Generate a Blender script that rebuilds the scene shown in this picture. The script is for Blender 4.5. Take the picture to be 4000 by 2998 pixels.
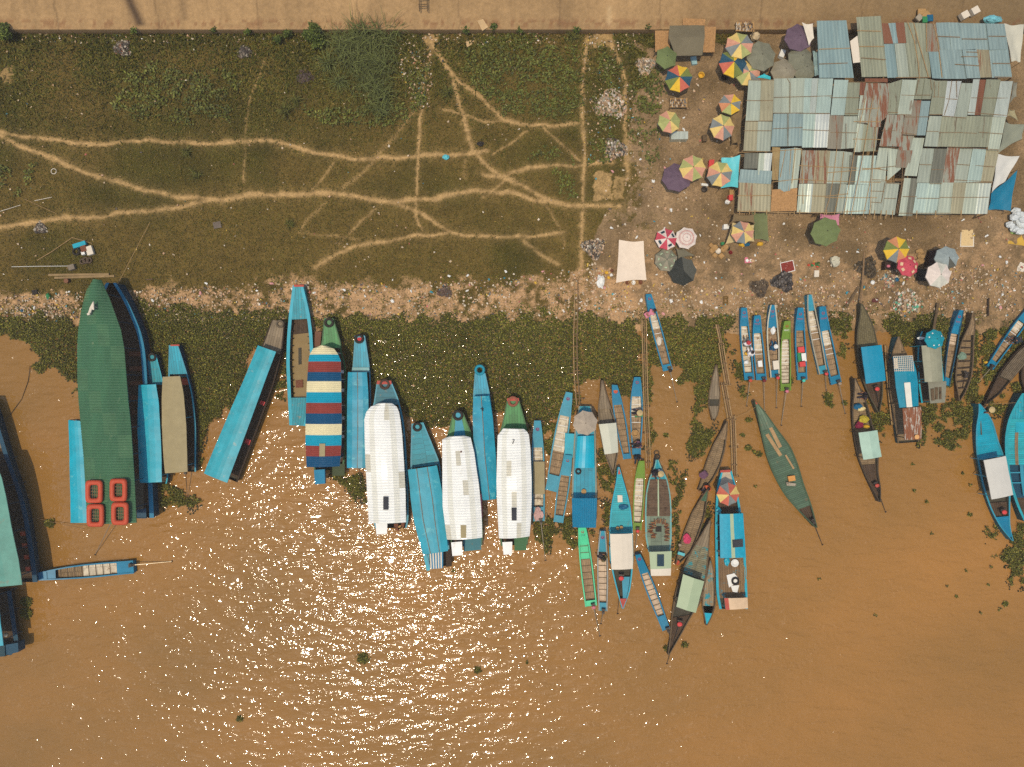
import bpy, math, random
import numpy as np
from mathutils import Vector
R = math.radians; PI = math.pi
for o in list(bpy.data.objects): bpy.data.objects.remove(o)
scene = bpy.context.scene; COL = scene.collection
S = 50.0            # photograph pixels per metre on the water level
HC = 57.6           # height of the drone

# ------------------------------------------------------------------ camera, sky, sun, exposure
cam = bpy.data.cameras.new('Camera'); camo = bpy.data.objects.new('Camera', cam); COL.objects.link(camo)
camo.location = (0, 0, HC); camo.rotation_euler = (0, 0, 0)
cam.sensor_width = 36; cam.lens = 36*HC*S/4000; cam.clip_start = 1; cam.clip_end = 6000
scene.camera = camo
SUN = Vector((-445/2880, -515/2880, 1)).normalized()
world = bpy.data.worlds.new('World'); scene.world = world; world.use_nodes = True
nt = world.node_tree; bg = nt.nodes['Background']
sky = nt.nodes.new('ShaderNodeTexSky'); sky.sky_type = 'NISHITA'; sky.sun_disc = False
sky.sun_elevation = math.asin(SUN.z); sky.sun_rotation = math.atan2(SUN.x, SUN.y)
sky.dust_density = 2.5
nt.links.new(sky.outputs[0], bg.inputs[0]); bg.inputs[1].default_value = 0.15
sun = bpy.data.lights.new('Sun', 'SUN'); sun.energy = 3.25; sun.angle = R(0.5); sun.color = (1.0, 0.84, 0.63)
suno = bpy.data.objects.new('Sun', sun); COL.objects.link(suno)
suno.rotation_euler = SUN.to_track_quat('Z', 'Y').to_euler(); suno.location = SUN*50
scene.view_settings.view_transform = 'Standard'; scene.view_settings.look = 'None'
scene.cycles.use_adaptive_sampling = False; scene.cycles.use_denoising = False; scene.cycles.sample_clamp_indirect = 4
scene.view_settings.exposure = 0.0; scene.view_settings.gamma = 1
LIGHT = (1.40, 1.28, 1.16)   # what a white card shows under this sun and sky

# ------------------------------------------------------------------ helpers
def W(px, py, z=0.0):
    k = (1-z/HC)/S
    return Vector(((px-2000)*k, (1499-py)*k, z))
def Wxy(px, py, z=0.0):
    k = (1-z/HC)/S
    return np.array([(px-2000)*k, (1499-py)*k])
def gz(py):
    return float(np.interp(py, [-400, 120, 700, 1000, 1150, 1240, 1330, 1500], [1.1, 1.0, .75, .45, .26, .12, -.06, -.8]))
def lin(c):
    c = c/255.0
    return c/12.92 if c <= .04045 else ((c+.055)/1.055)**2.4
def C(r, g, b):
    if b > g > r: b, g, r = b-.50*(b-g), g+2, r*.8      # the river paints lean to turquoise
    return tuple(min(.9, lin(v)/l) for v, l in zip((r, g, b), LIGHT))+(1,)
rnd = random.Random(5)

def thing(name, label, cat, loc=(0, 0, 0), group=None):
    o = bpy.data.objects.new(name, None); o.empty_display_size = .2; COL.objects.link(o)
    o.location = loc; tag(o, label, cat, group); return o
def tag(o, label=None, cat=None, group=None, kind=None):
    if label: o['label'] = label
    if cat: o['category'] = cat
    if group: o['group'] = group
    if kind: o['kind'] = kind
    return o

class MB:
    def __init__(s): s.v = []; s.f = []; s.m = []; s.uv = {}
    def add(s, vs, fs, m=0):
        b = len(s.v); s.v += [tuple(v) for v in vs]
        for f in fs: s.f.append(tuple(i+b for i in f)); s.m.append(m)
        return b
    def prism(s, top, h, m=0):
        """closed slab: outline 'top' (3-D points) pushed down by h"""
        n = len(top); bot = [(p[0], p[1], p[2]-h) for p in top]
        s.add(list(top)+bot, [tuple(range(n)), tuple(range(2*n-1, n-1, -1))]+[(i, i+n, (i+1) % n+n, (i+1) % n) for i in range(n)], m)
        return s
    def box(s, c, sx, sy, sz, rot=0, m=0):
        ca, sa = math.cos(rot), math.sin(rot)
        top = [(c[0]+ca*x-sa*y, c[1]+sa*x+ca*y, c[2]+sz/2) for x, y in ((-sx/2, -sy/2), (sx/2, -sy/2), (sx/2, sy/2), (-sx/2, sy/2))]
        return s.prism(top, sz, m)
    def tube(s, pts, r, n=6, m=0, r1=None):
        pts = [Vector(p) for p in pts]; k = len(pts); vs = []
        for i, p in enumerate(pts):
            d = (pts[min(i+1, k-1)]-pts[max(i-1, 0)]).normalized()
            a = d.cross(Vector((0, 0, 1)));  a = a.normalized() if a.length > 1e-3 else Vector((1, 0, 0))
            b = d.cross(a); rr = r if r1 is None else r+(r1-r)*i/max(1, k-1)
            vs += [p+(a*math.cos(2*PI*j/n)+b*math.sin(2*PI*j/n))*rr for j in range(n)]
        fs = [(i*n+j, i*n+(j+1) % n, (i+1)*n+(j+1) % n, (i+1)*n+j) for i in range(k-1) for j in range(n)]
        fs += [tuple(range(n-1, -1, -1)), tuple(range((k-1)*n, k*n))]
        s.add(vs, fs, m); return s
    def lathe(s, c, prof, n=16, m=0):
        vs = []; k = len(prof)
        for r, z in prof: vs += [(c[0]+r*math.cos(2*PI*j/n), c[1]+r*math.sin(2*PI*j/n), c[2]+z) for j in range(n)]
        s.add(vs, [(i*n+j, i*n+(j+1) % n, (i+1)*n+(j+1) % n, (i+1)*n+j) for i in range(k-1) for j in range(n)]+[tuple(range(n-1, -1, -1)), tuple(range((k-1)*n, k*n))], m); return s
    def torus(s, c, Rr, r, n=24, k=8, tilt=(0, 0), sx=1, sy=1, m=0):
        vs = []
        for i in range(n):
            a = 2*PI*i/n
            for j in range(k):
                b = 2*PI*j/k; q = Rr+r*math.cos(b); x, y, z = q*math.cos(a)*sx, q*math.sin(a)*sy, r*math.sin(b)
                vs.append((c[0]+x, c[1]+y, c[2]+z+x*tilt[0]+y*tilt[1]))
        s.add(vs, [(i*k+j, ((i+1) % n)*k+j, ((i+1) % n)*k+(j+1) % k, i*k+(j+1) % k) for i in range(n) for j in range(k)], m); return s
    def blob(s, c, rx, ry, rz, rough=.15, n=9, k=6, m=0, rg=None):
        rg = rg or rnd; vs = []
        for i in range(1, k):
            th = PI*i/k
            for j in range(n):
                q = 1+rg.uniform(-rough, rough)
                vs.append((c[0]+rx*q*math.sin(th)*math.cos(2*PI*j/n), c[1]+ry*q*math.sin(th)*math.sin(2*PI*j/n), c[2]+rz*q*math.cos(th)))
        b = [(i*n+j, (i+1)*n+j, (i+1)*n+(j+1) % n, i*n+(j+1) % n) for i in range(k-2) for j in range(n)]
        b += [tuple(range(n)), tuple(range((k-1)*n-1, (k-2)*n-1, -1))]
        s.add(vs, b, m); return s

def build(name, mb, mats, parent=None, smooth=False, uv=None):
    me = bpy.data.meshes.new(name)
    off = np.array(parent_loc(parent)); v = np.array(mb.v, dtype=float).reshape(-1, 3)-off
    me.from_pydata(v.tolist(), [], mb.f)
    for m in (mats if isinstance(mats, (list, tuple)) else [mats]): me.materials.append(m)
    me.polygons.foreach_set('material_index', mb.m)
    if smooth: me.polygons.foreach_set('use_smooth', [True]*len(me.polygons))
    if mb.uv:
        l = me.uv_layers.new(name='UVMap'); vi = np.empty(len(me.loops), int); me.loops.foreach_get('vertex_index', vi)
        arr = np.zeros((len(mb.v), 2)); 
        for k, c in mb.uv.items(): arr[k] = c
        l.data.foreach_set('uv', arr[vi].ravel())
    me.update()
    o = bpy.data.objects.new(name, me); COL.objects.link(o)
    if parent: o.parent = parent
    return o
def parent_loc(p):
    a = Vector((0, 0, 0))
    while p: a = a+p.location; p = p.parent
    return tuple(a)
def solo(name, mb, mats, label, cat, group=None, smooth=False, kind=None):
    """a thing that is a single mesh: its origin sits at its base centre"""
    v = np.array(mb.v); c = (v.min(0)+v.max(0))/2; c[2] = v[:, 2].min()
    mb.v = [tuple(p) for p in (v-c)]
    o = build(name, mb, mats, None, smooth); o.location = c
    return tag(o, label, cat, group, kind)
def fastmesh(name, verts, k, mats, cols=None):
    """many separate k-gons, verts (n*k,3)"""
    n = len(verts)//k; me = bpy.data.meshes.new(name)
    me.vertices.add(n*k); me.vertices.foreach_set('co', np.asarray(verts, np.float32).ravel())
    me.loops.add(n*k); me.loops.foreach_set('vertex_index', np.arange(n*k, dtype=np.int32))
    me.polygons.add(n); me.polygons.foreach_set('loop_start', np.arange(0, n*k, k, dtype=np.int32))
    me.update(calc_edges=True)
    for m in (mats if isinstance(mats, (list, tuple)) else [mats]): me.materials.append(m)
    if cols is not None:
        a = me.attributes.new('col', 'FLOAT_COLOR', 'POINT')
        c = np.ones((n*k, 4), np.float32); c[:, :3] = np.repeat(cols, k, 0) if len(cols) == n else cols
        a.data.foreach_set('color', c.ravel())
    o = bpy.data.objects.new(name, me); COL.objects.link(o); return o

# value noise for masks
def vnoise(x, y, scale, seed=0, octv=3):
    out = np.zeros_like(x, dtype=float); amp = .5; tot = 0
    for o in range(octv):
        rs = np.random.RandomState(seed*17+o); t = rs.rand(256, 256)
        u = x*scale*2**o+1000; v = y*scale*2**o+1000
        i = np.floor(u).astype(int); j = np.floor(v).astype(int); fu = u-i; fv = v-j
        fu = fu*fu*(3-2*fu); fv = fv*fv*(3-2*fv)
        g = lambda a, b: t[a % 256, b % 256]
        out += amp*((g(i, j)*(1-fu)+g(i+1, j)*fu)*(1-fv)+(g(i, j+1)*(1-fu)+g(i+1, j+1)*fu)*fv); tot += amp; amp *= .5
    return out/tot
def inpoly(x, y, poly):
    c = np.zeros(x.shape, bool); n = len(poly)
    for i in range(n):
        x0, y0 = poly[i]; x1, y1 = poly[(i+1) % n]
        if y0 == y1: continue
        c ^= ((y0 > y) != (y1 > y)) & (x < (x1-x0)*(y-y0)/(y1-y0)+x0)
    return c
def sdist(x, y, line):
    d = np.full(x.shape, 1e9)
    for (x0, y0), (x1, y1) in zip(line[:-1], line[1:]):
        dx, dy = x1-x0, y1-y0; t = np.clip(((x-x0)*dx+(y-y0)*dy)/(dx*dx+dy*dy+1e-9), 0, 1)
        d = np.minimum(d, np.hypot(x-x0-t*dx, y-y0-t*dy))
    return d

# ------------------------------------------------------------------ materials
_mc = {}
def mat(name, col, rough=.6, metal=0., var=.16, vs=1.3, wear=None, wamt=.35, ws=2.2, stretch=(1, 1, 1), plank=None, bump=0., bs=30, groove=.45, spec=.2):
    if name in _mc: return _mc[name]
    m = bpy.data.materials.new(name); m.use_nodes = True; t = m.node_tree; N = t.nodes; Lk = t.links.new
    p = N['Principled BSDF']; p.inputs['Roughness'].default_value = rough; p.inputs['Metallic'].default_value = metal
    p.inputs['Specular IOR Level'].default_value = spec
    tc = N.new('ShaderNodeTexCoord'); mp = N.new('ShaderNodeMapping'); mp.inputs['Scale'].default_value = stretch
    oi = N.new('ShaderNodeObjectInfo'); ad = N.new('ShaderNodeVectorMath'); ad.operation = 'ADD'
    sc = N.new('ShaderNodeVectorMath'); sc.operation = 'SCALE'; sc.inputs['Scale'].default_value = 40
    cx = N.new('ShaderNodeCombineXYZ')
    for i in range(3): Lk(oi.outputs['Random'], cx.inputs[i])
    Lk(cx.outputs[0], sc.inputs[0]); Lk(tc.outputs['Object'], mp.inputs[0]); Lk(mp.outputs[0], ad.inputs[0]); Lk(sc.outputs[0], ad.inputs[1])
    no = N.new('ShaderNodeTexNoise'); no.inputs['Scale'].default_value = vs; no.inputs['Detail'].default_value = 7; no.inputs['Roughness'].default_value = .65
    Lk(ad.outputs[0], no.inputs['Vector'])
    mr = N.new('ShaderNodeMapRange'); mr.inputs['From Min'].default_value = .25; mr.inputs['From Max'].default_value = .75
    mr.inputs['To Min'].default_value = 1-var*1.4; mr.inputs['To Max'].default_value = 1+var
    Lk(no.outputs['Fac'], mr.inputs['Value'])
    mu = N.new('ShaderNodeVectorMath'); mu.operation = 'SCALE'; mu.inputs[0].default_value = col[:3]; Lk(mr.outputs[0], mu.inputs['Scale'])
    out = mu.outputs[0]
    if wear:
        n2 = N.new('ShaderNodeTexNoise'); n2.inputs['Scale'].default_value = ws; n2.inputs['Detail'].default_value = 9; n2.inputs['Roughness'].default_value = .72
        Lk(ad.outputs[0], n2.inputs['Vector'])
        r2 = N.new('ShaderNodeMapRange'); r2.inputs['From Min'].default_value = .78-wamt*.5; r2.inputs['From Max'].default_value = .84-wamt*.5
        Lk(n2.outputs['Fac'], r2.inputs['Value'])
        mx = N.new('ShaderNodeMix'); mx.data_type = 'RGBA'; Lk(r2.outputs[0], mx.inputs[0]); Lk(out, mx.inputs[6]); mx.inputs[7].default_value = wear
        out = mx.outputs[2]
    if plank:
        b = N.new('ShaderNodeTexBrick'); b.inputs['Scale'].default_value = 1; b.inputs['Brick Width'].default_value = plank[0]; b.inputs['Row Height'].default_value = plank[1]
        b.inputs['Mortar Size'].default_value = plank[2] if len(plank) > 2 else .016; b.inputs['Mortar Smooth'].default_value = .3
        b.inputs['Color1'].default_value = (1, 1, 1, 1); b.inputs['Color2'].default_value = (.78, .78, .78, 1); b.inputs['Mortar'].default_value = (groove, groove, groove, 1)
        Lk(tc.outputs['UV'], b.inputs['Vector'])
        m2 = N.new('ShaderNodeMix'); m2.data_type = 'RGBA'; m2.blend_type = 'MULTIPLY'; m2.inputs[0].default_value = 1
        Lk(out, m2.inputs[6]); Lk(b.outputs['Color'], m2.inputs[7]); out = m2.outputs[2]
    Lk(out, p.inputs['Base Color'])
    if bump:
        n3 = N.new('ShaderNodeTexNoise'); n3.inputs['Scale'].default_value = bs; n3.inputs['Detail'].default_value = 4; Lk(ad.outputs[0], n3.inputs['Vector'])
        bp = N.new('ShaderNodeBump'); bp.inputs['Distance'].default_value = bump; Lk(n3.outputs['Fac'], bp.inputs['Height']); Lk(bp.outputs[0], p.inputs['Normal'])
    _mc[name] = m; return m
def attrmat(name, rough=.7, var=.25, vs=8., bump=.0, bs=40., spec=.3, trans=0.):
    if name in _mc: return _mc[name]
    m = bpy.data.materials.new(name); m.use_nodes = True; t = m.node_tree; N = t.nodes; Lk = t.links.new
    p = N['Principled BSDF']; p.inputs['Roughness'].default_value = rough; p.inputs['Specular IOR Level'].default_value = spec
    at = N.new('ShaderNodeAttribute'); at.attribute_name = 'col'
    tc = N.new('ShaderNodeTexCoord')
    no = N.new('ShaderNodeTexNoise'); no.inputs['Scale'].default_value = vs; no.inputs['Detail'].default_value = 8; no.inputs['Roughness'].default_value = .7
    Lk(tc.outputs['Object'], no.inputs['Vector'])
    mr = N.new('ShaderNodeMapRange'); mr.inputs['From Min'].default_value = .25; mr.inputs['From Max'].default_value = .75
    mr.inputs['To Min'].default_value = 1-var*1.3; mr.inputs['To Max'].default_value = 1+var; Lk(no.outputs['Fac'], mr.inputs['Value'])
    mu = N.new('ShaderNodeVectorMath'); mu.operation = 'SCALE'; Lk(at.outputs['Color'], mu.inputs[0]); Lk(mr.outputs[0], mu.inputs['Scale']); Lk(mu.outputs[0], p.inputs['Base Color'])
    if bump:
        n3 = N.new('ShaderNodeTexNoise'); n3.inputs['Scale'].default_value = bs; n3.inputs['Detail'].default_value = 5; Lk(tc.outputs['Object'], n3.inputs['Vector'])
        bp = N.new('ShaderNodeBump'); bp.inputs['Distance'].default_value = bump; Lk(n3.outputs['Fac'], bp.inputs['Height']); Lk(bp.outputs[0], p.inputs['Normal'])
    _mc[name] = m; return m

# paints and stuffs
teal = mat('teal_paint', C(30, 158, 188), .45, wear=C(120, 140, 130), wamt=.3, ws=3)
tealB = mat('bright_teal_paint', C(8, 160, 195), .42, var=.16, wear=C(110, 175, 180), wamt=.36, ws=2)
blueR = mat('blue_roof_paint', C(22, 142, 186), .38, var=.22, vs=.9, wear=C(105, 168, 182), wamt=.42, ws=1.2)
blueP = mat('blue_paint', C(12, 118, 178), .42, wear=C(110, 140, 150), wamt=.27, ws=4)
blueL = mat('light_blue_paint', C(60, 140, 175), .45, wear=C(130, 150, 150), wamt=.32, ws=4)
navy = mat('dark_blue_paint', C(14, 66, 110), .5, wear=C(60, 80, 90), wamt=.3)
greenP = mat('green_paint', C(75, 140, 80), .5, wear=C(130, 140, 110), wamt=.32, ws=3, plank=(2.5, .22))
greenL = mat('lime_green_paint', C(110, 140, 45), .45, wear=C(150, 150, 100), wamt=.28, ws=4)
mint = mat('mint_green_paint', C(75, 200, 140), .45, wear=C(150, 180, 140), wamt=.28, ws=4)
tealD = mat('teal_deck_boards', C(40, 150, 172), .5, wear=C(140, 140, 120), wamt=.38, ws=3, plank=(2.2, .2))
tealT = mat('turquoise_slat_deck', C(50, 168, 178), .5, wear=C(110, 120, 105), wamt=.34, ws=3, plank=(.16, 5., .02), groove=.55)
greyD = mat('grey_deck_boards', C(146, 126, 98), .75, wear=C(80, 68, 52), wamt=.3, plank=(2.5, .2))
wood = mat('weathered_wood', C(148, 120, 86), .8, var=.3, vs=3, wear=C(75, 58, 40), wamt=.4, plank=(3., .16))
woodD = mat('dark_wood', C(88, 68, 50), .8, var=.3, vs=3, plank=(3., .16))
slatW = mat('wooden_slat_floor', C(152, 124, 88), .8, var=.25, vs=3, wear=C(105, 82, 58), wamt=.36, plank=(.15, 3., .025), groove=.5)
slatT = mat('teal_stained_slat_floor', C(140, 130, 98), .8, var=.3, vs=3, wear=C(70, 145, 150), wamt=.52, ws=1.6, plank=(.15, 3., .025), groove=.5)
floorL = mat('pale_floor_boards', C(226, 206, 172), .7, var=.22, vs=4, wear=C(140, 110, 78), wamt=.42, ws=2.5, plank=(.55, 1.6, .02), groove=.5)
floorB = mat('brown_floor_boards', C(170, 138, 100), .75, var=.25, vs=4, wear=C(105, 80, 56), wamt=.4, plank=(2.4, .14, .012))
pinkF = mat('pale_pink_floor_boards', C(220, 188, 152), .7, var=.14, vs=4, plank=(.55, 1.6, .02), groove=.5)
inner = mat('dark_hull_inside', C(72, 66, 52), .8, var=.3)
redP = mat('red_paint', C(180, 70, 55), .55, wear=C(120, 80, 60), wamt=.3)
redE = mat('emblem_red', C(190, 50, 55), .6, var=.1)
purpE = mat('emblem_purple', C(150, 70, 120), .6, var=.1)
whiteP = mat('white_paint', C(232, 222, 200), .45, var=.07, wear=C(170, 150, 120), wamt=.2)
whiteR = mat('white_corrugated_roof', C(250, 244, 228), .23, var=.08, vs=.8, spec=.5, wear=C(205, 190, 160), wamt=.28, ws=1.2)
whiteR2 = mat('cream_roof_band', C(236, 229, 208), .25, var=.08, vs=.8, spec=.5)
whiteR3 = mat('dirty_white_roof', C(212, 202, 176), .3, var=.1, vs=1.5, spec=.5, wear=C(175, 155, 120), wamt=.3)
greenR = mat('green_corrugated_roof', C(66, 108, 72), .36, var=.2, vs=.5, wear=C(112, 132, 92), wamt=.32, ws=1.4, spec=.35, stretch=(1.6, .5, 1))
greenR2 = mat('faded_green_roof', C(76, 114, 76), .36, var=.18, vs=.8, wear=C(120, 138, 96), wamt=.3, ws=1.6, spec=.35)
tanR = mat('tan_roof_sheet', C(160, 142, 100), .6, var=.1, vs=2)
canW = mat('white_canopy', C(222, 205, 178), .55, var=.05)
canG = mat('pale_green_canopy', C(168, 180, 140), .5, var=.05)
canGs = mat('pale_green_glossy_canopy', C(170, 195, 170), .25, var=.12)
canGrey = mat('grey_green_canopy', C(150, 146, 118), .45, var=.15, wear=C(150, 115, 80), wamt=.24)
blueC = mat('blue_canopy', C(8, 135, 190), .45, var=.07)
corrB = mat('blue_corrugated_roof', C(34, 122, 184), .4, var=.12)
rust = mat('rusty_tin', C(140, 85, 55), .7, var=.3, wear=C(190, 180, 160), wamt=.5, stretch=(6, 1, 1), ws=.9)
black = mat('black_rubber', C(48, 42, 36), .75, var=.3, vs=6)
redT = mat('painted_red_rubber', C(150, 85, 62), .7, var=.2)
bluT = mat('painted_blue_rubber', C(30, 140, 175), .6, var=.25, wear=C(60, 60, 55), wamt=.3)
orange = mat('orange_plastic', C(196, 78, 48), .55, var=.08, vs=3)
metalD = mat('dark_engine_metal', C(70, 62, 55), .5, .5, var=.3, vs=8)
metalR = mat('red_engine_paint', C(190, 75, 60), .5, var=.2, vs=8)
metalL = mat('worn_steel', C(170, 155, 130), .4, .7, var=.2)
bamboo = mat('bamboo', C(174, 138, 90), .6, var=.2, vs=5)
bambooD = mat('old_bamboo', C(138, 108, 74), .7, var=.25, vs=5)
solar = mat('solar_glass', C(50, 62, 84), .15, .2, var=.1)
solarD = mat('dark_hatch', C(62, 62, 64), .85, var=.2, spec=.08)
basketM = mat('wicker', C(180, 138, 84), .8, var=.25, vs=12)
pinkC = mat('pink_cloth', C(215, 120, 130), .8, var=.12)
paleC = mat('pale_pink_cloth', C(210, 165, 150), .8, var=.12)
magC = mat('magenta_cloth', C(200, 62, 92), .8, var=.15)
yelC = mat('yellow_plastic', C(225, 170, 45), .6, var=.1)
grnC = mat('green_plastic', C(50, 130, 75), .55, var=.15)
bluC = mat('blue_plastic', C(20, 90, 150), .5, var=.2)
redC = mat('red_plastic', C(215, 70, 65), .55, var=.12)
whtC = mat('white_plastic', C(235, 228, 212), .5, var=.06)
brnC = mat('brown_goods', C(120, 70, 45), .7, var=.4, vs=14)
mud = mat('muddy_bilge_water', C(142, 116, 70), .12, var=.12, vs=1)
skin = mat('skin', C(150, 100, 70), .6, var=.06); hairM = mat('dark_hair', C(35, 28, 24), .6, var=.2)
cloths = {k: mat(k+'_clothing', C(*v), .85, var=.12, vs=8) for k, v in dict(white=(235, 225, 215), pink=(215, 130, 140), dark=(45, 42, 50), blue=(35, 85, 145), navy=(35, 45, 70), olive=(110, 100, 60), purple=(110, 75, 90), grey=(120, 115, 105), orange=(205, 95, 50)).items()}
strawM = mat('straw_hat', C(205, 175, 120), .8, var=.12, vs=8)
# ------------------------------------------------------------------ setting: riverbed and land sheet, bank, paths, embankment, water
PATHS = [  # (line, half width px, strength)
 ([(-300,500),(0,525),(80,530),(150,540),(280,560),(430,562),(560,553),(700,555),(830,560),(960,553),(1040,548),(1100,560),(1180,585),(1270,605),(1390,617),(1560,617),(1700,612),(1840,600),(1900,585)], 11, 1),
 ([(-300,520),(0,535),(100,580),(210,625),(330,670),(450,705),(560,740),(700,770),(840,775)], 13, 1),
 ([(-300,900),(0,885),(150,870),(330,845),(450,832),(600,825),(720,805),(840,778),(1000,765),(1150,762),(1300,762),(1430,775),(1560,785),(1700,775),(1800,755),(1900,745),(2000,755),(2100,785),(2230,805),(2420,805)], 13, 1),
 ([(1540,785),(1600,815),(1680,855),(1740,895),(1830,920),(1950,930),(2100,920),(2200,910)], 10, .9),
 ([(1230,1050),(1320,990),(1400,960),(1550,935),(1700,912),(1740,905)], 11, .95),
 ([(1690,150),(1690,190),(1665,270),(1650,350),(1640,450),(1635,550),(1635,620),(1632,700),(1622,770),(1625,850),(1640,900)], 8, .9),
 ([(1690,150),(1700,190),(1760,280),(1800,330),(1880,385),(1930,440),(1970,470),(2060,495),(2150,495),(2260,488)], 10, .95),
 ([(1775,320),(1790,400),(1810,460),(1830,530),(1850,590),(1900,650),(1960,690),(2050,730),(2150,790)], 11, .95),
 ([(2300,150),(2285,220),(2275,320),(2270,430),(2280,520),(2290,620),(2280,700),(2280,800),(2270,920),(2270,1060)], 11, .85),
 ([(2380,150),(2430,260),(2445,340),(2445,480),(2450,600),(2450,700)], 14, .9),
 ([(1880,680),(1960,690),(2050,660),(2200,645),(2290,640),(2400,635)], 11, .9),
 ([(1720,425),(1820,455),(1900,470),(1980,472)], 8, .7),
 ([(1030,230),(1000,330),(975,400),(960,520),(955,640),(950,720)], 6, .55),
 ([(1620,430),(1560,510),(1490,600),(1400,680),(1340,740)], 12, .5),
 ([(2130,510),(2200,570),(2270,620)], 9, .75), ([(1920,600),(1980,570),(2060,520)], 7, .6),
 ([(1470,810),(1400,880),(1320,960)], 8, .6), ([(1300,640),(1250,710),(1210,750)], 8, .5), ([(1280,790),(1210,860),(1170,910),(1400,940)], 8, .4),
 ([(2040,935),(2120,990),(2180,1030)], 14, .7), ([(1880,770),(1990,690)], 9, .7), ([(1820,590),(1820,700)], 8, .4), ([(2130,800),(2180,880),(2210,960)], 8, .5)]
PATCHES = [([(2330,680),(2390,680),(2395,780),(2320,785)], 1), ([(2405,690),(2440,690),(2440,780),(2400,780)], .8), ([(1650,140),(1720,140),(1710,200),(1670,200)], .9),
 ([(2310,130),(2400,130),(2400,180),(2310,190)], .9), ([(10,260),(60,260),(55,320),(15,315)], .7)]
YARD = [(2440,150),(2520,210),(2560,300),(2460,360),(2480,480),(2450,600),(2480,700),(2440,790),(2350,850),(2310,950),(2300,1030),(2330,1330),(5200,1330),(5200,110),(2960,110),(2840,180),(2560,190)]
def land_masks(X, Y):
    wx = (vnoise(X, Y, .010, 3)-.5)*70; wy = (vnoise(X, Y, .010, 4)-.5)*70
    n1 = vnoise(X, Y, .012, 1, 4); n2 = vnoise(X, Y, .05, 2, 3); n3 = vnoise(X, Y, .004, 9, 3)
    yard = inpoly(X+wx, Y+wy, YARD).astype(float)
    # scattered weeds at the left edge of the yard
    weedy = np.clip(1-np.abs(X-2470)/130, 0, 1)*(Y < 900)*np.clip((n2-.5)*14, 0, 1)
    yard = yard*(1-.85*weedy)
    edge = np.interp(X, [0, 300, 500, 900, 1200, 1500, 1900, 2200, 2400, 5000], [1150, 1150, 1130, 1110, 1105, 1120, 1110, 1070, 1010, 900])
    beach = np.clip((Y+(n1-.5)*150+(n2-.5)*60-edge)/35, 0, 1)
    beach *= np.clip((n1*.6+n2*.7-.56)*4.5+.35, .04, 1)
    path = np.zeros_like(X)
    for line, hw, st in PATHS:
        xs = [p[0] for p in line]; ys = [p[1] for p in line]
        b = (X > min(xs)-90) & (X < max(xs)+90) & (Y > min(ys)-90) & (Y < max(ys)+90)
        if not b.any(): continue
        xb, yb = X[b]+wx[b]*.30+(n2[b]-.5)*12, Y[b]+wy[b]*.30+(n1[b]-.5)*16
        d = sdist(xb, yb, line)
        path[b] = np.maximum(path[b], st*np.exp(-(d/(hw*.62*(.55+.9*n1[b])))**2*.8)*np.clip(.35+1.1*n2[b], 0, 1)*np.clip(.55+.9*n3[b], 0, 1)+.20*st**2*np.exp(-(d/(hw*2.4))**2)*np.clip(n2[b]*1.8, 0, 1))
    for poly, st in PATCHES:
        path = np.maximum(path, st*inpoly(X+wx*.55+(n2-.5)*30, Y+wy*.55+(n1-.5)*30, poly)*np.clip(.3+n2, 0, .85))
    return np.clip(yard, 0, 1), np.clip(beach, 0, 1), np.clip(path, 0, 1), n1, n2, n3
def cl(r, g, b): return np.array(C(r, g, b)[:3])
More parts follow.
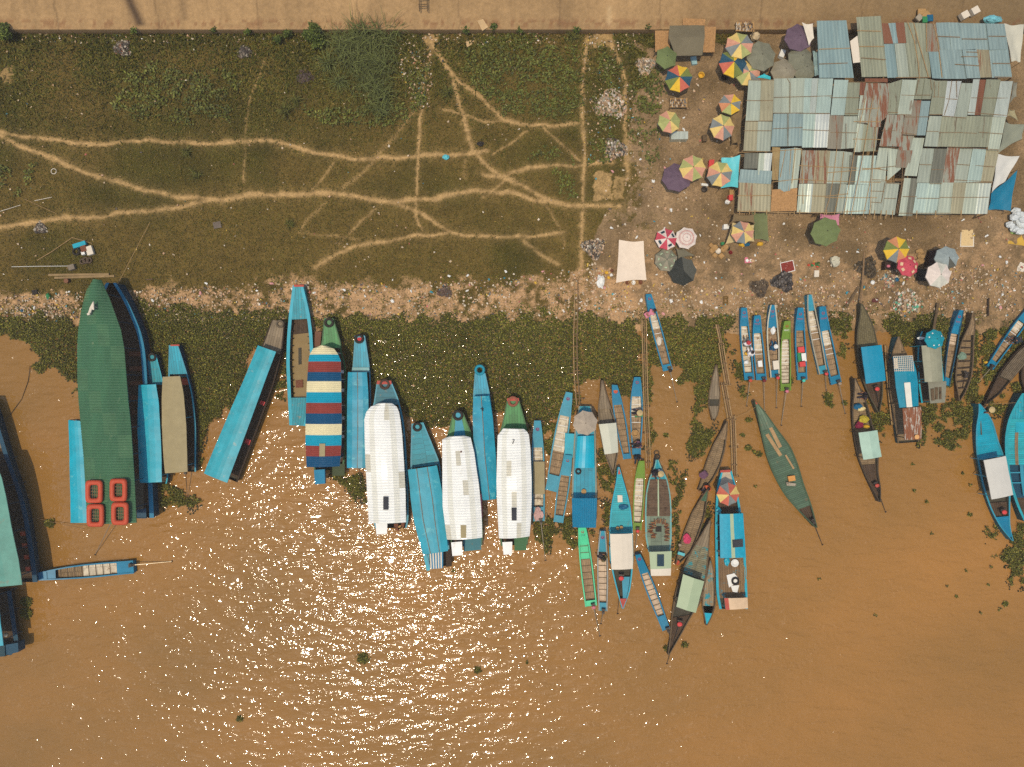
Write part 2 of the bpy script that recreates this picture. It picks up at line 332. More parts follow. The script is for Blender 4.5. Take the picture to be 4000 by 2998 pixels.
def build_land():
    # grid in photograph coordinates on the ground
    xs = np.arange(-700, 4701, 5.0); ys = np.arange(90, 1421, 5.0)
    GX, GY = np.meshgrid(xs, ys); X = GX.ravel(); Y = GY.ravel()
    yard, beach, path, n1, n2, n3 = land_masks(X, Y)
    Z = np.interp(Y, [-400, 120, 700, 1000, 1150, 1240, 1330, 1500], [1.1, 1.0, .75, .45, .26, .12, -.06, -.8])
    Z = Z+(vnoise(X, Y, .03, 6, 3)-.5)*.10
    K = (1-Z/HC)/S
    V = np.stack([(X-2000)*K, (1499-Y)*K, Z], 1)
    grass = cl(76, 68, 22)[None]*(.65+.7*n1[:, None]); dry = cl(110, 88, 40)[None]*(.7+.6*n2[:, None])
    dryness = np.clip((n3-.42)*3.0+np.clip((Y-560)/700, 0, .45), 0, .85)[:, None]
    base = grass*(1-dryness)+dry*dryness
    dirt = cl(162, 130, 92)[None]*(.72+.55*n2[:, None]); dirt2 = cl(126, 101, 67)[None]*(.7+.6*n1[:, None])
    mixd = np.clip((n1-.35)*2.2+np.clip((3100-X)/1500, -.2, .35), 0, 1)[:, None]
    yc = dirt*mixd+dirt2*(1-mixd)
    bc = cl(182, 142, 98)[None]*(.6+.8*n2[:, None])
    pc = cl(186, 148, 94)[None]*(.78+.44*n2[:, None])
    c = base*(1-yard[:, None])+yc*yard[:, None]
    c = c*(1-path[:, None])+pc*path[:, None]
    bb = (beach*np.where(X > 2500, .45, 1))[:, None]; c = c*(1-bb)+bc*bb
    n = len(xs); m = len(ys)
    idx = np.arange(n*m).reshape(m, n)
    q = np.stack([idx[1:, :-1], idx[1:, 1:], idx[:-1, 1:], idx[:-1, :-1]], -1).reshape(-1, 4)
    cen = lambda a: a.reshape(m, n)[:-1, :-1].ravel()
    cls = np.zeros(len(q), int); cls[cen(yard) > .5] = 2; cls[(cen(beach) > .5) & (cls == 0)] = 3; cls[(cen(path) > .45) & (cls == 0)] = 1
    gm = attrmat('land_surface', .9, .42, 7., .03, 22., .15)
    for k, nm in enumerate(['grass_ground', 'path', 'dirt_ground', 'shore']):
        f = q[cls == k]; u, inv = np.unique(f, return_inverse=True); inv = inv.reshape(f.shape)
        me = bpy.data.meshes.new(nm); me.vertices.add(len(u)); me.vertices.foreach_set('co', V[u].astype(np.float32).ravel())
        me.loops.add(inv.size); me.loops.foreach_set('vertex_index', inv.ravel().astype(np.int32))
        me.polygons.add(len(f)); me.polygons.foreach_set('loop_start', np.arange(0, inv.size, 4, dtype=np.int32))
        me.update(calc_edges=True); me.polygons.foreach_set('use_smooth', [True]*len(f)); me.materials.append(gm)
        a = me.attributes.new('col', 'FLOAT_COLOR', 'POINT'); cc = np.ones((len(u), 4), np.float32); cc[:, :3] = np.clip(c[u], 0, 1); a.data.foreach_set('color', cc.ravel())
        o = bpy.data.objects.new(nm, me); COL.objects.link(o); tag(o, kind='structure')
build_land()
# wide land and river bed out to the horizon
b = MB(); b.add([(-3000, -3000, -2.2), (3000, -3000, -2.2), (3000, 3000, -2.2), (-3000, 3000, -2.2)], [(0, 1, 2, 3)])
tag(build('riverbed', b, mat('river_mud', C(120, 92, 60), .9)), kind='structure')
# concrete embankment: ledge, face and sloping slabs
def build_embankment():
    zl = gz(118)+.75
    xs = np.arange(-900, 4900, 6.0); v = np.concatenate([[0, .12, .45], np.arange(.6, 16, .18)])
    y0 = W(0, 116, zl)[1]
    XX, VV = np.meshgrid((xs-2000)/S*.98, v); zz = zl+np.where(VV < .45, 0, (VV-.45)*.30)
    P = np.stack([XX.ravel(), (y0+VV).ravel(), zz.ravel()], 1)
    X, Yv = XX.ravel(), VV.ravel()
    a = vnoise(X, Yv, .25, 11, 4); s = vnoise(X*4, Yv*.25, .5, 12, 3); g = vnoise(X, Yv, 3., 13, 3); big = vnoise(X, Yv*.3, .05, 15, 2)
    col = cl(168, 132, 87)[None]*(.50+.56*a+.26*s+.18*g)[:, None]
    rt = np.clip((X-8)/30, 0, 1)[:, None]; col = col*(1-rt*.78)+cl(108, 89, 60)[None]*(rt*.78)
    st = np.exp(-((X-(-28.4+(-.35)*(Yv-1)))/.42)**2)*(Yv > .3)*np.clip(.7+s, 0, 1)+.35*np.exp(-((X+24.7)/.3)**2)*(Yv > .6)+.5*np.exp(-((X+39.7)/.5)**2)
    st = np.clip(st, 0, 1)[:, None]*.86; col = col*(1-st)+cl(52, 38, 30)[None]*st
    dirt = (np.clip((.45-np.abs(Yv-.4))/.3, 0, 1)*(g > .55)*.5)[:, None]; col = col*(1-dirt)+cl(120, 72, 44)[None]*dirt
    for jx in np.arange(-42, 60, 7.6):
        d = (np.abs(X-jx-.05*np.sin(Yv*3)) < .06)[:, None]*.35; col = col*(1-d)+cl(90, 68, 44)[None]*d
    lt = (np.exp(-((X-7.35)/.18)**2)*(Yv < 1.6)*(Yv > .3))[:, None]*.6; col = col*(1-lt)+cl(205, 170, 120)[None]*lt
    n, m = len(xs), len(v); idx = np.arange(n*m).reshape(m, n)
    q = np.stack([idx[:-1, :-1], idx[:-1, 1:], idx[1:, 1:], idx[1:, :-1]], -1).reshape(-1, 4).tolist()
    nb = n*m; low = [(p[0], p[1], gz(118)-.4) for p in P[:n]]
    q += [(nb+i, nb+i+1, i+1, i) for i in range(n-1)]
    me = bpy.data.meshes.new('embankment'); me.from_pydata(P.tolist()+low, [], q); me.materials.append(attrmat('concrete', .9, .2, 4., .004, 60., .2))
    at = me.attributes.new('col', 'FLOAT_COLOR', 'POINT'); cc = np.ones((nb+n, 4), np.float32); cc[:nb, :3] = np.clip(col, 0, 1); cc[nb:, :3] = cl(90, 66, 40); at.data.foreach_set('color', cc.ravel())
    o = bpy.data.objects.new('embankment', me); COL.objects.link(o); tag(o, kind='structure')
    b = MB(); z = zl+.0
    b.add([(-3000, y0+15.5, zl+4.4), (3000, y0+15.5, zl+4.4), (3000, 3000, zl+4.4), (-3000, 3000, zl+4.4)], [(0, 1, 2, 3)])
    tag(build('road', b, mat('road_surface', C(120, 104, 84), .9)), kind='structure')
build_embankment()
# brown river
def build_water():
    m = bpy.data.materials.new('brown_river_water'); m.use_nodes = True; t = m.node_tree; N = t.nodes; Lk = t.links.new
    p = N['Principled BSDF']; p.inputs['Roughness'].default_value = .075; p.inputs['IOR'].default_value = 1.33; p.inputs['Specular IOR Level'].default_value = .5
    tc = N.new('ShaderNodeTexCoord')
    def noise(scale, stretch=(1, 1, 1), rot=0, det=3, rg=.55):
        mp = N.new('ShaderNodeMapping'); mp.inputs['Rotation'].default_value = (0, 0, rot); mp.inputs['Scale'].default_value = stretch
        no = N.new('ShaderNodeTexNoise'); no.inputs['Scale'].default_value = scale; no.inputs['Detail'].default_value = det; no.inputs['Roughness'].default_value = rg
        Lk(tc.outputs['Object'], mp.inputs[0]); Lk(mp.outputs[0], no.inputs['Vector']); return no.outputs['Fac']
    def math_(op, a, b):
        n = N.new('ShaderNodeMath'); n.operation = op
        for i, v in enumerate((a, b)):
            if isinstance(v, (int, float)): n.inputs[i].default_value = v
            else: Lk(v, n.inputs[i])
        return n.outputs[0]
    # silt: slow drifts of colour
    c1 = noise(.035, (1, 1.6, 1), .4, 5, .6); c2 = noise(2.5, (1, 3, 1), 0, 6)
    rp = N.new('ShaderNodeValToRGB'); rp.color_ramp.elements[0].position = .3; rp.color_ramp.elements[1].position = .72
    rp.color_ramp.elements[0].color = C(138, 101, 50); rp.color_ramp.elements[1].color = C(167, 116, 56); Lk(c1, rp.inputs[0])
    mr = N.new('ShaderNodeMapRange'); mr.inputs['To Min'].default_value = .9; mr.inputs['To Max'].default_value = 1.1; Lk(c2, mr.inputs['Value'])
    sc = N.new('ShaderNodeVectorMath'); sc.operation = 'SCALE'; Lk(rp.outputs[0], sc.inputs[0]); Lk(mr.outputs[0], sc.inputs['Scale']); Lk(sc.outputs[0], p.inputs['Base Color'])
    # ripples in metres
    mk = N.new('ShaderNodeMapRange'); mk.inputs['From Min'].default_value = .38; mk.inputs['From Max'].default_value = .62; mk.inputs['To Min'].default_value = .25; mk.inputs['To Max'].default_value = 1.25; Lk(noise(.55, (1, 3.2, 1), -.7, 2, .5), mk.inputs['Value'])
    h = math_('MULTIPLY', math_('MULTIPLY', noise(3.2, (1, 1.2, 1), .3, 1, .5), .056), mk.outputs[0])
    h2 = math_('MULTIPLY', noise(7.5, (1, 1, 1), .0, 1, .5), .0)
    sw = math_('MULTIPLY', noise(.5, (1, 2.6, 1), -.8, 1, .5), .15)
    tot = math_('ADD', math_('ADD', h, h2), sw)
    bp = N.new('ShaderNodeBump'); bp.inputs['Strength'].default_value = 1; bp.inputs['Distance'].default_value = 1.0; Lk(tot, bp.inputs['Height']); Lk(bp.outputs[0], p.inputs['Normal'])
    b = MB(); b.add([(-3000, -3000, 0), (3000, -3000, 0), (3000, 12, 0), (-3000, 12, 0)], [(0, 1, 2, 3)])
    tag(build('water', b, m), kind='structure')
build_water()
def build_shadow_lift_haze():     # thin veil volume, added to lift the dark tones
    b = MB(); b.box((0, 0, 28.2), 240, 200, 63.0); m = bpy.data.materials.new('shadow_lift_haze'); m.use_nodes = True; t = m.node_tree
    t.nodes.remove(t.nodes['Principled BSDF']); v = t.nodes.new('ShaderNodeVolumePrincipled'); v.inputs['Density'].default_value = .00055; v.inputs['Color'].default_value = (1, .92, .8, 1)
    t.links.new(v.outputs[0], t.nodes['Material Output'].inputs['Volume'])
    tag(build('shadow_lift_haze', b, m), kind='stuff')
build_shadow_lift_haze()
# ------------------------------------------------------------------ boats
FOOT = []      # world outlines of hulls, kept free of plants
def resample(pairs, n):
    a = np.array(pairs, float); c = (a[:, :2]+a[:, 2:])/2
    s = np.concatenate([[0], np.cumsum(np.hypot(*np.diff(c, axis=0).T))])
    t = np.linspace(0, s[-1], n); out = np.stack([np.interp(t, s, a[:, k]) for k in range(4)], 1)
    for _ in range(2):      # soften the corners
        out[1:-1] = .25*out[:-2]+.5*out[1:-1]+.25*out[2:]
    return out, s[-1]
def unproject(pairs, z):
    return [(*Wxy(p[0], p[1], z), *Wxy(p[2], p[3], z)) for p in pairs]
def drop(pairs, z, shrink=.97):
    """world outline under a roof measured at height z"""
    out = []
    for p in unproject(pairs, z):
        l, r = np.array(p[:2]), np.array(p[2:]); c = (l+r)/2
        out.append((*(c+(l-c)*shrink), *(c+(r-c)*shrink)))
    return out
class Boat:
    def __init__(s, label, st, zs=.42, rise=.35, srise=.0, name='longtail_boat', cat='boat', group=None, g=.06, hullm=None, rimm=None, inm=None, floor=None, zf=.16, n=30, lift=0, foot=True, waist=.8):
        """st: world left/right pairs from bow to stern"""
        s.st, s.L = resample(st, n); s.n = n; s.zs, s.rise, s.srise, s.lift, s.g = zs, rise, srise, lift, g
        c = s.P(.5, 0, 0); s.root = thing(name, label, cat, (c[0], c[1], 0), group)
        if foot: FOOT.append([tuple(p[:2]) for p in s.st]+[tuple(p[2:]) for p in s.st[::-1]])
        b = MB(); rim = MB(); T = np.linspace(0, 1, n); vs = []; rv = []
        for t in T:
            h = s.hw(t); u = max(0.0, 1-g/max(h, .03)); z = s.zg(t)
            vs += [s.P(t, -waist, -.25), s.P(t, -1, z-.03), s.P(t, -u, z-.03), s.P(t, -u*.9, zf+s.lift*(1-t)), s.P(t, u*.9, zf+s.lift*(1-t)), s.P(t, u, z-.03), s.P(t, 1, z-.03), s.P(t, waist, -.25)]
            rv += [s.P(t, -1.03, z-.03), s.P(t, -1.03, z), s.P(t, -u+.03, z), s.P(t, -u+.03, z-.03), s.P(t, u-.03, z-.03), s.P(t, u-.03, z), s.P(t, 1.03, z), s.P(t, 1.03, z-.03)]
        fs = []; ms = []; rf = []
        for i in range(n-1):
            for k, mi in ((0, 0), (2, 1), (3, 1), (4, 1), (6, 0), (1, 0), (5, 0)):
                fs.append((i*8+k, i*8+k+1, (i+1)*8+k+1, (i+1)*8+k)); ms.append(mi)
            for k in (0, 1, 2, 4, 5, 6): rf.append((i*8+k, i*8+k+1, (i+1)*8+k+1, (i+1)*8+k))
        rf += [(1, 2, 5, 6), ((n-1)*8+6, (n-1)*8+5, (n-1)*8+2, (n-1)*8+1)]
        fs += [(0, 1, 2, 5, 6, 7), tuple((n-1)*8+k for k in (7, 6, 5, 2, 1, 0))]; ms += [0, 0]
        b.v = vs; b.f = fs; b.m = ms; rim.add(rv, rf)
        build('hull', b, [hullm or wood, inm or inner], s.root); build('gunwale', rim, rimm or hullm or wood, s.root)
        s.rimm = rimm or hullm or wood
        if floor: s.deck(.02, .98, floor, 'floor_boards', z=zf+.012, inset=.9)
    def at(s, t, k): return np.interp(t, np.linspace(0, 1, s.n), s.st[:, k])
    def hw(s, t): return math.hypot(s.at(t, 2)-s.at(t, 0), s.at(t, 3)-s.at(t, 1))/2
    def zg(s, t): return s.zs+s.lift*(1-t)+s.rise*max(0, 1-t/.38)**1.6+s.srise*max(0, (t-.7)/.3)**1.6
    def P(s, t, u, z):
        a = (1-u)/2; return (s.at(t, 0)*a+s.at(t, 2)*(1-a), s.at(t, 1)*a+s.at(t, 3)*(1-a), z)
    def deck(s, t0, t1, m, name='deck', z=None, dz=-.02, inset=1., u0=None, u1=None, uv=None, th=.03):
        b = MB(); k = max(2, int((t1-t0)*s.n)+2); top = []
        for i in range(k):
            t = t0+(t1-t0)*i/(k-1); h = s.hw(t); u = max(.02, 1-s.g/max(h, .03))*inset-.01
            a0 = -u if u0 is None else u0*u; a1 = u if u1 is None else u1*u; zz = z+s.lift*(1-t) if z is not None else s.zg(t)+dz
            top += [(s.P(t, a0, zz), t, a0*h), (s.P(t, a1, zz), t, a1*h)]
        vs = [p[0] for p in top]; b.add(vs, [(2*i, 2*i+1, 2*i+3, 2*i+2) for i in range(k-1)])
        b.add([(v[0], v[1], v[2]-th) for v in vs], [(2*i+2, 2*i+3, 2*i+1, 2*i) for i in range(k-1)])
        m2 = len(vs); b.f += [(0, m2, m2+1, 1), (m2-2, m2-1, 2*m2-1, 2*m2-2)]; b.m += [0, 0]
        for i, p in enumerate(top): b.uv[i] = b.uv[i+m2] = (p[1]*s.L, p[2]+3)
        return build(name, b, m, s.root)
    def rib(s, t, m, z=None, w=.05, u0=-.93, u1=.93, name='thwart', h=.04):
        zz = z+s.lift*(1-t) if z is not None else s.zg(t)-.12; b = MB(); dt = w/s.L/2; h_ = s.hw(t); k = 1-s.g/max(h_, .05)
        b.prism([s.P(t-dt, u0*k, zz), s.P(t-dt, u1*k, zz), s.P(t+dt, u1*k, zz), s.P(t+dt, u0*k, zz)], h); return build(name, b, m, s.root)
    def disc(s, t, r, m, name='emblem', ring=True):
        p = s.P(t, 0, s.zg(t)+.004); b = MB()
        if ring: b.torus(p, r*.8, r*.2, 18, 4)
        else: b.lathe(p, [(r, -.01), (r, .006), (r*.1, .008)], 16)
        return build(name, b, m, s.root)
    def text(s, t, body, size, m):
        cu = bpy.data.curves.new('lettering', 'FONT'); cu.body = body; cu.size = size; cu.align_x = 'CENTER'; cu.align_y = 'CENTER'; cu.extrude = .004; cu.materials.append(m)
        o = bpy.data.objects.new('lettering', cu); COL.objects.link(o); o.parent = s.root; p = Vector(s.P(t, 0, s.zg(t)+.012))-s.root.location
        l, r = Vector(s.P(t, -1, 0)), Vector(s.P(t, 1, 0)); ang = math.atan2(r.y-l.y, r.x-l.x)
        bpy.context.view_layer.update(); me = bpy.data.meshes.new_from_object(o.evaluated_get(bpy.context.evaluated_depsgraph_get())); bpy.data.objects.remove(o)
        o = bpy.data.objects.new('lettering', me); COL.objects.link(o); o.parent = s.root; o.location = p; o.rotation_euler = (0, 0, ang); return o
    def engine(s, t, u, end_px, capm=None, shaftm=None, size=1.0):
        z = s.zg(min(t, 1))+.12; p = s.P(min(t, 1), u, z); e = W(*end_px, .03)
        b = MB(); d = (e-Vector(p)).normalized(); rot = math.atan2(d.y, d.x)
        b.box(p, .34*size, .2*size, .18, rot); b.lathe((p[0], p[1], p[2]+.09), [(.07*size, 0), (.07*size, .07), (.03, .09)], 10)
        b.box((p[0]-d.x*.2, p[1]-d.y*.2, p[2]), .1, .3*size, .24, rot)
        eo = build('engine', b, metalD, s.root)
        if capm:
            c = MB(); c.blob((p[0]+d.x*.05, p[1]+d.y*.05, p[2]+.13), .15*size, .13*size, .08, .1); build('fuel_tank', c, capm, eo, True)
        b = MB(); b.tube([Vector(p), e], .028, 6, r1=.02); so = build('propeller_shaft', b, shaftm or metalL, eo)
        b = MB()
        for k in range(3):
            a = 2*PI*k/3; n = Vector((-d.y, d.x, 0)); q = e+(n*math.cos(a)+Vector((0, 0, 1))*math.sin(a))*.1
            b.tube([e, q], .035, 5)
        build('propeller', b, metalD, eo); return eo
    def tyre(s, px, R_px, label, m=black, z=None, t=None, k=None):
        zz = z if z is not None else s.zg(t or .05)+.1
        p = W(px[0], px[1], zz); b = MB(); b.torus((0, 0, 0), R_px/S*.74, R_px/S*.26, 28, 8)
        b.v = [(x+p.x, y+p.y, zz2*.8+p.z) for x, y, zz2 in b.v]
        return solo('tyre', b, m, label, 'tyre', 'tyres lying on boat bows', True)
    def roof(s, pairs, z, arch, mats, corr=0., facets=6, stripes=None, gable=False, name='roof', amp=.03, skirt=.07, posts=3, postm=None, tilt=0., zend=0., zf=None, res=None, waves=None):
        w = np.array(unproject(pairs, z)); c = (w[:, :2]+w[:, 2:])/2
        sc = np.concatenate([[0], np.cumsum(np.hypot(*np.diff(c, axis=0).T))]); Ln = sc[-1]
        n = max(10, int(Ln/(corr/4))) if corr else max(10, res or 14); n = min(n, 420)
        t = np.linspace(0, Ln, n+1); A = np.stack([np.interp(t, sc, w[:, k]) for k in range(4)], 1)
        b = MB(); F = facets
        for i in range(n+1):
            cz = amp*math.sin(2*PI*t[i]/corr) if corr else (.012*math.sin(t[i]*1.7+z*9)+.008*math.sin(t[i]*4.1))
            q = zend*t[i]/Ln
            for j in range(F+1):
                u = j/F; a = abs(2*u-1); hh = arch*((1-a) if gable else (1-a*a))
                if waves: cz2 = .025*math.sin(2*PI*u*waves)
                else: cz2 = 0
                b.v.append((A[i, 0]*(1-u)+A[i, 2]*u, A[i, 1]*(1-u)+A[i, 3]*u, z+hh+cz+q+tilt*(u-.5)+cz2))
                b.uv[len(b.v)-1] = (t[i], u*math.hypot(A[i, 2]-A[i, 0], A[i, 3]-A[i, 1]))
        for i in range(n):
            if callable(stripes): mi = None
            elif stripes: mi = next((m for e, m in stripes if t[i]/Ln < e), stripes[-1][1])
            else: mi = 0
            for j in range(F):
                b.f.append((i*(F+1)+j, (i+1)*(F+1)+j, (i+1)*(F+1)+j+1, i*(F+1)+j+1)); b.m.append(mi if mi is not None else stripes(t[i]/Ln, j))
        k = len(b.v); edge = [i*(F+1) for i in range(n+1)]+[n*(F+1)+j for j in range(1, F+1)]+[i*(F+1)+F for i in range(n-1, -1, -1)]+[j for j in range(F-1, 0, -1)]
        for e in edge: x, y, zz = b.v[e]; b.v.append((x, y, zz-skirt))
        m = len(edge)
        for i in range(m): b.f.append((edge[i], k+i, k+(i+1) % m, edge[(i+1) % m])); b.m.append(0)
        o = build(name, b, mats, s.root)
        if posts:
            for i in np.linspace(.06, .94, posts):
                for side in (0, 2):
                    r = int(i*n); x, y = A[r, side], A[r, side+1]; x2, y2 = A[r, 2-side], A[r, 3-side]
                    p = MB(); p.tube([(x*.95+x2*.05, y*.95+y2*.05, zf if zf is not None else .2), (x*.95+x2*.05, y*.95+y2*.05, z-.02)], .035, 6)
                    build('roof_post', p, postm or s.rimm, s.root)
        s.roofA = A; return o
    def slab(s, quad, z, m, name, th=.04, parent=None):
        zz = z if isinstance(z, (list, tuple)) else [z]*len(quad)
        b = MB(); b.prism([W(p[0], p[1], q) for p, q in zip(quad, zz)], th)
        return build(name, b, m, parent or s.root)

def narrow(label, bow, stern, bulge, paint, mark='ring', zs=.4, shaft=None, cap=None, fl=(floorL, floorB), split=.45, rim=None, deckt=.2, boxt=.31, sternt=.9, text=None, tm=None, lift=0., group='narrow longtail boats', ribs=9, second=None, g=.07):
    """bow, stern: ((lx,ly),(rx,ry)) in photograph pixels"""
    zb = zs+.35+lift
    bl, br = Wxy(*bow[0], zb), Wxy(*bow[1], zb); sl, sr = Wxy(*stern[0], zs), Wxy(*stern[1], zs)
    d = ((sl+sr)-(bl+br))/2; d = d/np.hypot(*d); nrm = np.array([-d[1], d[0]])
    if np.dot(br-bl, nrm) < 0: nrm = -nrm
    st = []
    for t in np.linspace(0, 1, 13):
        w = bulge/S*math.sin(PI*min(1, t*1.06)**.85)*.5
        st.append((*(bl*(1-t)+sl*t-nrm*w), *(br*(1-t)+sr*t+nrm*w)))
    b = Boat(label, st, zs, .38, .06, hullm=paint, rimm=rim or paint, floor=None, zf=.15, lift=lift, group=group, g=g)
    b.deck(.0, deckt, second or paint, 'bow_deck', dz=-.006, inset=1.02)
    b.deck(deckt, boxt, second or paint, 'locker_lid', dz=-.06)
    b.deck(boxt, split, fl[0], 'floor_boards', z=.2); b.deck(split, sternt, fl[1], 'floor_boards', z=.19)
    b.deck(sternt, 1., paint, 'stern_deck', dz=-.05)
    for k in range(ribs):
        t = boxt+.03+(sternt-boxt-.04)*k/(ribs-1); b.rib(t, whtC if fl[0] is floorL and k < ribs*.5 else floorB, z=.24, w=.04, name='rib')
    if mark == 'ring': b.disc(deckt*.42, .11, redE)
    elif mark == 'purple': b.disc(deckt*.5, .14, purpE); b.disc(deckt*.5, .07, redE)
    elif mark == 'disc': b.disc(deckt*.5, .17, redE, ring=False); b.disc(deckt*.5, .1, yelC)
    if text: b.text(deckt*.78, text, .19, tm or redE)
    if shaft: b.engine(1.0, .35 if shaft[0] > (stern[0][0]+stern[1][0])/2 else .0, shaft, cap)
    return b
def pointed(label, tip, prof, tail, zs=.45, rise=.45, srise=.2, hullm=wood, rimm=None, floor=slatW, zf=.2, name='wooden_boat', group=None, lift=0., g=.07, tipw=3, tailw=3):
    """prof: list of (lx,ly,rx,ry) between the pointed ends"""
    (x0, y0), (x1, y1) = tip, tail
    pr = unproject([(x0-tipw, y0, x0+tipw, y0)], zs+rise)+unproject(prof, zs)+unproject([(x1-tailw, y1, x1+tailw, y1)], zs+srise)
    return Boat(label, pr, zs, rise, srise, hullm=hullm, rimm=rimm, floor=floor, zf=zf, name=name, group=group, lift=lift, g=g, n=34)
def mid(a, b, t): return (a[0]+(b[0]-a[0])*t, a[1]+(b[1]-a[1])*t)
def covered(label, bow4, roof, zroof, hullm, deckm, zs=.7, rise=.35, group=None, name='covered_boat', rimm=None, tail=0., shrink=.97, tip=None, deckname='bow_deck', inm=None, lift=0.):
    """bow4: bow deck corners TL TR BR BL (px); roof: px pairs front to back; the hull runs under both"""
    tl, tr, br, bl = bow4; z = zs+rise
    st = unproject([(tl[0], tl[1], tr[0], tr[1]), (bl[0], bl[1], br[0], br[1])], z)
    rp = drop(roof, zroof, shrink); k0 = 1 if len(rp) > 3 else 0
    st += rp[k0:]
    if tail:
        a, b_ = np.array(rp[-2]), np.array(rp[-1]); d = (b_[:2]+b_[2:]-a[:2]-a[2:])/2; d = d/np.hypot(*d)*tail
        st.append((*(b_[:2]+d+.06*(b_[2:]-b_[:2])), *(b_[2:]+d-.06*(b_[2:]-b_[:2]))))
    b = Boat(label, st, zs, rise, .1, hullm=hullm, rimm=rimm or hullm, inm=inm, floor=woodD, zf=.3, name=name, group=group, n=36, g=.06, lift=lift)
    ybow = math.hypot((tl[0]+tr[0]-bl[0]-br[0])/2, (tl[1]+tr[1]-bl[1]-br[1])/2)/S
    b.tb = ybow/b.L; b.deck(0, b.tb, deckm, deckname, dz=-.01, inset=1.04); return b
# ------------------------------------------------------------------ the big covered boats, left to right
GC = 'covered passenger boats'
def fleet():
    # --- green roofed ferry
    rf = [(362,1094,395,1094),(338,1133,412,1133),(330,1160,425,1160),(315,1223,448,1223),(305,1290,472,1290),(301,1362,485,1362),(302,1482,494,1482),(306,1560,500,1560),(315,1663,511,1663),(326,1784,519,1784),(332,1875,525,1875),(340,2046,533,2043)]
    st = drop(rf, 3.3, 1.02); st = [(a[0]+.12*(i < 8), a[1], a[2]+.22+.25*math.sin(PI*min(1, i/9)), a[3]) for i, a in enumerate(st)]
    b = Boat('large river ferry under a long green corrugated roof', st, 1.3, .4, 0, name='river_ferry', cat='ferry', hullm=navy, rimm=blueP, inm=woodD, floor=woodD, zf=.6, g=.22, n=40, waist=.9)
    b.roof(rf, 3.3, .32, [greenR, greenR2], corr=.2, facets=8, amp=.03, stripes=lambda t, j: 1 if (int(t*11)*5+(j//2)*3) % 4 == 0 else 0, posts=9, postm=navy)
    for t in np.linspace(.3, .8, 9): b.rib(t, brnC, z=1.05, w=.35, u0=.35, u1=.9, name='bench')
    b.slab([(527,1860),(560,1860),(560,1990),(532,1990)], 1.7, greyD, 'side_awning'); b.slab([(533,1992),(570,1985),(572,2026),(535,2026)], 1.2, navy, 'stern_deck')
    b.engine(.985, -.45, (372,2168), None, metalL, 1.2)
    for i, (x, y, w) in enumerate([(368,1921,'upper left'),(463,1915,'upper right'),(373,2014,'lower left'),(469,2007,'lower right')]):
        zz = 3.63 if i % 2 else 3.66; c = W(x, y, zz+.13); q = MB(); n = 40
        vs = []
        for k in range(n):
            a = 2*PI*k/n; ca, sa = math.cos(a), math.sin(a); e = .34; X = math.copysign(abs(ca)**e, ca)*.46; Y = math.copysign(abs(sa)**e, sa)*.66
            for j in range(8):
                p = 2*PI*j/8; f = .19*math.cos(p); l = math.hypot(X, Y); vs.append((c.x+X+f*(X/.46)*.98, c.y+Y+f*(Y/.66)*.98, c.z+.16*math.sin(p)))
        q.add(vs, [(k*8+j, ((k+1) % n)*8+j, ((k+1) % n)*8+(j+1) % 8, k*8+(j+1) % 8) for k in range(n) for j in range(8)])
        q2 = MB(); 
        for s_ in (-.24, 0, .24): q2.tube([(c.x-.3, c.y+s_, c.z-.05), (c.x+.3, c.y+s_, c.z-.05)], .02, 5)
        for s_ in (-.14, .0, .14): q2.tube([(c.x+s_, c.y-.45, c.z-.05), (c.x+s_, c.y+.45, c.z-.05)], .02, 5)
        lo = thing('life_float', f'orange ring shaped life float, {w} of the four on the green roof', 'life float', (c.x, c.y, zz), 'orange life floats on the green roof')
        build('float_ring', q, orange, lo, True); build('rope_grating', q2, bambooD, lo)
    q = MB(); c = W(362, 1195, 3.75)
    q.prism([(c.x+.22, c.y+.3, c.z+.3), (c.x+.26, c.y-.35, c.z+.3), (c.x+.1, c.y-.3, c.z+.3), (c.x-.1, c.y-.55, c.z+.12), (c.x-.3, c.y-.6, c.z+.1), (c.x-.05, c.y-.1, c.z+.25)], .12); q.tube([(c.x+.2, c.y-.1, c.z-.2), (c.x+.2, c.y-.1, c.z+.3)], .03); q.box((c.x-.22, c.y-.62, c.z+.1), .2, .14, .14, .4)
    solo('folded_chair', q, canW, 'white folding frame standing near the bow end of the green roof', 'frame')
    # --- blue lean-to roof boat on its left
    rf = [(267,1642,316,1645),(270,1740,324,1740),(273,1880,332,1880),(276,2043,342,2043)]
    b = Boat('slim boat with a bright blue roof tucked along the left of the green ferry', drop(rf, 1.5, .9), .55, .1, 0, name='covered_boat', group=GC, hullm=navy, rimm=blueP, floor=woodD, zf=.3)
    b.roof(rf, 1.5, .06, [tealB], facets=4, posts=3)
    # --- teal bow boat
    rf = [(541,1505,609,1502),(538,1573,620,1573),(537,1693,627,1693),(542,1800,631,1800),(546,1887,632,1884)]
    b = covered('small covered boat with a bright blue roof right beside the green ferry', ((578,1386),(609,1386),(633,1500),(567,1500)), rf, 1.7, navy, tealD, .6, .3, GC, rimm=teal, tail=.25)
    b.roof(rf, 1.7, .06, [tealB], facets=4); b.tyre((593,1396), 17, 'worn grey tyre on the teal bow beside the green ferry')
    # --- tan roof boat
    rf = [(635,1473,703,1470),(632,1543,718,1543),(632,1663,727,1663),(638,1780,731,1780),(644,1850,732,1844)]
    st = unproject([(666,1350,700,1348),(658,1461,731,1461),(662,1543,751,1543),(668,1663,763,1663),(672,1844,763,1844)], .8)
